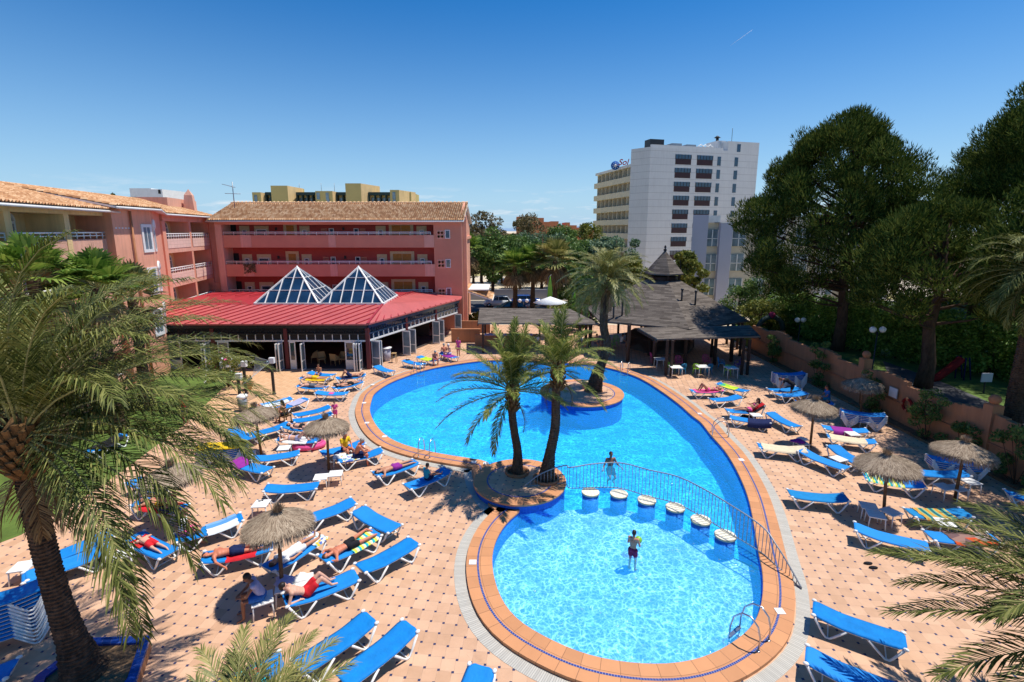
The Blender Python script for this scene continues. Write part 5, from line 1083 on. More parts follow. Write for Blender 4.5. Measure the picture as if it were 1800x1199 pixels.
o = fastmesh('crown', V_, F_, 'frond', t); o.location = hub-b0; rb1.build('frond_stems', 'rachis', o)
b = MB(); g = random.Random(3)
for i in range(90): az = i*2.4; f = i/90; z = -.7+f*.8; d = V3(cos(az), sin(az)); p0 = d*.25+V3(0, 0, z-.1); ln = .24+.28*f; b.bar(p0, p0+d*ln*(.75-.5*f)+V3(0, 0, ln*.8), .12, .045)
b.lathe([(.26, -.8), (.33, -.35), (.32, .1), (.05, .5)], 12); bo = b.build('frond_bases', 'boots', t); bo.location = hub-b0
V_, F_, r3 = palm_mesh(0, 4, 9, spec=[(i*80, -60-6*(i % 3), 1.4, 30) for i in range(5)], leaf=.45, lw=.026, nl=34); o4 = fastmesh('dry_fronds', V_, F_, 'dryleaf', t); o4.location = hub-b0-V3(0, 0, .5); r3.build('frond_stems', 'boots', o4)
# 2, 3. twin palms on the platform
ca = A(901, 690, palmA.y); d = ca-palmA
date_palm('left and shorter of the two slim palms growing on the round platform', palmA, [(0, 0, 0), (.02, 0, .9), (-.12, 0, 1.8), (d.x-.02, 0, 2.6), (d.x, 0, d.z)], [.24, .17, .155, .15, .165], (d.x, 0, d.z+.05), 22, 2.6, 11, leaf=.40, lw=.032, nl=56, matn='frondt', group='twin palms on the round platform', rach=.022, e_hi=84, e_lo=8, droop=66, dead=2, extra=[(178, 8, 3.1, 50), (195, -5, 3.2, 48), (170, 20, 3.0, 60), (150, 25, 2.9, 62), (215, -20, 2.6, 45), (235, -45, 2.4, 40), (10, 20, 2.6, 70), (-5, 0, 2.2, 50), (95, 78, 2.6, 25), (80, 80, 2.7, 20), (120, 70, 2.7, 30), (60, 74, 2.6, 30), (-60, 80, 2.5, 25)])
cb = A(981, 652, palmB.y-.05); d = cb-palmB
date_palm('right and taller of the two slim palms on the round platform, leaning to the right', palmB, [(0, 0, 0), (.12, 0, 1.0), (.32, 0, 2.2), (d.x-.06, 0, 3.4), (d.x, 0, d.z)], [.32, .20, .175, .155, .165], (d.x, 0, d.z+.05), 22, 2.2, 21, leaf=.38, lw=.032, nl=52, matn='frondt', group='twin palms on the round platform', rach=.02, e_hi=84, e_lo=10, droop=72, dead=2, extra=[(-8, -28, 2.2, 30), (5, 22, 2.5, 75), (20, 35, 2.5, 75), (175, 30, 2.3, 70), (160, 15, 2.2, 60), (90, 75, 2.2, 25), (70, 78, 2.3, 25)])
# 4. island palm
cc = A(1066, 497, palmC.y-.2); d = cc-palmC
date_palm('tall curved palm growing on the pool island in front of the bar', palmC, [(0, 0, 0), (.25, 0, 1.2), (.75, 0, 2.8), (d.x-.05, 0, 4.2), (d.x, d.y, d.z)], [.5, .29, .25, .23, .23], (d.x, d.y, d.z+.1), 70, 2.85, 31, leaf=.46, lw=.034, nl=42, rach=.028, e_hi=84, e_lo=-30, droop=85, matn='frondy', dead=6)
# 5. palm below the frame, bottom left: only the frond tips reach into view
pb = V3(-5.1, 7.4); tt = date_palm('palm at the bottom edge whose frond tips rise over the nearest left loungers', pb, [(0, 0, 0), (.1, 0, .4), (.05, 0, .3)], [.36, .30, .28], (.05, 0, .2), 18, 2.0, 41, leaf=.46, lw=.024, nl=56, rach=.022, matn='frondy', e_hi=80, e_lo=15, droop=60, dead=0, extra=[(95, 50, 2.4, 45), (75, 45, 2.4, 45), (60, 42, 2.5, 50), (110, 55, 2.3, 40), (45, 38, 2.4, 50), (125, 45, 2.4, 45), (85, 62, 2.5, 50)])
# 6. palm below the frame, bottom right
pr6 = V3(11.3, 7.4); date_palm('palm at the lower right corner with long fronds over the tiled deck', pr6, [(0, 0, 0), (.1, 0, 1.5), (0, 0, 3.1)], [.40, .32, .32], (0, 0, 3.0), 34, 3.1, 51, leaf=.56, lw=.028, nl=86, rach=.028, e_hi=80, e_lo=5, droop=80, dead=0,
          extra=[(150, 18, 4.1, 42), (138, 14, 4.1, 42), (162, 5, 3.9, 35), (172, -5, 3.6, 30), (125, 26, 3.7, 55), (185, 0, 3.4, 40), (144, 8, 3.6, 40), (112, 30, 3.4, 62), (156, 30, 3.6, 60)])
# 7. palm at the right edge
c7 = A(1830, 480, 21.); date_palm('dark feather palm drooping in at the right edge over the garden', V3(c7.x, 21., 1.15), [(0, 0, 0), (0, 0, 3.), (0, 0, c7.z-1.2)], [.35, .30, .28], (0, 0, c7.z-1.1), 54, 3.0, 61, leaf=.5, lw=.032, nl=44, e_lo=-45, droop=95, dead=5)
# ---- fan palms
def fan_palm(label, x, y, zb, h, r, seed, nlv=34, dry=22, group='fan palms', m='frondg'):
    t = thing('fan_palm', label, 'palm tree', (x, y, zb), 0, group); g = np.random.default_rng(seed)
    palm_trunk([(0, 0, 0), (.05, 0, h*.5), (0, 0, h)], [.34, .24, .22]).build('trunk', 'palmbark', t)
    def leaves(n, e0, e1, mname, nm, rr, dz=0, down=0):
        V = []; Fc = []; k = 0; pet = MB()
        for i in range(n):
            az = R(i*137.5+g.normal(0, 10)); el = R(e0+(e1-e0)*(i/max(1, n-1))+g.normal(0, 7)); d = np.array([cos(az)*cos(el), sin(az)*cos(el), sin(el)]); pl = rr*.5*g.uniform(.8, 1.15); c = d*pl+np.array([0, 0, h+dz]); pet.bar((0, 0, h+dz), tuple(c), .035, .02)
            sd = np.cross(d, [0, 0, 1.]); sd /= np.linalg.norm(sd)+1e-6; up = np.cross(sd, d); R_ = rr*.62*g.uniform(.85, 1.1); nb_ = 19
            for j in range(nb_):
                th = (j/(nb_-1)-.5)*R(210); dd = d*cos(th)+sd*sin(th)+up*(.10+.28*abs(sin(th))); dd /= np.linalg.norm(dd); lr = R_*(.75+.25*cos(th)); w = lr*.058
                sv = np.cross(dd, up); sv /= np.linalg.norm(sv)+1e-6; m1 = c+dd*lr*.6; tip = m1+(dd-np.array([0, 0, .55+down]))/1.25*lr*.45
                V += [c-sv*w*.2, c+sv*w*.2, m1+sv*w, m1-sv*w, tip+sv*w*.15, tip-sv*w*.15]; Fc += [(k, k+1, k+2, k+3), (k+3, k+2, k+4, k+5)]; k += 6
        o = fastmesh(nm, V, Fc, mname, t); pet.build('leaf_stems', 'rachis', o)
    leaves(nlv, 82, -12, m, 'crown', r)
    if dry: leaves(dry, -40, -78, 'dryleaf', 'dry_skirt', r*.85, -.25, .3)
    return t
for (px, py, tp, Y, rr, s, l, dry) in ((905, 545, 470, 58., 2.5, 1, 'leftmost fan palm of the middle group, beside the broad tree', 20), (936, 545, 462, 59., 2.5, 2, 'middle fan palm with brown skirt behind the globe lamp', 30), (975, 545, 458, 57., 2.9, 3, 'right and widest fan palm of the middle group near the green banner', 24),
        (822, 560, 440, 62., 2.4, 4, 'fan palm half hidden by the end of the pink hotel', 12)):
    p = A(px, 500, Y); z = A(px, tp, Y).z; fan_palm(l, p.x, Y, 0, z, rr, s, dry=dry, m='frondg' if s != 3 else 'frondy')
for (px, tp, Y, rr, s, l) in ((168, 478, 24., 2.1, 5, 'bright green fan palm beside the salmon stair bay'), (60, 462, 22., 2.2, 6, 'fan palm behind the big left palm, furthest left'), (128, 510, 27., 2.0, 7, 'shorter fan palm between the two left ones'), (228, 500, 27.5, 2.2, 8, 'fan palm with yellowed drooping leaves in front of the salmon balconies')):
    p = A(px, 500, Y); z = A(px, tp, Y).z; fan_palm(l, p.x, Y, 0, z-.75, rr, s, nlv=30, dry=12, m='frondy' if s == 8 else 'frondg')
# ---- leafy crowns
def leafcloud(name, clumps, per, size, m, parent, seed, aspect=.55, needle=False, down=0.):
    g = np.random.default_rng(seed); n = len(clumps)*per; cl = np.array([c[:3] for c in clumps]); rr = np.array([c[3] for c in clumps]); idx = np.repeat(np.arange(len(clumps)), per)
    d = g.normal(0, 1, (n, 3)); d /= np.linalg.norm(d, axis=1)[:, None]; d[:, 2] = d[:, 2]*.8+.1; rad = rr[idx]*g.uniform(.35, 1.05, n)**.6; P = cl[idx]+d*rad[:, None]
    if needle: ax = d*.7+np.array([0, 0, .75])+g.normal(0, .28, (n, 3))
    else: ax = g.normal(0, 1, (n, 3))+d*.5-np.array([0, 0, down])
    ax /= np.linalg.norm(ax, axis=1)[:, None]; q = np.cross(ax, g.normal(0, 1, (n, 3))); q /= np.linalg.norm(q, axis=1)[:, None]
    s = size*g.uniform(.6, 1.3, n)[:, None]; a = ax*s; b = q*s*aspect
    if needle: V = np.stack([P-b*.5, P+b*.5, P+a], 1).reshape(-1, 3); k = np.arange(n)*3; Fc = np.stack([k, k+1, k+2], 1); return fastmesh(name, V, Fc, m, parent, 3)
    V = np.stack([P-a*.5, P+b*.5, P+a*.5, P-b*.5], 1).reshape(-1, 3); k = np.arange(n)*4; return fastmesh(name, V, np.stack([k, k+1, k+2, k+3], 1), m, parent, 4)
def limbs(t, targets, z0, r, m, seed, h):
    b = MB(); g = random.Random(seed); b.tube([(0, 0, 0), (g.uniform(-.15, .15), 0, z0*.6), (0, 0, z0), (g.uniform(-.3, .3), g.uniform(-.3, .3), h*.85)], [r*1.35, r, r*.85, r*.2], 9)
    for (x, y, z, rr) in targets:
        s = max(z0*.7, min(z*.75, h*.7)); mid = (x*.5, y*.5, (s+z)/2-.1*abs(x)); b.tube([(0, 0, s), mid, (x*.92, y*.92, z)], [r*.42, r*.25, r*.08], 6, caps=False)
    return b.build('trunk', m, t)
def broad_tree(label, x, y, zb, h, rx, seed, m='leaf', ncl=46, per=150, size=.32, tz=.35, cat='tree', nm='broadleaf_tree', group='trees beyond the bar', aspect=.55, squash=1.):
    t = thing(nm, label, cat, (x, y, zb), 0, group); g = np.random.default_rng(seed); cl = []; cz = h*(tz+1)/2; rz = h*(1-tz)/2*squash
    for i in range(ncl):
        d = g.normal(0, 1, 3); d /= np.linalg.norm(d); f = g.uniform(.45, 1.0)**.5*.85; wob = 1+.22*sin(3*math.atan2(d[1], d[0])+seed); cl.append((d[0]*rx*f*wob, d[1]*rx*f*wob, cz+d[2]*rz*f, rx*g.uniform(.18, .34)))
    leafcloud('crown', cl, per, size, m, t, seed, aspect); limbs(t, cl[:9], h*tz*.8, max(.12, h*.025), 'pinebark', seed, h); return t
for (px, base, top, Y, rx, s, m, l) in ((866, 540, 408, 66., 3.6, 1, 'leaf', 'dark leafy tree with a leaning trunk beside the silver car'), (846, 500, 372, 88., 4.6, 2, 'leafbrown', 'russet-brown tree just right of the pink hotel gable'), (832, 500, 398, 92, 4.2, 12, 'leafbrown', 'lower brownish tree against the hotel end wall'),
        (931, 480, 369, 104., 4.6, 3, 'leafbrown', 'tall dark reddish tree standing above the rest near the terracotta building'), (915, 500, 416, 84., 4.4, 4, 'leaf', 'round green tree at the left of the far tree row'), (952, 500, 398, 86., 5.0, 5, 'leafblue', 'pale green bushy tree in the middle of the far tree row'),
        (985, 500, 393, 88., 3.6, 6, 'leaf', 'narrow dark tree below the terracotta building'), (1000, 500, 412, 78., 4.2, 7, 'leaf', 'dense green tree right of the narrow dark one'), (1024, 500, 386, 96., 3.8, 8, 'leafyel', 'golden green conical tree left of the tower balconies'),
        (1035, 500, 420, 80., 3.4, 9, 'leafblue', 'small pale tree under the golden one'), (1082, 500, 402, 70., 3.4, 10, 'leafblue', 'blue-green willow-like tree in front of the hotel tower'), (882, 500, 412, 96., 5.0, 11, 'leaf', 'dark green tree behind the leaning one'), (1060, 510, 445, 74., 3.0, 13, 'leaf', 'low dark tree under the tower balconies'), (1000, 520, 470, 62, 3.0, 14, 'leaf', 'bushy green tree behind the right fan palm'), (1200, 500, 440, 58, 2.6, 15, 'leafyel', 'light green tree between the bar cupola and the grey apartments'), (1110, 520, 452, 64, 3.0, 16, 'leafyel', 'olive green tree behind the island palm')):
    p = A(px, 480, Y); h = A(px, top, Y).z; broad_tree(l, p.x, Y, 0, h+.3, rx, s, m, size=.42, per=170, tz=.30 if s == 1 else .12)
p = A(791, 350, 80); 
t = thing('hotel_roof_tree', 'tip of a distant conifer showing over the tiled ridge at upper left', 'tree', (A(199, 345, 95).x, 95, 0)); h = A(199, 333, 95).z; leafcloud('crown', [(0, 0, h-1-.8*k, .3+.28*k) for k in range(12)], 120, .4, 'pine', t, 5); b = MB(); b.tube([(0, 0, 0), (0, 0, h-.5)], [.4, .05], 7); b.build('trunk', 'pinebark', t)
# shrubs near the bar / car park
for i, (px, py, Y, r, h, m, l) in enumerate(((990, 560, 50., 1.7, 3.2, 'leafyel', 'yellow-green shrub behind the grey canopy'), (1022, 560, 49., 1.9, 3.8, 'leaf', 'dark shrub between the canopy and the bar roof'), (1040, 555, 53, 2.0, 4.4, 'leafyel', 'tall yellowish shrub left of the bar roof'), (835, 550, 54., 1.0, 1.3, 'leafyel', 'clipped round shrub by the hotel corner'), (1340, 620, 43, 2.2, 4.2, 'leafyel', 'bright bush in the shade behind the bar awning'), (1385, 600, 44, 2.6, 5.0, 'leaf', 'dark bush left of the big pine'), (1345, 560, 48, 2.6, 6.5, 'leaf', 'tall dark laurel by the grey apartments'), (1300, 600, 49, 2.3, 4.6, 'leaf', 'shadowed bush behind the bar roof'))):
    p = A(px, 520, Y); broad_tree(l, p.x, Y, 0, h, r, 70+i, m, ncl=26, per=170, size=.22, tz=.05, cat='shrub', nm='shrub', group='shrubs around the bar')
# flowering oleander in a pot
p = G(402, 680); t = thing('oleander_bush', 'flowering oleander with white and pink blossom beside the restaurant doors', 'shrub', p); g = random.Random(3); cl = [(g.gauss(0, .75), g.gauss(0, .6), 1.6+g.gauss(0, .45), .42) for _ in range(24)]; leafcloud('foliage', cl, 140, .17, 'leafyel', t, 4, .3); leafcloud('blossom', cl[:15], 7, .16, 'c_white', t, 6, .9)
leafcloud('pink_blossom', cl[10:20], 4, .14, 'c_pink', t, 9, .9); b = MB(); [b.tube([(0, 0, 0), (c[0]*.5, c[1]*.5, .9), c[:3]], [.04, .03, .01], 5) for c in cl[:8]]; b.build('stems', 'pinebark', t)
p = G(404, 690); t = thing('terracotta_pot', 'orange terracotta pots at the foot of the black post', 'flower pot', (G(437, 685).x, G(437, 685).y, 0)); b = MB(); b.lathe([(.18, 0), (.30, .42), (.34, .42), (.34, .5), (.28, .5), (.25, .42)], 16); b.build('pot', 'terra', t); leafcloud('plant', [(0, 0, .7, .3)], 120, .16, 'leafyel', t, 2, .4)
# hedge behind the wall
t = thing('garden_hedge', 'long dense green hedge running behind the terracotta wall on the right', 'hedge', (27, 35, 1.1)); g = random.Random(9); cl = []
hp = [(-3.5, 9), (-1.8, 5), (-.8, 1), (.8, -2.5), (3, -6), (5.5, -10)]
for i in range(330):
    f = g.random()*(len(hp)-1.001); a = int(f); u = f-a; x = hp[a][0]*(1-u)+hp[a+1][0]*u+g.uniform(-.7, 1.6); y = hp[a][1]*(1-u)+hp[a+1][1]*u+g.uniform(-.9, .9); cl.append((x, y, g.uniform(.2, 3.3), .75))
leafcloud('foliage', cl, 260, .20, 'hedgeleaf', t, 8, .6)
for k in range(16): f = k/16*(len(hp)-1.001); a = int(f); u = f-a; x = hp[a][0]*(1-u)+hp[a+1][0]*u; y = hp[a][1]*(1-u)+hp[a+1][1]*u; b = MB(); b.tube([(x, y, 0), (x+.2, y, 2.4)], [.06, .02], 5); b.build('stem', 'pinebark', t)
# climbing plants in the wall bed
for i, (yy, h, w) in enumerate(((37.0, 2.0, .5), (31.3, 3.0, .55), (26.2, 2.2, .7), (22.6, 2.6, .8), (20.8, 1.6, .6), (18.3, 2.4, .9), (15.8, 1.6, .8))):
    t = thing('wall_shrub', ['thin shrub low on the far end of the wall', 'upright cycad-like shrub before the wall near the globe lamp', 'dark creeper beside the notice board', 'large dark creeper covering the wall joint', 'low dark shrub at the foot of the wall', 'broad creeper climbing near the blue bin', 'trailing plant on the wall by the right edge'][i], 'shrub', (19.9, yy, 0), 0, 'dark climbers along the terracotta wall')
    g = random.Random(i); cl = [(g.uniform(-.25, .15), g.uniform(-w, w), g.uniform(.2, h), .28) for _ in range(16)]; leafcloud('foliage', cl, 110, .16, 'leaf', t, i, .35); b = MB(); [b.tube([(0, 0, 0), (c[0], c[1], c[2])], .015, 4) for c in cl[:7]]; b.build('stems', 'pinebark', t)
# ---- stone pines
def pine(label, x, y, zb, h, rx, seed, z0f=.30, ncl=150, per=330, r=.36, size=.27, ry=None, lop=None, clr=(.55, 1.05), xo=0.):
    t = thing('pine_tree', label, 'pine tree', (x, y, zb), 0, 'tall pines on the right'); g = np.random.default_rng(seed); cl = []; ry = ry or rx
    for i in range(ncl):
        u = g.uniform(0, 1)**.8; z = h*(z0f+(1-z0f)*u); prof = max(.06, 1-(abs(u-.36)/.66)**1.9)**.72; a = g.uniform(0, 2*pi); f = g.uniform(.45, 1)**.5; wob = 1+.10*sin(2*a+seed+u*7)+.10*sin(5*a+u*13)
        cl.append((xo+cos(a)*rx*prof*f*wob, sin(a)*ry*prof*f*wob, z+(.06*h*g.uniform(-.5, .5)), g.uniform(*clr)))
    if lop: cl += lop
    leafcloud('crown', cl, per, size, 'pine', t, seed, .24, needle=True)
    b = MB(); gg = random.Random(seed); top = h*.93; b.tube([(0, 0, 0), (.1, 0, h*.15), (-.1, .1, h*.35), (.15, 0, h*.6), (0, 0, top)], [r*1.3, r, r*.8, r*.5, .05], 10)
    for c in cl[::3]:
        s = c[2]*.78; b.tube([(0, 0, s), (c[0]*.5, c[1]*.5, (s+c[2])/2-.15), (c[0]*.95, c[1]*.95, c[2])], [r*.30, r*.16, .02], 5, caps=False)
    b.build('trunk', 'pinebark', t); return t
bp = A(1472, 612, 36.5); pine('big pine with broad rounded crown rising right of the white tower', bp.x, 36.5, 1.15, 16.0, 5.5, 5, xo=-1.3, z0f=.27, ncl=330, per=430, size=.27, clr=(.7, 1.05), lop=[(-7.2, -1.0, 6.2, .9), (-6.4, -.8, 6.6, 1.0), (-5.4, -.6, 6.5, 1.0), (4.9, 0, 5.6, .8), (4.4, 0, 5.3, .8), (-6.6, 0, 10.5, .8)])
pine('darkest tall pine at the right edge of the picture', 35.2, 32.0, 1.15, 18.6, 6.8, 8, z0f=.16, ncl=300, per=380, clr=(.8, 1.25))
pine('shorter sunlit pine between the two tall pines', 23.6, 27.6, 1.15, 9.9, 4.1, 9, z0f=.42, ncl=130, per=300, clr=(.6, 1.0))
pine('leafy mid-height pine whose top rises left of the darkest one', 35.8, 38.5, 1.15, 15.4, 4.3, 14, z0f=.25, ncl=170, per=260, clr=(.7, 1.1))
pine('overhanging pine beyond the right edge shading the wall and rear parasols', 25.6, 21.0, 1.15, 11.6, 4.3, 17, z0f=.42, ncl=150, per=260, clr=(.7, 1.0))
pine('pine outside the lower right, its crown shading the far right deck', 22.8, 15.6, 1.15, 9.6, 3.9, 19, z0f=.48, ncl=120, per=240, clr=(.7, 1.0))
# ================================================================== LOUNGERS
SL = .40
def make_lounger(raised=0):
    t = thing('sun_lounger', 'x', 'sun lounger'); Lh = .96; W = .30
    hk = {0: .09, 1: .42}[raised]     # head end lift
    def prof(y):  # local y: foot -0.96 .. head +0.96
        s = max(0, y-.30)/.66; return SL+hk*s**1.2+(.025*max(0, -y-.6)/.36)-.018*math.cos(y*2.2)
    ys = [-.96+1.92*i/26 for i in range(27)]
    b = MB(); vs = []; fs = []; n = 9
    for i, y in enumerate(ys):
        cut = max(0, abs(y)-.86)*.9; w = W+.030-cut*1.2
        for j in range(n): u = -1+2*j/(n-1); z = prof(y)-.018*(1-u*u)-(.03 if abs(u) > .99 else 0)+.028; vs.append((u*w, y, z))
    for i in range(26):
        for j in range(n-1): fs.append((i*n+j, i*n+j+1, (i+1)*n+j+1, (i+1)*n+j))
    m = len(vs); vs += [(v[0]*.97, v[1], v[2]-.014) for v in vs]; fs += [tuple(m+k for k in reversed(f)) for f in list(fs)]
    for i in range(26): fs += [(i*n, (i+1)*n, m+(i+1)*n, m+i*n), (i*n+n-1, m+i*n+n-1, m+(i+1)*n+n-1, (i+1)*n+n-1)]
    fs += [tuple(range(n-1, -1, -1))+tuple(m+k for k in range(n)), tuple(26*n+k for k in range(n))+tuple(m+26*n+k for k in range(n-1, -1, -1))]
    b.add(vs, fs, True); b.build('sling', 'fabric', t)
    b = MB()
    for s in (-1, 1): b.tube([(s*(W-.005), y, prof(y)-.022) for y in ys[2:-2:3]], .021, 8)
    for y in (-.93, .93): b.tube([(-.27, y, prof(y)-.022), (.27, y, prof(y)-.022)], .021, 8)
    b.tube([(-.3, -.1, prof(0)-.045), (.3, -.1, prof(0)-.045)], .018, 6); b.build('frame', 'whiteplastic', t)
    for (ya, yb, yc) in ((-.90, -.62, -.22), (.22, .58, .90)):
        for s in (-1, 1):
            b = MB(); x = s*(W+.012); q = []; b.tube([(x, ya, prof(ya)-.03), (x+s*.012, (ya*.35+yb*.65)-.0, .10), (x+s*.014, yb-.04*(1 if ya < 0 else 1), .022), (x+s*.014, yb+.05, .022), (x+s*.012, yb*.6+yc*.4, .12), (x, yc, prof(yc)-.03)], [.034, .028, .028, .028, .028, .034], 8); b.build('leg', 'whiteplastic', t)
    for y in (-.60, .58): b = MB(); b.tube([(-W-.02, y, .025), (W+.02, y, .025)], .016, 6); b.build('floor_bar', 'whiteplastic', t)
    for s in (-1, 1):
        for y in (-.93, .93): b = MB(); b.ball((s*.300, y, prof(y)+.004), .052, 8, 6, (1, 1.25, .75)); b.build('corner_cap', 'whiteplastic', t)
    return t
pl_f = make_lounger(0); pl_r = make_lounger(1); used = {0: False, 1: False}; LN = {}
def lounger(key, h, f, label, group, raised=0, anchor=None, old=False, z=0):
    """h, f: pixels of the head end and the foot end of the sling"""
    a = G(*h, SL+.05); b_ = G(*f, SL+.03); src = pl_r if raised else pl_f
    t = src if not used[raised] else copy_tree(src); used[raised] = True
    d = (a-b_); d.z = 0; c = (a+b_)/2
    if anchor == 'h': c = a-d.normalized()*.96
    if anchor == 'f': c = b_+d.normalized()*.96
    t.location = (c.x, c.y, z); t.rotation_euler = (0, 0, math.atan2(d.y, d.x)-pi/2); tag(t, label, 'sun lounger', group)
    if old:
        for ch in t.children:
            if ch.name.startswith('sling'): ch.material_slots[0].link = 'OBJECT'; ch.material_slots[0].material = M['fabric_old']
    LN[key] = t; return t
gL = 'blue loungers left of the pools'; gF = 'blue loungers on the far left deck near the restaurant'; gR = 'blue loungers right of the pools'
LD = [
 ('1', (659, 643), (691, 654), 'empty blue lounger at the restaurant corner column', gF, 0), ('2', (543, 655), (587, 659), 'blue lounger with a seated child nearest the restaurant doors', gF, 0), ('3', (530, 664), (577, 666), 'blue lounger with yellow towel and prone sunbather by the terrace', gF, 0),
 ('4', (524, 678), (575, 681), 'blue lounger carrying a prone man in grey shorts', gF, 0), ('5', (638, 660), (595, 664), 'blue lounger with dark blue towel and two people near the pool curve', gF, 0), ('6', (634, 671), (588, 682), 'blue lounger with a man in black beside the pool gutter', gF, 0), ('7', (556, 690), (611, 691), 'blue lounger with a small pink towel in its middle', gF, 0),
 ('8', (506, 702), (457, 713), 'blue lounger covered by a white and blue towel', gF, 0), ('9', (533, 703), (490, 717), 'blue lounger behind the dark-haired woman in a chair', gF, 0), ('10', (577, 716), (519, 729), 'upper of two parallel empty loungers beside the pink child', gF, 0), ('11', (580, 728), (519, 739), 'lower of two parallel empty loungers beside the pink child', gF, 0),
 ('12', (503, 746), (441, 763), 'blue lounger partly under the rear left parasol', gL, 0), ('12b', (403, 754), (447, 772), 'blue lounger mostly hidden behind the rear left parasol', gL, 0), ('13', (507, 749), (555, 754), 'blue lounger with a sunbather in a black bikini', gL, 0), ('14', (493, 771), (557, 773), 'blue lounger with white towel and raised knees beside the pink boat', gL, 0),
 ('16', (447, 806), (521, 796), 'blue lounger half in parasol shade beside the parasol pole', gL, 0), ('17', (408, 810), (477, 828), 'blue lounger with purple towel at the palm frond tips', gL, 0), ('18', (637, 778), (567, 796), 'blue lounger with the woman in yellow seated on it', gL, 0), ('19', (668, 793), (596, 808), 'blue lounger with the bald sunburnt man seated on it', gL, 0),
 ('20', (662, 834), (728, 812), 'blue lounger with a lone prone man near the pool ladder', gL, 0), ('21', (780, 829), (722, 853), 'blue lounger with the boy in turquoise beside the round platform', gL, 0), ('22', (469, 859), (557, 853), 'single empty blue lounger between the two parasols on the left', gL, 0),
 ('23', (607, 887), (541, 910), 'empty blue lounger right behind the nearest parasol', gL, 0), ('24', (628, 896), (697, 931), 'empty blue lounger turned down to the right above the man in black shorts', gL, 0), ('25', (566, 986), (650, 941), 'blue lounger with yellow towel and the prone man in black shorts', gL, 0), ('26', (632, 1002), (716, 957), 'empty blue lounger right of the man in black shorts', gL, 0),
 ('27', (499, 1058), (616, 1014), 'blue lounger with the man in red shorts', gL, 0), ('28', (478, 996), (556, 946), 'blue lounger with white-draped sunbather under the nearest parasol', gL, 0), ('29', (385, 976), (452, 963), 'blue lounger with prone sunburnt person left of the nearest parasol', gL, 0),
 ('30', (406, 916), (330, 940), 'blue lounger spread with a blue and white towel among the frond tips', gL, 0), ('31', (238, 846), (290, 860), 'blue lounger half covered by fronds near the hidden parasol', gL, 0), ('32', (250, 884), (312, 893), 'lounger with a red towel seen through the palm fronds', gL, 0), ('33', (234, 943), (300, 974), 'blue lounger with a prone child in red shorts behind the fronds', gL, 0),
 ('34', (200, 934), (118, 968), 'blue lounger right of the shaggy trunk, the upper one', gL, 0), ('35', (191, 964), (118, 990), 'blue lounger right of the shaggy trunk, the lower one by the white table', gL, 0), ('37', (652, 1086), (536, 1164), 'left of the two large empty loungers at the bottom', gL, 0), ('38', (722, 1101), (608, 1190), 'right of the two large empty loungers at the bottom', gL, 0),
 ('40', (497, 1162), (380, 1215), 'lounger with a rainbow towel behind the bottom frond tips', gL, 0), ('41', (707, 633), (749, 641), 'blue lounger beside the far left ladder', gF, 0), ('42', (731, 626), (773, 635), 'blue lounger with green towel by the folding restaurant doors', gF, 0), ('43', (776, 620), (802, 629), 'blue lounger under the people at the restaurant corner', gF, 0),
 ('L1', (190, 678), (160, 690), 'blue lounger far back on the lawn behind the fronds', gL, 0), ('L2', (200, 772), (172, 786), 'lounger with dark towel on the lawn behind the fronds', gL, 0),
 ('r1', (1270, 686), (1214, 687), 'lounger with pink towel and sunbather nearest the bar', gR, 0), ('r2', (1265, 675), (1311, 687), 'lounger with a green and yellow towel by the bar shade', gR, 0), ('r3', (1303, 697), (1247, 703), 'empty blue lounger just below the pink-towel one', gR, 0), ('r4', (1406, 683), (1350, 685), 'rear blue lounger where a man bends over', gR, 0), ('r5', (1421, 690), (1361, 695), 'empty blue lounger in front of the bending man', gR, 0),
 ('r6', (1466, 709), (1397, 706), 'lounger with sunbathers directly behind a parasol', gR, 0), ('r7', (1338, 722), (1279, 721), 'lounger with raised back, red and black towel and reader', gR, 1), ('r8', (1353, 742), (1285, 733), 'blue lounger with a navy towel over its head end', gR, 0), ('r9', (1357, 728), (1397, 748), 'empty blue lounger turned to the lower right, above a parasol pole', gR, 0),
 ('r10', (1409, 791), (1339, 784), 'lounger with beige towel beside the parasol pole', gR, 0), ('r11', (1416, 795), (1480, 820), 'empty blue lounger slanting down beside the beige-towel one', gR, 0), ('r12', (1472, 789), (1511, 813), 'blue lounger beyond the small white table, half in shade', gR, 0), ('r13', (1535, 777), (1458, 767), 'shaded lounger with a yellowish towel', gR, 0), ('r14', (1516, 757), (1454, 751), 'shaded lounger with a purple towel', gR, 0),
 ('r15', (1608, 851), (1534, 840), 'lounger with a pale striped towel under the front right parasol', gR, 0), ('r16', (1695, 833), (1610, 829), 'shaded blue lounger beside the leaning parasol pole', gR, 0), ('r17', (1486, 876), (1389, 867), 'single empty blue lounger nearest the pool railing on the right', gR, 0, True), ('r18', (1704, 903), (1593, 901), 'blue lounger with an orange and teal striped towel', gR, 0, True), ('r19', (1748, 948), (1632, 941), 'blue lounger with an orange and brown towel at the frond tips', gR, 0),
 ('r20', (1505, 928), (1628, 960), 'empty blue lounger half in the parasol shadow', gR, 0), ('r22', (1428, 1070), (1586, 1126), 'upper large empty lounger under the right palm fronds', gR, 0), ('r23', (1415, 1152), (1590, 1222), 'lowest large empty lounger at the bottom right corner', gR, 0)]
for r_ in LD: lounger(r_[0], r_[1], r_[2], r_[3], r_[4], r_[5], 'h' if r_[0] in ('37', '38', 'r22', 'r23', '40', '34', '35', '27', '26', '25') else None, len(r_) > 6)
lounger('36', (120, 985), (44, 1013), 'blue lounger left of the shaggy trunk beside a white table', gL, 0, 'f')
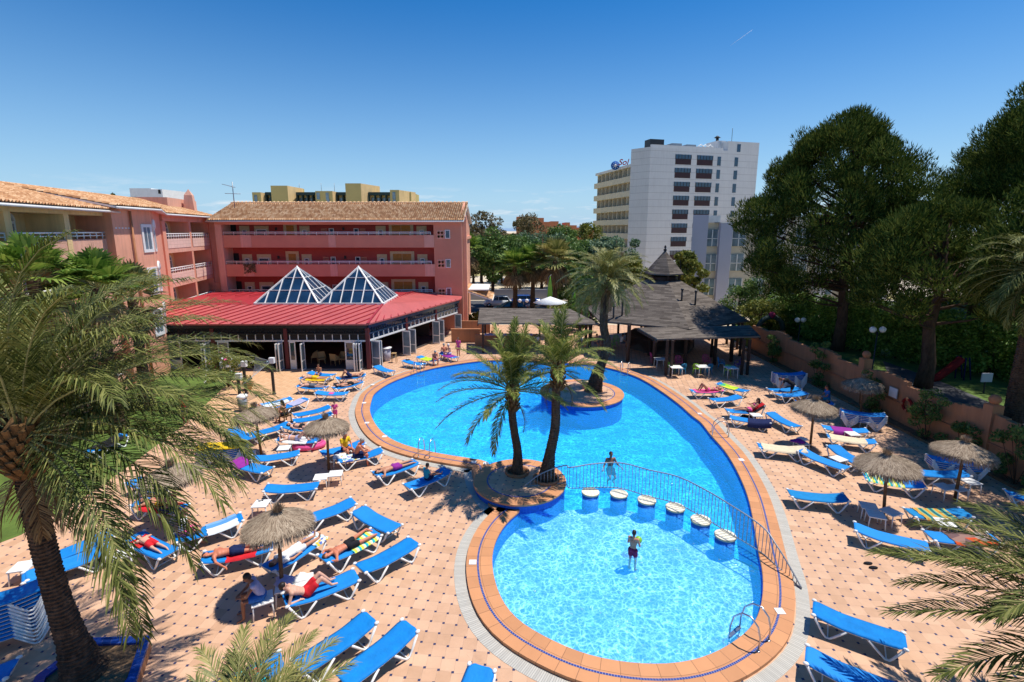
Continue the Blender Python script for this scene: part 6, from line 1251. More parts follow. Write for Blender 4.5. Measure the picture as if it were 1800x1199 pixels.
lounger('39', (848, 1174), (815, 1250), 'lounger end poking in at the bottom middle', gL, 0, 'h'); lounger('r21', (1769, 868), (1835, 880), 'dark shaded lounger at the right picture edge', gR, 0, 'h')
lounger('L3', (26, 1176), (-60, 1200), 'shaded lounger end at the bottom left corner', gL, 0, 'h')
def stack(key, h, f, n, label, group, dz=.085, top=None):
    for k in range(n): t = lounger(f'{key}{k}', h, f, label if 0 < k < n-1 else (label.replace('in the', 'at the top of the') if k else label.replace('in the', 'at the bottom of the')), group, 0, 'c', z=k*dz); t.rotation_euler.z += random.uniform(-.01, .01); a = t.rotation_euler.z-pi/2; t.location.x -= .03*k*0; 
# stacks (mid point pixel of the lowest lounger)
stack('sa', (72, 1086), (-60, 1130), 10, 'blue lounger in the tall stack at the left edge', 'stacked loungers at the left edge', .10)
stack('sb', (418, 797), (365, 800), 5, 'blue lounger in the stack topped by a yellow airbed', 'stacked loungers under the yellow airbed')
stack('sc', (1412, 672), (1360, 672), 8, 'shaded lounger in the stack at the far end of the wall', 'stacked loungers at the far end of the wall')
stack('sd', (1549, 741), (1483, 733), 5, 'shaded lounger in the stack under the dark parasol', 'stacked loungers under the dark parasol')
stack('se', (1712, 822), (1650, 816), 4, 'shaded lounger in the stack behind the leaning parasol', 'stacked loungers behind the leaning parasol')
# ================================================================== TABLES
def make_table():
    t = thing('side_table', 'x', 'side table'); b = MB(); b.box((0, 0, .43), (.52, .52, .03)); b.box((0, 0, .405), (.46, .46, .025)); b.build('tabletop', 'whiteplastic', t)
    for sx in (-1, 1):
        for sy in (-1, 1): b = MB(); b.tube([(sx*.22, sy*.22, .41), (sx*.245, sy*.245, 0)], [.022, .018], 6); b.build('leg', 'whiteplastic', t)
    return t
pt_ = make_table(); ft_ = True
for (x, y, rz, l) in ((459, 885, 5, 'white side table with sunglasses behind the nearest parasol'), (215, 973, 30, 'white side table between the trunk loungers and the prone child'), (40, 995, 15, 'white side table at the left edge beside the trunk'), (437, 797, 20, 'grey-looking white side table in parasol shade'), (461, 1052, 28, 'white side table the man in a vest is sitting on'),
      (502, 1029, 20, 'white side table with a lilac towel by the nearest parasol pole'), (533, 1020, 20, 'sunlit white side table behind the man in red shorts'), (564, 838, 10, 'shaded side table left of the middle parasol pole'), (590, 832, 10, 'side table half in sun right of the middle parasol pole'), (597, 802, 15, 'white side table with things between the older couple'),
      (499, 787, 10, 'small white box table beside the pink inflatable boat'), (1329, 729, 0, 'white side table beside the reader on the right'), (1474, 806, 20, 'sunlit white side table between two slanting loungers'), (1409, 778, 0, 'white side table piled with cloth under a right parasol'), (1527, 740, 0, 'shaded side table below the stacked loungers'), (1499, 762, 0, 'shaded side table next to the purple towel'),
      (1540, 904, -22, 'shaded side table left of the front right parasol pole, rear one'), (1527, 889, -22, 'shaded side table left of the front right parasol pole, front one'), (1566, 899, 20, 'sunlit side table right of the front right parasol pole'), (1660, 855, 10, 'shaded side table left of the leaning pole'), (1683, 857, 10, 'shaded side table at the leaning pole'), (1706, 846, 5, 'shaded side table right of the leaning pole'), (1662, 918, -15, 'white side table between the striped and orange towels')):
    t = pt_ if ft_ else copy_tree(pt_); ft_ = False; p = G(x, y, .44); t.location = (p.x, p.y, 0); t.rotation_euler = (0, 0, R(rz)); tag(t, l, 'side table', 'low white side tables')
def glasses(x, y, rz=0):
    p = G(x, y, .447); t = thing('sunglasses', {459: 'dark sunglasses lying on the table behind the nearest parasol', 222: 'dark sunglasses on the table near the shaggy trunk', 1662: 'dark sunglasses on the table between two towels'}[x], 'sunglasses', p, rz); b = MB()
    for s in (-1, 1): b.ball((s*.04, 0, .02), .033, 8, 6, (1, .3, .8)); b.bar((s*.075, 0, .02), (s*.08, .12, .015), .008, .01)
    b.bar((-.075, 0, .035), (.075, 0, .035), .01, .01); b.build('frame', 'c_black', t)
glasses(459, 881, .5); glasses(222, 967, 1); glasses(1662, 915, .3)
# ================================================================== THATCH PARASOLS
def parasol(label, base, apex_px, r, seed, dark=False, hz=2.05, ch=.50, ay=None):
    r *= .84; ch *= .80; b0 = G(*base); g = np.random.default_rng(seed); ap = A(apex_px[0], apex_px[1], b0.y+(ay or 0)); t = thing('thatched_parasol', label, 'parasol', b0, 0, 'thatched straw parasols on the deck')
    hub = ap-b0; hub.z = min(2.75, max(2.35, hub.z)); axis = Vector((hub.x, hub.y, hub.z)).normalized(); q = Vector((0, 0, 1)).rotation_difference(axis).to_matrix()
    b = MB(); b.tube([(0, 0, 0), hub*.5, hub*.98], [.055, .052, .045], 10); b.build('pole', 'wood', t)
    # cone of straw: solid core plus thousands of straws
    lay = []; V = []; Fc = []; core = MB(); core.lathe([(.05, -.02), (r*.55, -ch*.50), (r*.93, -ch*.98), (r*.90, -ch*1.06), (r*.5, -ch*.62), (.03, -.14)], 28, hub, q); core.build('straw_core', 'thatch', t)
    n = 5200; az = g.uniform(0, 2*pi, n); s0 = g.uniform(0, .86, n)**.75; ln = g.uniform(.18, .36, n); s1 = np.minimum(s0+ln, 1.0+g.uniform(0, .10, n)); az1 = az+g.normal(0, .10, n)
    def P(s, a, lift):
        rr = r*s; z = -ch*(s*.90+.10*s*s)+lift; loc = np.stack([rr*np.cos(a), rr*np.sin(a), z], 1); return loc @ np.array(q).T+np.array(hub)
    wob = 1+.04*np.sin(az*3+seed); a = P(s0*wob, az, .02+g.uniform(0, .02, n)); c = P(s1*wob, az1, g.uniform(-.02, .045, n)); w = g.uniform(.006, .013, n)[:, None]; tn = np.stack([-np.sin(az), np.cos(az), np.zeros(n)], 1)
    V = np.stack([a-tn*w, a+tn*w, c+tn*w*.5, c-tn*w*.5], 1).reshape(-1, 3); k = np.arange(n)*4; fastmesh('straw_canopy', V, np.stack([k, k+1, k+2, k+3], 1), 'thatch', t)
    n = 900; az = g.uniform(0, 2*pi, n); a = P(np.full(n, .93), az, -.03); c = P(np.full(n, 1.0)+g.uniform(-.02, .09, n), az, -.10-g.uniform(0, .12, n)); w = .009; tn = np.stack([-np.sin(az), np.cos(az), np.zeros(n)], 1)
    V = np.stack([a-tn*w, a+tn*w, c+tn*w*.5, c-tn*w*.5], 1).reshape(-1, 3); k = np.arange(n)*4; fastmesh('straw_fringe', V, np.stack([k, k+1, k+2, k+3], 1), 'thatch', t)
    n = 420; az = g.uniform(0, 2*pi, n); rr = g.uniform(.01, .06, n); lean = Vector((g.uniform(-.5, .5), g.uniform(-.4, .2), 1)); a = np.stack([rr*np.cos(az), rr*np.sin(az), np.full(n, -.08)], 1)@np.array(q).T+np.array(hub); fl = g.uniform(.02, .16, n)
    c = a+np.stack([fl*np.cos(az)+lean.x*.16, fl*np.sin(az)+lean.y*.16, g.uniform(.14, .30, n)], 1); w = .007; tn = np.stack([-np.sin(az), np.cos(az), np.zeros(n)], 1); V = np.stack([a-tn*w, a+tn*w, c+tn*w*.5, c-tn*w*.5], 1).reshape(-1, 3); k = np.arange(n)*4; fastmesh('top_knot', V, np.stack([k, k+1, k+2, k+3], 1), 'thatch', t)
    b = MB(); [b.bar(hub*.80, Vector(P(np.array([.72]), np.array([g_]), -.08)[0]), .03, .03) for g_ in [k*pi/3 for k in range(6)]]; b.build('struts', 'wood', t); return t
parasol('nearest thatched parasol over the group with the man in red shorts', (497, 1047), (487, 897), 1.06, 1, ay=.15)
parasol('middle left thatched parasol beside the pink inflatable boat', (578, 826), (574, 738), 1.03, 2)
parasol('rear left thatched parasol next to the yellow airbed stack', (460, 802), (447, 725), 1.08, 3)
parasol('thatched parasol hidden behind the big left palm fronds', (318, 930), (300, 842), 1.05, 4)
parasol('front right thatched parasol leaning beside two joined tables', (1553, 907), (1560, 800), 1.12, 5)
parasol('right thatched parasol with pale top knot and slanting pole', (1678, 879), (1698, 778), 1.10, 6)
parasol('rear right thatched parasol over the beige towel lounger', (1424, 786), (1432, 708), 1.08, 7)
parasol('dark shaded parasol in front of the stacked loungers and wall', (1512, 738), (1516, 672), 1.08, 8)
# ================================================================== TOWELS & CLOTHS (lie on loungers, own objects)
def towel(on, m, y0, y1, label, w=.345, hang=.05, lift=.012, skew=0., cat='towel', raised=0):
    L = LN[on]; src = M[m] if isinstance(m, str) else m; hk = .42 if raised else .09
    def prof(y): s = max(0, y-.30)/.66; return SL+hk*s**1.2+(.025*max(0, -y-.6)/.36)-.018*math.cos(y*2.2)+.028
    n, k = 16, 12; vs = []; fs = []; g = random.Random(len(label))
    ph = g.random()*6
    for i in range(n+1):
        y = y0+(y1-y0)*i/n
        for j in range(k+1):
            u = -1+2*j/k; x = u*(w+hang*.8); over = max(0, abs(x)-.33); z = prof(max(-.95, min(.95, y)))-over*1.15+lift+.012*abs(sin(7*y+3*u+ph))-.018*(1-min(1, x*x*9)); vs.append(((.345+over*.35)*(1 if x > 0 else -1) if over > .015 else x, y+skew*u+.015*sin(9*u+ph), z))
    for i in range(n):
        for j in range(k): fs.append((i*(k+1)+j, i*(k+1)+j+1, (i+1)*(k+1)+j+1, (i+1)*(k+1)+j))
    b = MB(); b.add(vs, fs, True); o = b.build('towel', src); o.location = L.location; o.rotation_euler = L.rotation_euler; tag(o, label, cat); return o
towel('7', 'c_pink', -.10, .18, 'small pink towel folded on an otherwise empty far lounger', .16, 0); towel('3', 'c_yellow', -.85, .5, 'yellow towel hanging under the prone sunbather by the terrace'); towel('8', 't_bluewhite', -.75, .7, 'white and pale blue towel spread over the lounger near the bin'); towel('9', 'c_lav', -.1, .75, 'pale towel on the lounger behind the woman in a chair', .3)
towel('5', 'c_navy', -.6, .1, 'dark blue towel between the two people at the pool curve'); towel('14', 'c_white', -.5, .75, 'white towel under the sunbather beside the pink boat'); towel('17', 'c_purple', .25, .97, 'purple towel on the head end beside the frond tips'); towel('19', 't_floral', -.75, -.05, 'pale blue patterned towel under the bald man', .3); towel('30', 't_bluewhite', -.1, .80, 'large white towel with blue stripe at the frond tips')
towel('25', 't_yelstripe', -.8, .1, 'yellow and teal striped towel under the man in black shorts'); towel('29', 'c_red', -.5, .3, 'red towel under the sunburnt person'); towel('32', 'c_red', -.7, .6, 'red towel seen between the palm fronds'); towel('33', 'c_red', .2, .7, 'red cloth under the prone child', .2); towel('40', 't_rain', -.9, .60, 'rainbow patterned towel behind the bottom frond tips'); towel('42', 't_green', -.5, .5, 'green towel near the restaurant folding doors'); towel('43', 'c_purple', -.6, .4, 'purple towel at the restaurant corner')
towel('r1', 'c_pink', -.75, .95, 'bright pink towel under the sunbather near the bar', .3); towel('r2', 't_green', -.3, .7, 'green and yellow towel on the lounger by the bar shade', .3); towel('r7', 'c_black', .1, .95, 'black towel over the raised backrest', raised=1); towel('r7', 'c_red', .35, .97, 'red towel over the raised backrest', .18, 0, .03, raised=1); towel('r8', 'c_navy', -.1, .99, 'navy towel draped over the head end', .40, .2)
towel('r10', 'c_beige', -.80, .96, 'beige towel covering the lounger by the parasol pole'); towel('r13', 'c_beige', -.85, .60, 'cream yellowish towel in the shade'); towel('r14', 'c_purple', -.55, .35, 'magenta purple towel in the shade', .38, .2); towel('r15', 't_yelstripe', -.9, .3, 'pale striped towel under the front right parasol'); towel('r18', 't_rasta', -.62, .45, 'orange, teal and yellow striped towel'); towel('r19', 't_orange', -.35, .85, 'orange, brown and grey patterned towel', .34, .05)
towel('r6', 'c_white', -.6, .3, 'white towel behind the rear right parasol'); towel('28', 't_floral', -.97, -.50, 'patterned towel at the foot end under the nearest parasol', .34); towel('L2', 'c_black', -.6, .7, 'dark towel on the lawn lounger')
def heap(name, label, p, r, m, seed, cat='cloth', h=.5):
    g = random.Random(seed); b = MB(); n, k = 18, 7; vs = []
    for i in range(k+1):
        f = i/k
        for j in range(n): a = 2*pi*j/n; rr = r*(1-f**1.7)*(1+.18*sin(3*a+seed)+.12*sin(7*a+4*f)); vs.append((rr*cos(a)*1.2, rr*sin(a), r*h*f**.7+.02*sin(9*a+5*f)*(1-f)))
    fs = [(i*n+j, i*n+(j+1) % n, (i+1)*n+(j+1) % n, (i+1)*n+j) for i in range(k) for j in range(n)]; b.add(vs, fs, True); o = b.build(name, m, None, p); tag(o, label, cat); return o
heap('folded_towel', 'crumpled lilac towel on the shaded table by the nearest pole', G(500, 1021, .447), .23, 'c_lav', 1, 'towel'); heap('folded_towel', 'white towel on the sunlit table behind the man in red shorts', G(531, 1016, .447), .20, 'c_white', 2, 'towel'); heap('bag', 'dark cloth bag on the table between the older couple', G(592, 797, .447), .10, 'c_navy', 3, 'bag'); heap('folded_clothes', 'white clothes piled on the table under the rear right parasol', G(1410, 772, .447), .2, 'c_white', 4)
heap('beach_bag', 'maroon bag on the beige towel near the parasol pole', G(1403, 776, .50), .24, 'c_purple', 5, 'bag'); heap('beach_bag', 'black bag at the head of the lounger with the man in red shorts', G(507, 1052, .46), .12, 'c_black', 6, 'bag'); heap('beach_bag', 'dark bag on the lounger near the far left ladder', G(716, 633, .46), .16, 'c_black', 7, 'bag'); heap('beach_bag', 'dark navy bag on the deck beside the reader', G(1313, 735, 0), .35, 'c_black', 8, 'bag')
# yellow airbed on the stack
L = LN['sb4']; b = MB(); n, k = 14, 6; vs = []
for i in range(n+1):
    y = -1.0+2.0*i/n
    for j in range(k+1): u = -1+2*j/k; vs.append((u*.36, y, .50+.06*abs(cos(u*pi*1.5))+.10*max(0, y-.6)))
m = len(vs); vs += [(v[0], v[1], .47+.10*max(0, v[1]-.6)) for v in vs]; fs = [(i*(k+1)+j, i*(k+1)+j+1, (i+1)*(k+1)+j+1, (i+1)*(k+1)+j) for i in range(n) for j in range(k)]; fs += [tuple(m+q for q in reversed(f)) for f in list(fs)]
ed = [j for j in range(k+1)]+[(i+1)*(k+1)-1+0 for i in range(1, n+1)]+[n*(k+1)+j for j in range(k-1, -1, -1)]+[i*(k+1) for i in range(n-1, 0, -1)]
fs += [(ed[q], ed[(q+1) % len(ed)], m+ed[(q+1) % len(ed)], m+ed[q]) for q in range(len(ed))]
b.add(vs, fs, True); o = b.build('airbed', 'c_yellow'); o.location = L.location; o.rotation_euler = L.rotation_euler; tag(o, 'bright yellow inflatable airbed on top of the lounger stack', 'airbed')
# pink inflatable boat
p = G(544, 787, 0); t = thing('inflatable_boat', 'pink and white inflatable boat on the deck beside the middle parasol', 'inflatable boat', p, R(12)); ring = [Vector((.62*cos(2*pi*k/24), .36*sin(2*pi*k/24), .15)) for k in range(24)]
b = MB(); b.tube(ring, .13, 10, closed=True); b.build('hull_ring', 'c_pink', t); b = MB(); b.tube([q*.96+V3(0, 0, .12) for q in ring], .07, 8, closed=True); b.build('upper_ring', 'p_pink', t); b = MB(); b.lathe([(.45, .08), (.01, .09)], 20); o = b.build('floor', 'c_white', t); o.scale = (1.2, .65, 1); b = MB(); b.tube([(-.1, -.25, .24), (-.1, .25, .24)], .08, 8); b.build('seat', 'c_lav', t)
p = G(455, 968, 0); b = MB(); b.ball((0, 0, .03), .13, 10, 6, (1, .42, .25)); b.ball((.08, .18, .03), .13, 10, 6, (1, .42, .25)); o = b.build('flip_flops', 'c_yellow', None, p); tag(o, 'yellow flip-flops on the tiles left of the nearest parasol', 'sandals')
p = G(1535, 999, 0); b = MB(); b.ball((0, 0, .03), .14, 10, 6, (1, .42, .28)); b.ball((-.02, .2, .03), .14, 10, 6, (1, .42, .28)); o = b.build('flip_flops', 'c_black', None, p); tag(o, 'dark flip-flops lying on the tiles in the right palm shadow', 'sandals')
# ================================================================== CHAIRS AND TABLES AT THE BAR
def bar_chair(x, y, rz, m, label):
    t = thing('plastic_chair', label, 'chair', (x, y, 0), rz, 'coloured plastic chairs at the bar'); b = MB(); b.box((0, 0, .43), (.44, .42, .035)); b.build('seat', m, t)
    b = MB(); pts = [(-.21, .20, .45), (-.23, .25, .66), (-.17, .29, .80), (0, .31, .84), (.17, .29, .80), (.23, .25, .66), (.21, .20, .45)]; b.tube(pts, .024, 6); [b.bar((x_, .215, .46), (x_*1.0, .29, .81), .04, .015) for x_ in (-.11, 0, .11)]; b.tube([(-.22, .24, .64), (-.25, -.05, .64), (-.2, -.19, .44)], .02, 6); b.tube([(.22, .24, .64), (.25, -.05, .64), (.2, -.19, .44)], .02, 6); b.build('backrest', m, t)
    for sx in (-1, 1):
        for sy in (-1, 1): b = MB(); b.tube([(sx*.19, sy*.18, .42), (sx*.23, sy*.23, 0)], [.022, .016], 6); b.build('leg', m, t)
def bar_table(x, y, label):
    t = thing('cafe_table', label, 'table', (x, y, 0), 0, 'white café tables at the bar'); b = MB(); b.box((0, 0, .72), (.78, .78, .035)); b.build('tabletop', 'whiteplastic', t)
    for sx in (-1, 1):
        for sy in (-1, 1): b = MB(); b.tube([(sx*.33, sy*.33, .71), (sx*.35, sy*.35, 0)], .022, 6); b.build('leg', 'whiteplastic', t)
for (x, y, l) in ((1161, 647, 'white café table at the left under the bar awning'), (1188, 661, 'white café table just right of the awning corner post'), (1235, 660, 'middle white café table in the bar shade'), (1285, 662, 'right white café table beside the paired posts')): p = G(x, y-16, .72); bar_table(p.x, p.y, l)
for (x, y, rz, m, l) in ((1149, 638, 90, 'p_pink', 'pink chair left of the leftmost café table'), (1178, 655, 120, 'p_green', 'green chair beside the awning corner post'), (1197, 658, 200, 'p_blue', 'blue chair right of the corner-post table'), (1193, 646, 0, 'p_pink', 'pink chair behind the corner-post table'), (1224, 658, 150, 'p_green', 'green chair in front of the middle café table'), (1243, 658, 200, 'p_blue', 'blue chair right of the middle café table'), (1241, 644, 0, 'p_pink', 'pink chair behind the middle café table'),
                      (1278, 660, 160, 'p_green', 'green chair in front of the right café table'), (1268, 648, 60, 'p_blue', 'blue chair left of the right café table'), (1297, 650, -80, 'p_purple', 'purple chair right of the right café table'), (1076, 614, 40, 'p_green', 'green chair alone at the left bar posts'), (1083, 607, 0, 'p_green', 'second green chair at the left bar posts, partly hidden')): p = G(x, y, 0); bar_chair(p.x, p.y, R(rz), m, l)
for (x, y, rz, l) in ((566, 640, 30, 'rattan chair inside the restaurant near the open doors'), (589, 642, 160, 'rattan chair inside the restaurant right of the first'), (553, 637, -70, 'rattan chair further inside the restaurant'), (604, 640, 0, 'rattan chair by the dark inner table')):
    p = G(x, y, 0); p.y = max(p.y, 36.6); t = thing('rattan_chair', l, 'chair', (p.x, p.y, .02), R(rz), 'rattan chairs inside the restaurant'); b = MB(); b.box((0, 0, .42), (.5, .48, .06)); b.build('seat', 'rattan', t); b = MB(); b.add([(-.27, .2, .42), (-.27, .28, .9), (.27, .28, .9), (.27, .2, .42), (-.30, -.2, .42), (-.30, -.1, .66), (.30, -.1, .66), (.30, -.2, .42)], [(0, 1, 2, 3), (0, 1, 5, 4), (3, 2, 6, 7)]); b.build('backrest', 'rattan', t)
    for sx in (-1, 1):
        for sy in (-1, 1): b = MB(); b.tube([(sx*.2, sy*.2, .4), (sx*.22, sy*.22, 0)], .02, 6); b.build('leg', 'rattan', t)
p = G(680, 634, 0); t = thing('bar_table', 'round high white table in the right hand restaurant opening', 'table', (p.x, p.y, 0)); b = MB(); b.lathe([(.42, 1.02), (.42, 1.06), (.01, 1.06)], 20); b.build('tabletop', 'whiteplastic', t); b = MB(); b.lathe([(.25, 0), (.22, .04), (.30, .1), (.34, 1.0)], 16); b.build('drum_base', 'greywall', t)
for (x, l) in ((668, 'wooden stool left of the high white table'), (693, 'wooden stool right of the high white table')):
    p = G(x, 637, 0); t = thing('bar_stool', l, 'stool', (p.x, p.y, 0), 0, 'wooden stools'); b = MB(); b.box((0, 0, .72), (.36, .36, .05)); b.build('seat', 'rattan', t)
    for sx in (-1, 1):
        for sy in (-1, 1): b = MB(); b.tube([(sx*.14, sy*.14, .7), (sx*.2, sy*.2, 0)], .02, 6); b.build('leg', 'rattan', t)
# play slide and arch in the garden corner
p = A(1665, 664, 29.0); t = thing('garden_slide', 'dark red plastic slide on the garden lawn', 'slide', (p.x, 29.0, 1.15), R(10)); b = MB(); b.tube([(-1.3, 0, .12), (-.7, 0, .2), (.2, 0, .8), (.8, 0, 1.25)], .22, 8); b.build('chute', 'c_darkred', t); b = MB(); [b.tube([(.9+dx, dy, 0), (.8+dx*.5, dy, 1.4)], .04, 6) for dx in (0, .5) for dy in (-.25, .25)]; b.build('ladder', 'c_navy', t)
p = A(1735, 662, 26.5); t = thing('garden_sign', 'small blue-grey panel standing in the shaded garden', 'sign', (p.x, 26.5, 1.15)); b = MB(); b.box((0, 0, .9), (.6, .05, .5)); b.build('panel', 'greywall', t); b = MB(); b.box((0, .04, .45), (.06, .04, .9)); b.build('post', 'black', t)
p = A(1352, 600, 41); t = thing('playground_arch', 'teal and orange entrance arch in the shade left of the big pine', 'arch', (p.x, 41, 0)); b = MB(); b.tube([(-1.05, 0, 0), (-1.05, 0, 1.8)], .22, 10); b.tube([(1.05, 0, 0), (1.05, 0, 1.8)], .22, 10); b.build('columns', 'terratop', t); b = MB(); b.tube([(-1.05*cos(pi*k/10), 0, 1.8+1.15*sin(pi*k/10)) for k in range(11)], .20, 10); b.build('arch_tube', 'greendark', t); b = MB(); b.ball((0, -.05, 3.1), .28, 10, 8); b.build('ball_top', 'c_maroon', t)
# ================================================================== PEOPLE
POSE = {
 # joints: pelvis, chest, neck, head; then L/R shoulder, elbow, wrist, hip, knee, ankle, toe   (x right, y forward, z up)
 'stand': dict(pel=(0, 0, .93), ch=(0, .0, 1.27), nk=(0, 0, 1.44), hd=(0, .03, 1.61), sh=(.17, 0, 1.39), el=(.23, -.03, 1.10), wr=(.24, .06, .86), hp=(.09, 0, .90), kn=(.10, .02, .49), an=(.10, -.02, .08), to=(.12, .14, .03), face=(0, 1, -.1)),
 'stand_hold': dict(pel=(0, 0, .93), ch=(0, .02, 1.27), nk=(0, .02, 1.44), hd=(0, .06, 1.60), sh=(.17, .02, 1.39), el=(.24, .08, 1.12), wr=(.12, .32, 1.14), hp=(.09, 0, .90), kn=(.11, .04, .49), an=(.12, -.02, .08), to=(.14, .14, .03), face=(0, 1, -.4)),
 'wade': dict(pel=(0, 0, .93), ch=(0, .0, 1.27), nk=(0, 0, 1.44), hd=(0, .03, 1.61), sh=(.17, 0, 1.39), el=(.30, .05, 1.14), wr=(.42, .22, 1.05), hp=(.09, 0, .90), kn=(.12, .34, .66), an=(.12, .02, .38), to=(.14, .16, .30), face=(0, 1, 0)),
 'bend': dict(pel=(0, -.1, .90), ch=(0, .25, 1.10), nk=(0, .42, 1.12), hd=(0, .58, 1.08), sh=(.17, .36, 1.10), el=(.18, .42, .84), wr=(.14, .52, .62), hp=(.09, -.1, .88), kn=(.10, -.04, .48), an=(.10, -.06, .08), to=(.12, .10, .03), face=(0, .6, -.8)),
 'sit': dict(pel=(0, 0, .10), ch=(0, .05, .42), nk=(0, .08, .58), hd=(0, .13, .74), sh=(.17, .06, .53), el=(.23, .16, .28), wr=(.14, .36, .20), hp=(.10, .04, .08), kn=(.14, .45, .10), an=(.13, .48, -.36), to=(.14, .63, -.41), face=(0, 1, -.25)),
 'sit_lean': dict(pel=(0, 0, .10), ch=(0, .14, .40), nk=(0, .22, .54), hd=(0, .30, .68), sh=(.17, .18, .50), el=(.20, .36, .26), wr=(.10, .50, .22), hp=(.10, .04, .08), kn=(.16, .45, .12), an=(.15, .46, -.36), to=(.16, .61, -.41), face=(0, .9, -.5)),
 'sit_long': dict(pel=(0, 0, .10), ch=(0, -.02, .42), nk=(0, .02, .58), hd=(0, .08, .73), sh=(.17, 0, .53), el=(.22, .14, .30), wr=(.16, .36, .22), hp=(.10, .04, .08), kn=(.13, .44, .16), an=(.12, .82, .07), to=(.13, .88, .18), face=(0, 1, -.3)),
 'recline': dict(pel=(0, 0, .11), ch=(0, -.28, .27), nk=(0, -.42, .36), hd=(0, -.52, .48), sh=(.17, -.36, .32), el=(.24, -.46, .07), wr=(.20, -.20, .06), hp=(.10, .05, .10), kn=(.12, .40, .40), an=(.11, .66, .08), to=(.12, .80, .07), face=(0, .9, .1)),
 'supine': dict(pel=(0, 0, .10), ch=(0, -.34, .12), nk=(0, -.52, .11), hd=(0, -.69, .13), sh=(.17, -.47, .11), el=(.26, -.22, .07), wr=(.22, .02, .06), hp=(.09, .04, .09), kn=(.12, .46, .10), an=(.10, .86, .06), to=(.12, .90, .20), face=(0, 0, 1)),
 'knees': dict(pel=(0, 0, .10), ch=(0, -.34, .12), nk=(0, -.52, .11), hd=(0, -.69, .14), sh=(.17, -.47, .11), el=(.38, -.62, .10), wr=(.16, -.76, .22), hp=(.09, .04, .10), kn=(.12, .36, .44), an=(.11, .56, .06), to=(.12, .70, .05), face=(0, .1, 1)),
 'prone': dict(pel=(0, 0, .11), ch=(0, -.34, .11), nk=(0, -.52, .12), hd=(0, -.68, .12), sh=(.17, -.46, .11), el=(.36, -.56, .06), wr=(.16, -.76, .04), hp=(.09, .04, .10), kn=(.12, .46, .08), an=(.13, .86, .07), to=(.12, 1.0, .02), face=(.75, -.1, .3)),
}
def capsule(mb, a, b, r0, r1, n=9): 
    a = Vector(a); b = Vector(b); mb.tube([a, b], [r0, r1], n); mb.ball(a, r0, n, 6); mb.ball(b, r1, n, 6)
def remeshed(mb, name, mt, parent, vox, smooth=2):
    o = mb.build(name, mt); md = o.modifiers.new('r', 'REMESH'); md.mode = 'VOXEL'; md.voxel_size = vox; sm = o.modifiers.new('s', 'SMOOTH'); sm.iterations = smooth; sm.factor = .5
    dg = bpy.context.evaluated_depsgraph_get(); me = bpy.data.meshes.new_from_object(o.evaluated_get(dg)); me.polygons.foreach_set('use_smooth', [True]*len(me.polygons)); old = o.data; o.modifiers.clear(); o.data = me; bpy.data.meshes.remove(old); me.name = name
    if not me.materials: me.materials.append(M[mt])
    o.parent = parent; return o
PC = [0]
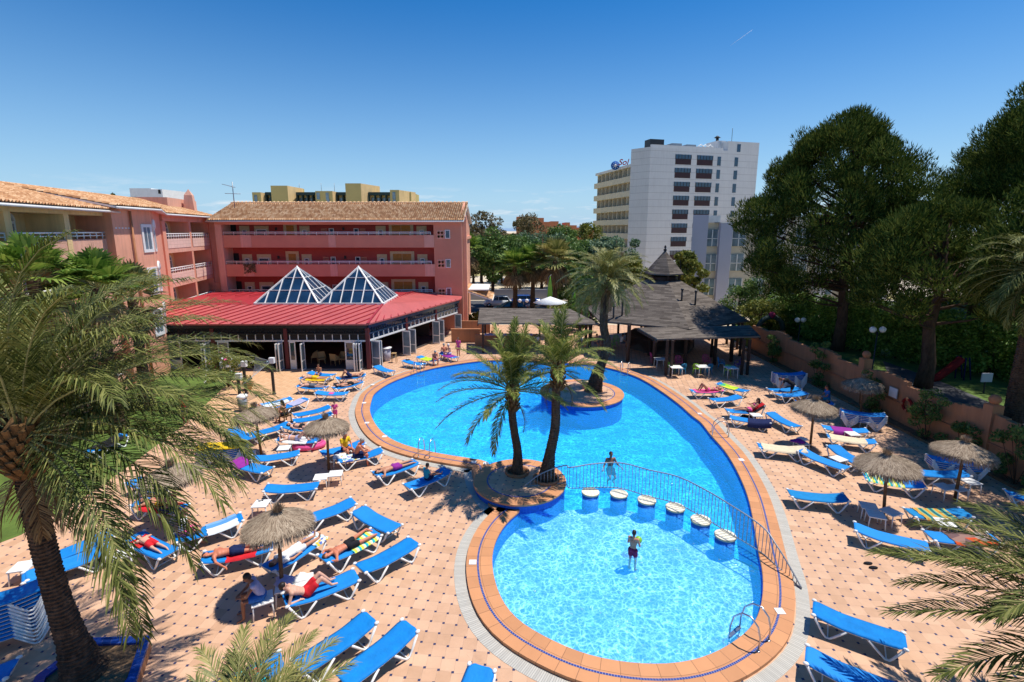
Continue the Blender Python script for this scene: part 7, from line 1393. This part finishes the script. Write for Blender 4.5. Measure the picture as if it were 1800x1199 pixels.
def person(label, pose, loc, rz, skin='skin', hair='hairdark', top=None, bottom='c_navy', sc=1., detail=0, longhair=False, group=None, over=None, skirt=False):
    PC[0] += 1; P = dict(POSE[pose]); 
    if over: P.update(over)
    t = thing('person', label, 'person', loc, rz, group); t.scale = (sc,)*3; vox = .011 if detail else .017
    V = lambda k, s=1: Vector((P[k][0]*s, P[k][1], P[k][2])); R_ = lambda k: Vector(P[k+'_r']) if k+'_r' in P else V(k)
    Lf = lambda k: Vector(P[k+'_l']) if k+'_l' in P else V(k, -1)
    b = MB(); pel, ch, nk, hd = V('pel'), V('ch'), V('nk'), V('hd'); fem = longhair; tw = .88 if fem else 1
    # torso: overlapping wide ellipsoids following the spine
    for f in (0, .25, .5, .75, 1.):
        c = pel.lerp(ch, f); w = ((.155, .135, .135, .150, .165)[int(f*4)])*tw; dpt = (.105, .095, .095, .105, .11)[int(f*4)]; ax = (ch-pel).normalized(); q = Vector((0, 0, 1)).rotation_difference(ax).to_matrix(); b.ball(c, 1, 14, 8, (w, dpt, .12), q)
    for s, S in ((1, R_), (-1, Lf)):
        sh, el, wr, hp, kn, an, to = (S(k) for k in ('sh', 'el', 'wr', 'hp', 'kn', 'an', 'to'))
        capsule(b, ch.lerp(nk, .45), sh, .085*tw, .066*tw); capsule(b, sh, el, .050*tw, .038*tw); capsule(b, el, wr, .040*tw, .026*tw); capsule(b, pel, hp, .12, .10); capsule(b, hp, kn, .088, .056); capsule(b, kn.lerp(an, .25), an, .056, .036); capsule(b, kn, kn.lerp(an, .3), .053, .055); capsule(b, an, to, .036, .026)
        d = (wr-el).normalized(); sd = d.cross(Vector((0, 0, 1))); sd = sd.normalized() if sd.length > .1 else Vector((1, 0, 0)); up = sd.cross(d)
        pm = wr+d*.05; capsule(b, wr, pm, .026, .030); 
        for k in range(4):
            o_ = (k-1.5)*.019; ln = (.062, .075, .072, .055)[k]; f0 = pm+d*.022+sd*o_; f1 = f0+d*ln*.55-up*.008; f2 = f1+d*ln*.40-up*.028; r = .0095 if detail else .0125; capsule(b, f0, f1, r, r*.95, 6); capsule(b, f1, f2, r*.95, r*.8, 6)
        th = wr+d*.02-sd*s*.026; t1 = th-sd*s*.03+d*.03; capsule(b, th, t1, .012, .011, 6); capsule(b, t1, t1+d*.028-up*.012, .011, .009, 6)
    capsule(b, ch, nk, .09*tw, .058); capsule(b, nk, nk.lerp(hd, .6), .055, .052)
    fc = Vector(P['face']).normalized(); up = (hd-nk).normalized(); rt = fc.cross(up)
    if rt.length < .15: rt = Vector((1, 0, 0))
    rt.normalize(); up = rt.cross(fc).normalized(); HM = Matrix((rt, fc, up)).transposed()
    hp_ = lambda x, y, z: hd+HM @ Vector((x, y, z))
    b.ball(hp_(0, -.008, .03), 1, 16, 12, (.076, .094, .092), HM); b.ball(hp_(0, .022, -.045), 1, 14, 10, (.056, .068, .065), HM)
    capsule(b, hp_(0, .086, .015), hp_(0, .104, -.022), .010, .016, 6); b.ball(hp_(0, .082, -.068), .022, 8, 6); b.ball(hp_(0, .083, -.045), 1, 8, 6, (.024, .012, .009), HM)
    for s in (-1, 1): b.ball(hp_(s*.078, -.005, -.005), 1, 8, 6, (.012, .022, .032), HM)
    remeshed(b, 'body', skin, t, vox)
    b = MB(); [b.ball(hp_(s*.030, .081, .008), 1, 8, 6, (.014, .008, .007), HM) for s in (-1, 1)]; b.build('eyes', 'hairdark', t)
    if hair:
        b = MB(); b.ball(hp_(0, -.020, .045), 1, 16, 10, (.086, .096, .094), HM); b.ball(hp_(0, -.045, -.005), 1, 12, 8, (.080, .065, .080), HM)
        if longhair: q_ = hd-fc*.085; capsule(b, q_-Vector((0, 0, .02)), nk-fc*.09+Vector((0, 0, -.02)), .062, .05)
        remeshed(b, 'hair', hair, t, .014, 1)
    if bottom:
        b = MB(); b.ball(pel, 1, 14, 8, (.172, .125, .115), Vector((0, 0, 1)).rotation_difference((ch-pel).normalized()).to_matrix())
        for S in (R_, Lf): hp, kn = S('hp'), S('kn'); capsule(b, pel, hp, .133, .116); capsule(b, hp, hp.lerp(kn, .12 if fem and not skirt else .55), .106, .098 if not fem else .10)
        remeshed(b, 'swimwear' if fem and not skirt else 'shorts', bottom, t, .02, 1)
    if top:
        b = MB(); ax = (ch-pel).normalized(); q = Vector((0, 0, 1)).rotation_difference(ax).to_matrix()
        if fem and top.startswith('b:'):
            b.ball(ch+ax*.0, 1, 14, 8, (.163, .125, .055), q); m = top[2:]
        else:
            m = top
            for f in (.1, .35, .6, .85, 1.): b.ball(pel.lerp(ch, f), 1, 14, 8, (.168*tw, .122, .12), q)
            for S in (R_, Lf): sh, el = S('sh'), S('el'); capsule(b, ch.lerp(nk, .35), sh, .10, .080); (capsule(b, sh, sh.lerp(el, .45), .066, .062) if not label.startswith('man in a') else None)
        remeshed(b, 'top', m, t, .02, 1)
    return t
def on_l(key, label, pose, yoff=0., flip=False, z=None, xoff=0, turn=0, zt=0., **k):
    """place a figure on a lounger: local -y of the pose (head) towards the lounger head"""
    L = LN[key]; a = L.rotation_euler.z+(pi if not flip else 0)+R(turn); rot = Matrix.Rotation(L.rotation_euler.z, 3, 'Z'); off = rot @ Vector((xoff, yoff, 0)); return person(label, pose, (L.location.x+off.x, L.location.y+off.y, (SL+.01 if z is None else z)), a, **k)
# pool
p = G(1112, 985, 0); person('boy in dark red patterned trunks standing in the shallow pool holding a green ball', 'stand_hold', (G(1112, 978, -.1).x, G(1112, 978, -.1).y, -.60), R(-35), skin='skin', bottom='c_maroon', sc=.80, detail=1)
q_ = G(1124, 958, .45); b = MB(); b.ball((0, 0, 0), .12, 14, 10); o = b.build('ball', 'p_green', None, (G(1112, 978, -.1).x+.22, G(1112, 978, -.1).y+.23, .32)); tag(o, 'shiny green ball held by the boy in the shallow pool', 'ball')
person('man with dark glasses wading chest-deep in the main pool beyond the railing', 'wade', (G(1073, 815).x, G(1073, 815).y, -1.17), R(190), skin='skindark', bottom='c_navy', sc=1.0, detail=1)
# near left group
p = G(461, 1050, .44); person('man in a pale grey vest and blue patterned shorts sitting on a side table', 'sit_lean', (p.x, p.y, .45), R(118), skin='skindark', top='c_grey' if False else 'c_lav', bottom='c_blue', detail=1)
on_l('27', 'pale man in red and navy shorts propped on his elbows on a lounger', 'recline', .42, skin='skinpale', bottom='c_red', detail=1)
on_l('25', 'man in black shorts lying face down, legs apart', 'prone', .12, skin='skinred', bottom='c_black', hair='hairbrown', detail=1, over=dict(an=(.24, .86, .12), kn=(.18, .45, .1)))
on_l('28', 'sunbather draped in white lying under the nearest parasol', 'supine', .05, skin='skin', bottom='c_white', top='c_white', hair='hairbrown', detail=1)
on_l('29', 'sunburnt person lying face down with arms hanging, left of the nearest parasol', 'prone', .15, skin='skinred', bottom='c_navy', hair='hairdark', over=dict(wr=(.42, -.2, -.1), el=(.36, -.40, .05)))
on_l('33', 'child in red shorts lying face down behind the fronds', 'prone', .1, skin='skinpale', bottom='c_red', hair='hairbrown', sc=.8)
p = G(322, 940, .4); person('woman in a white top sitting with her back to the camera among the frond tips', 'sit', (p.x, p.y, .42), R(-60), skin='skin', hair='hairbrown', top='c_white', bottom='c_pink', longhair=True, skirt=True)
on_l('32', 'shirtless sunbather on the red towel behind the fronds', 'knees', .0, skin='skin', bottom='c_yellow', hair='hairdark')
p = G(300, 905, .3); person('tanned person leaning forward beside the hidden parasol', 'sit_lean', (p.x, p.y, .42), R(60), skin='skin', hair='hairbrown', bottom='c_navy')
on_l('20', 'man lying face down alone near the pool ladder', 'prone', .12, skin='skin', bottom='c_purple', hair='hairdark')
on_l('21', 'boy in a turquoise shirt sitting and reading beside the round platform', 'sit_long', -.05, flip=True, skin='skin', hair='hairdark', top='c_teal', bottom='c_navy', sc=.78)
L = LN['18']; p = G(606, 789, .45); person('older woman in a yellow and navy swimsuit seated on a lounger', 'sit', (p.x, p.y, .41), R(-130), skin='skinred', hair='hairgrey', top='c_yellow', bottom='c_navy', longhair=True, detail=0)
p = G(625, 802, .45); person('bald heavy sunburnt man seated with his back to the camera, legs off the lounger', 'sit_lean', (p.x, p.y, .41), R(-70), skin='skinred', hair='hairgrey', bottom='c_navy', sc=1.03)
on_l('14', 'woman in a purple bikini lying with raised knees on a white towel', 'knees', .05, skin='skinpale', hair='hairbrown', bottom='c_lav', top='b:c_lav', longhair=True)
on_l('13', 'woman in a black bikini lying on her back behind the middle parasol', 'supine', .02, skin='skinpale', hair='hairbrown', bottom='c_black', top='b:c_black', longhair=True)
p = G(502, 742, 0); t = thing('wooden_chair', 'low wooden chair under the dark-haired woman', 'chair', (p.x, p.y, 0), R(60)); b = MB(); b.box((0, 0, .36), (.46, .44, .04)); b.build('seat', 'wood', t); b = MB(); [b.bar((x, -.22, .36), (x, -.30, .8), .04, .03) for x in (-.2, 0, .2)]; b.bar((-.22, -.3, .78), (.22, -.3, .78), .05, .04); b.build('backrest', 'wood', t)
for sx in (-1, 1):
    for sy in (-1, 1): b = MB(); b.bar((sx*.2, sy*.2, 0), (sx*.2, sy*.2, .36), .04, .04); b.build('leg', 'wood', t)
person('dark-haired woman in a black bikini sitting on a low wooden chair', 'sit', (p.x, p.y, .38), R(75), skin='skin', hair='hairdark', top='b:c_black', bottom='c_black', longhair=True, sc=.97)
p = G(468, 727, .3); person('sunbather with one raised knee behind the rear left parasol', 'knees', (p.x, p.y, .36), R(100), skin='skin', hair='hairbrown', bottom='c_black')
p = G(590, 741, 0); person('small child in a pink dress standing beside the two parallel loungers', 'stand_hold', (p.x, p.y, 0), R(-170), skin='skinpale', hair='hairbrown', top='c_pink', bottom='c_pink', sc=.66, skirt=True, longhair=True)
# far left deck
p = G(562, 658, .42); person('child in blue trunks sitting on the lounger nearest the restaurant', 'sit', (p.x, p.y, .42), R(170), skin='skin', hair='hairbrown', bottom='c_blue', sc=.85)
on_l('3', 'sunbather lying face down over the yellow towel', 'prone', .1, skin='skinpale', hair='hairbrown', bottom='c_yellow'); on_l('4', 'man in grey shorts lying face down by the terrace', 'prone', .1, skin='skinpale', hair='hairbrown', bottom='c_grey')
on_l('5', 'person curled on a navy towel near the pool curve', 'knees', .0, skin='skin', hair='hairdark', bottom='c_navy'); on_l('6', 'man in black lying on his back near the pool gutter', 'supine', .0, flip=True, skin='skin', hair='hairdark', bottom='c_black', top=None)
p = G(764, 632, .45); person('sunburnt man bending forward on the lounger by the restaurant doors', 'sit_lean', (p.x, p.y, .42), R(200), skin='skinred', hair='hairgrey', bottom='c_purple')
p = G(781, 622, .45); person('broad-backed man sitting at the restaurant corner', 'sit', (p.x, p.y, .42), R(20), skin='skinred', hair='hairgrey', bottom='c_blue'); p = G(791, 622, .45); person('person with a white hat seated at the restaurant corner', 'sit', (p.x, p.y, .42), R(120), skin='skinpale', hair='c_white', bottom='c_lav')
p = G(806, 628, 0); person('woman in a pink patterned dress standing at the restaurant corner', 'stand', (p.x, p.y, 0), R(150), skin='skin', hair='hairbrown', top='c_pink', bottom='c_pink', longhair=True, skirt=True, sc=.95)
p = G(327, 745, 0); person('person in a red top half hidden by the palm fronds on the lawn edge', 'stand', (p.x, p.y, 0), R(180), skin='skin', hair='hairbrown', top='c_red', bottom='c_grey', sc=.98)
# right side
on_l('r1', 'woman with raised knees lying on the bright pink towel', 'knees', .1, skin='skin', hair='hairbrown', bottom='c_pink', top='b:c_pink', longhair=True)
p = G(1388, 700, 0); person('person in black bending over a lounger before the stack', 'bend', (p.x, p.y, 0), R(60), skin='skin', hair='hairbrown', top='c_black', bottom='c_black')
on_l('r7', 'woman reading on the raised lounger with the red and black towel', 'recline', .30, skin='skin', hair='hairdark', bottom='c_pink', top='b:c_pink', longhair=True, over=dict(ch=(0, -.24, .34), nk=(0, -.34, .48), hd=(0, -.36, .63), sh=(.17, -.30, .44), el=(.24, -.10, .32), wr=(.12, .10, .42), kn=(.12, .45, .14), an=(.1, .84, .08)))
on_l('r6', 'sunbather lying behind the rear right parasol', 'supine', .0, skin='skin', hair='hairbrown', bottom='c_white'); p = G(1455, 703, .42); person('person in a blue and white top sitting behind the rear right parasol', 'sit', (p.x, p.y, .42), R(80), skin='skinred', hair='hairbrown', top='c_blue', bottom='c_teal')
# bar guests in the shade
for i, (x, y, s, c, l) in enumerate(((945, 575, 'skin', 'c_white', 'guest in white sitting under the grey canopy behind the palms'), (962, 577, 'skinpale', 'c_red', 'guest in red sitting under the grey canopy'), (1048, 580, 'skin', 'c_pink', 'guest in a pinkish shirt at the right end of the grey canopy'), (1020, 578, 'skinred', 'c_white', 'shirt-sleeved guest near the island palm crown'), (1093, 575, 'skin', 'c_white', 'guest in white at the left side of the bar'), (880, 598, 'skindark', 'c_navy', 'guest in navy standing left of the twin palms'))):
    Y = 41.8; p = A(x, y, Y)
    if i == 5: person(l, 'stand', (G(882, 628).x, G(882, 628).y+1.5, 0), R(160), skin=s, top=c, bottom='c_grey')
    else: person(l, 'sit', (p.x, Y-.3*(i % 2), .5), R(150+30*i), skin=s, top=c, bottom='c_grey')
# ================================================================== WORLD, SUN, CAMERA
SUNV = Vector((.375, .10, 1.)).normalized(); SE = math.asin(SUNV.z); AZ = math.atan2(SUNV.x, SUNV.y)
w = bpy.data.worlds.new('World'); bpy.context.scene.world = w; w.use_nodes = True; n = NT(w.node_tree); bg = w.node_tree.nodes['Background']; bg.inputs[1].default_value = SKYS
sk = n.n('ShaderNodeTexSky', sky_type='NISHITA', sun_disc=False, sun_elevation=SE, sun_rotation=AZ, altitude=0, air_density=1.0, dust_density=.0, ozone_density=2.5)
tc = n.n('ShaderNodeTexCoord').outputs['Generated']; sp = n.n('ShaderNodeSeparateXYZ'); n.l(tc, sp.inputs[0]); mp = n.n('ShaderNodeMapping'); mp.inputs['Scale'].default_value = (7, 7, 46); n.l(tc, mp.inputs[0])
cl = n.noise(mp.outputs[0], 1.6, 6, .62); el = sp.outputs[2]
band = n.m('MULTIPLY', n.m('MINIMUM', n.m('MAXIMUM', n.m('MULTIPLY', n.m('SUBTRACT', el, .004), 60.), 0.), 1.), n.m('MINIMUM', n.m('MAXIMUM', n.m('MULTIPLY', n.m('SUBTRACT', .085, el), 30.), 0.), 1.))
cm = n.m('MULTIPLY', n.m('MINIMUM', n.m('MAXIMUM', n.m('MULTIPLY', n.m('SUBTRACT', cl, .53), 6.), 0.), 1.), band)
hs = n.n('ShaderNodeHueSaturation'); hs.inputs['Saturation'].default_value = 1.45; hs.inputs['Hue'].default_value = .506; hs.inputs['Value'].default_value = 1.06; n.l(sk.outputs[0], hs.inputs['Color']); hz = n.m('POWER', n.m('MINIMUM', n.m('MAXIMUM', n.m('SUBTRACT', 1., n.m('MULTIPLY', el, 2.2)), 0.), 1.), 2.0); base_ = n.mix(n.m('MULTIPLY', hz, .9), hs.outputs[0], (2.9, 5.0, 7.4))
n.l(n.mix(n.m('MULTIPLY', cm, .6), base_, (7.5, 7.8, 8.2)), bg.inputs[0])
sd = bpy.data.lights.new('sun', 'SUN'); sd.energy = SUNE; sd.angle = R(.5); sd.color = (1., .955, .87); so = bpy.data.objects.new('sun', sd); C.objects.link(so); so.rotation_euler = SUNV.to_track_quat('Z', 'Y').to_euler()
cam = bpy.data.cameras.new('camera'); co = bpy.data.objects.new('camera', cam); C.objects.link(co); cam.sensor_width = 36; cam.lens = F/1800*36; cam.shift_y = -(599.5-CY)/1800; cam.clip_end = 12000; co.location = (0, 0, H); co.rotation_euler = (pi/2-PT, 0, 0)
sc = bpy.context.scene; sc.camera = co; vs = sc.view_settings; vs.view_transform = 'Standard'; vs.look = 'None'; vs.gamma = 1; vs.use_curve_mapping = False; vs.exposure = EXPO
sc.cycles.transparent_max_bounces = 12; sc.cycles.max_bounces = 6
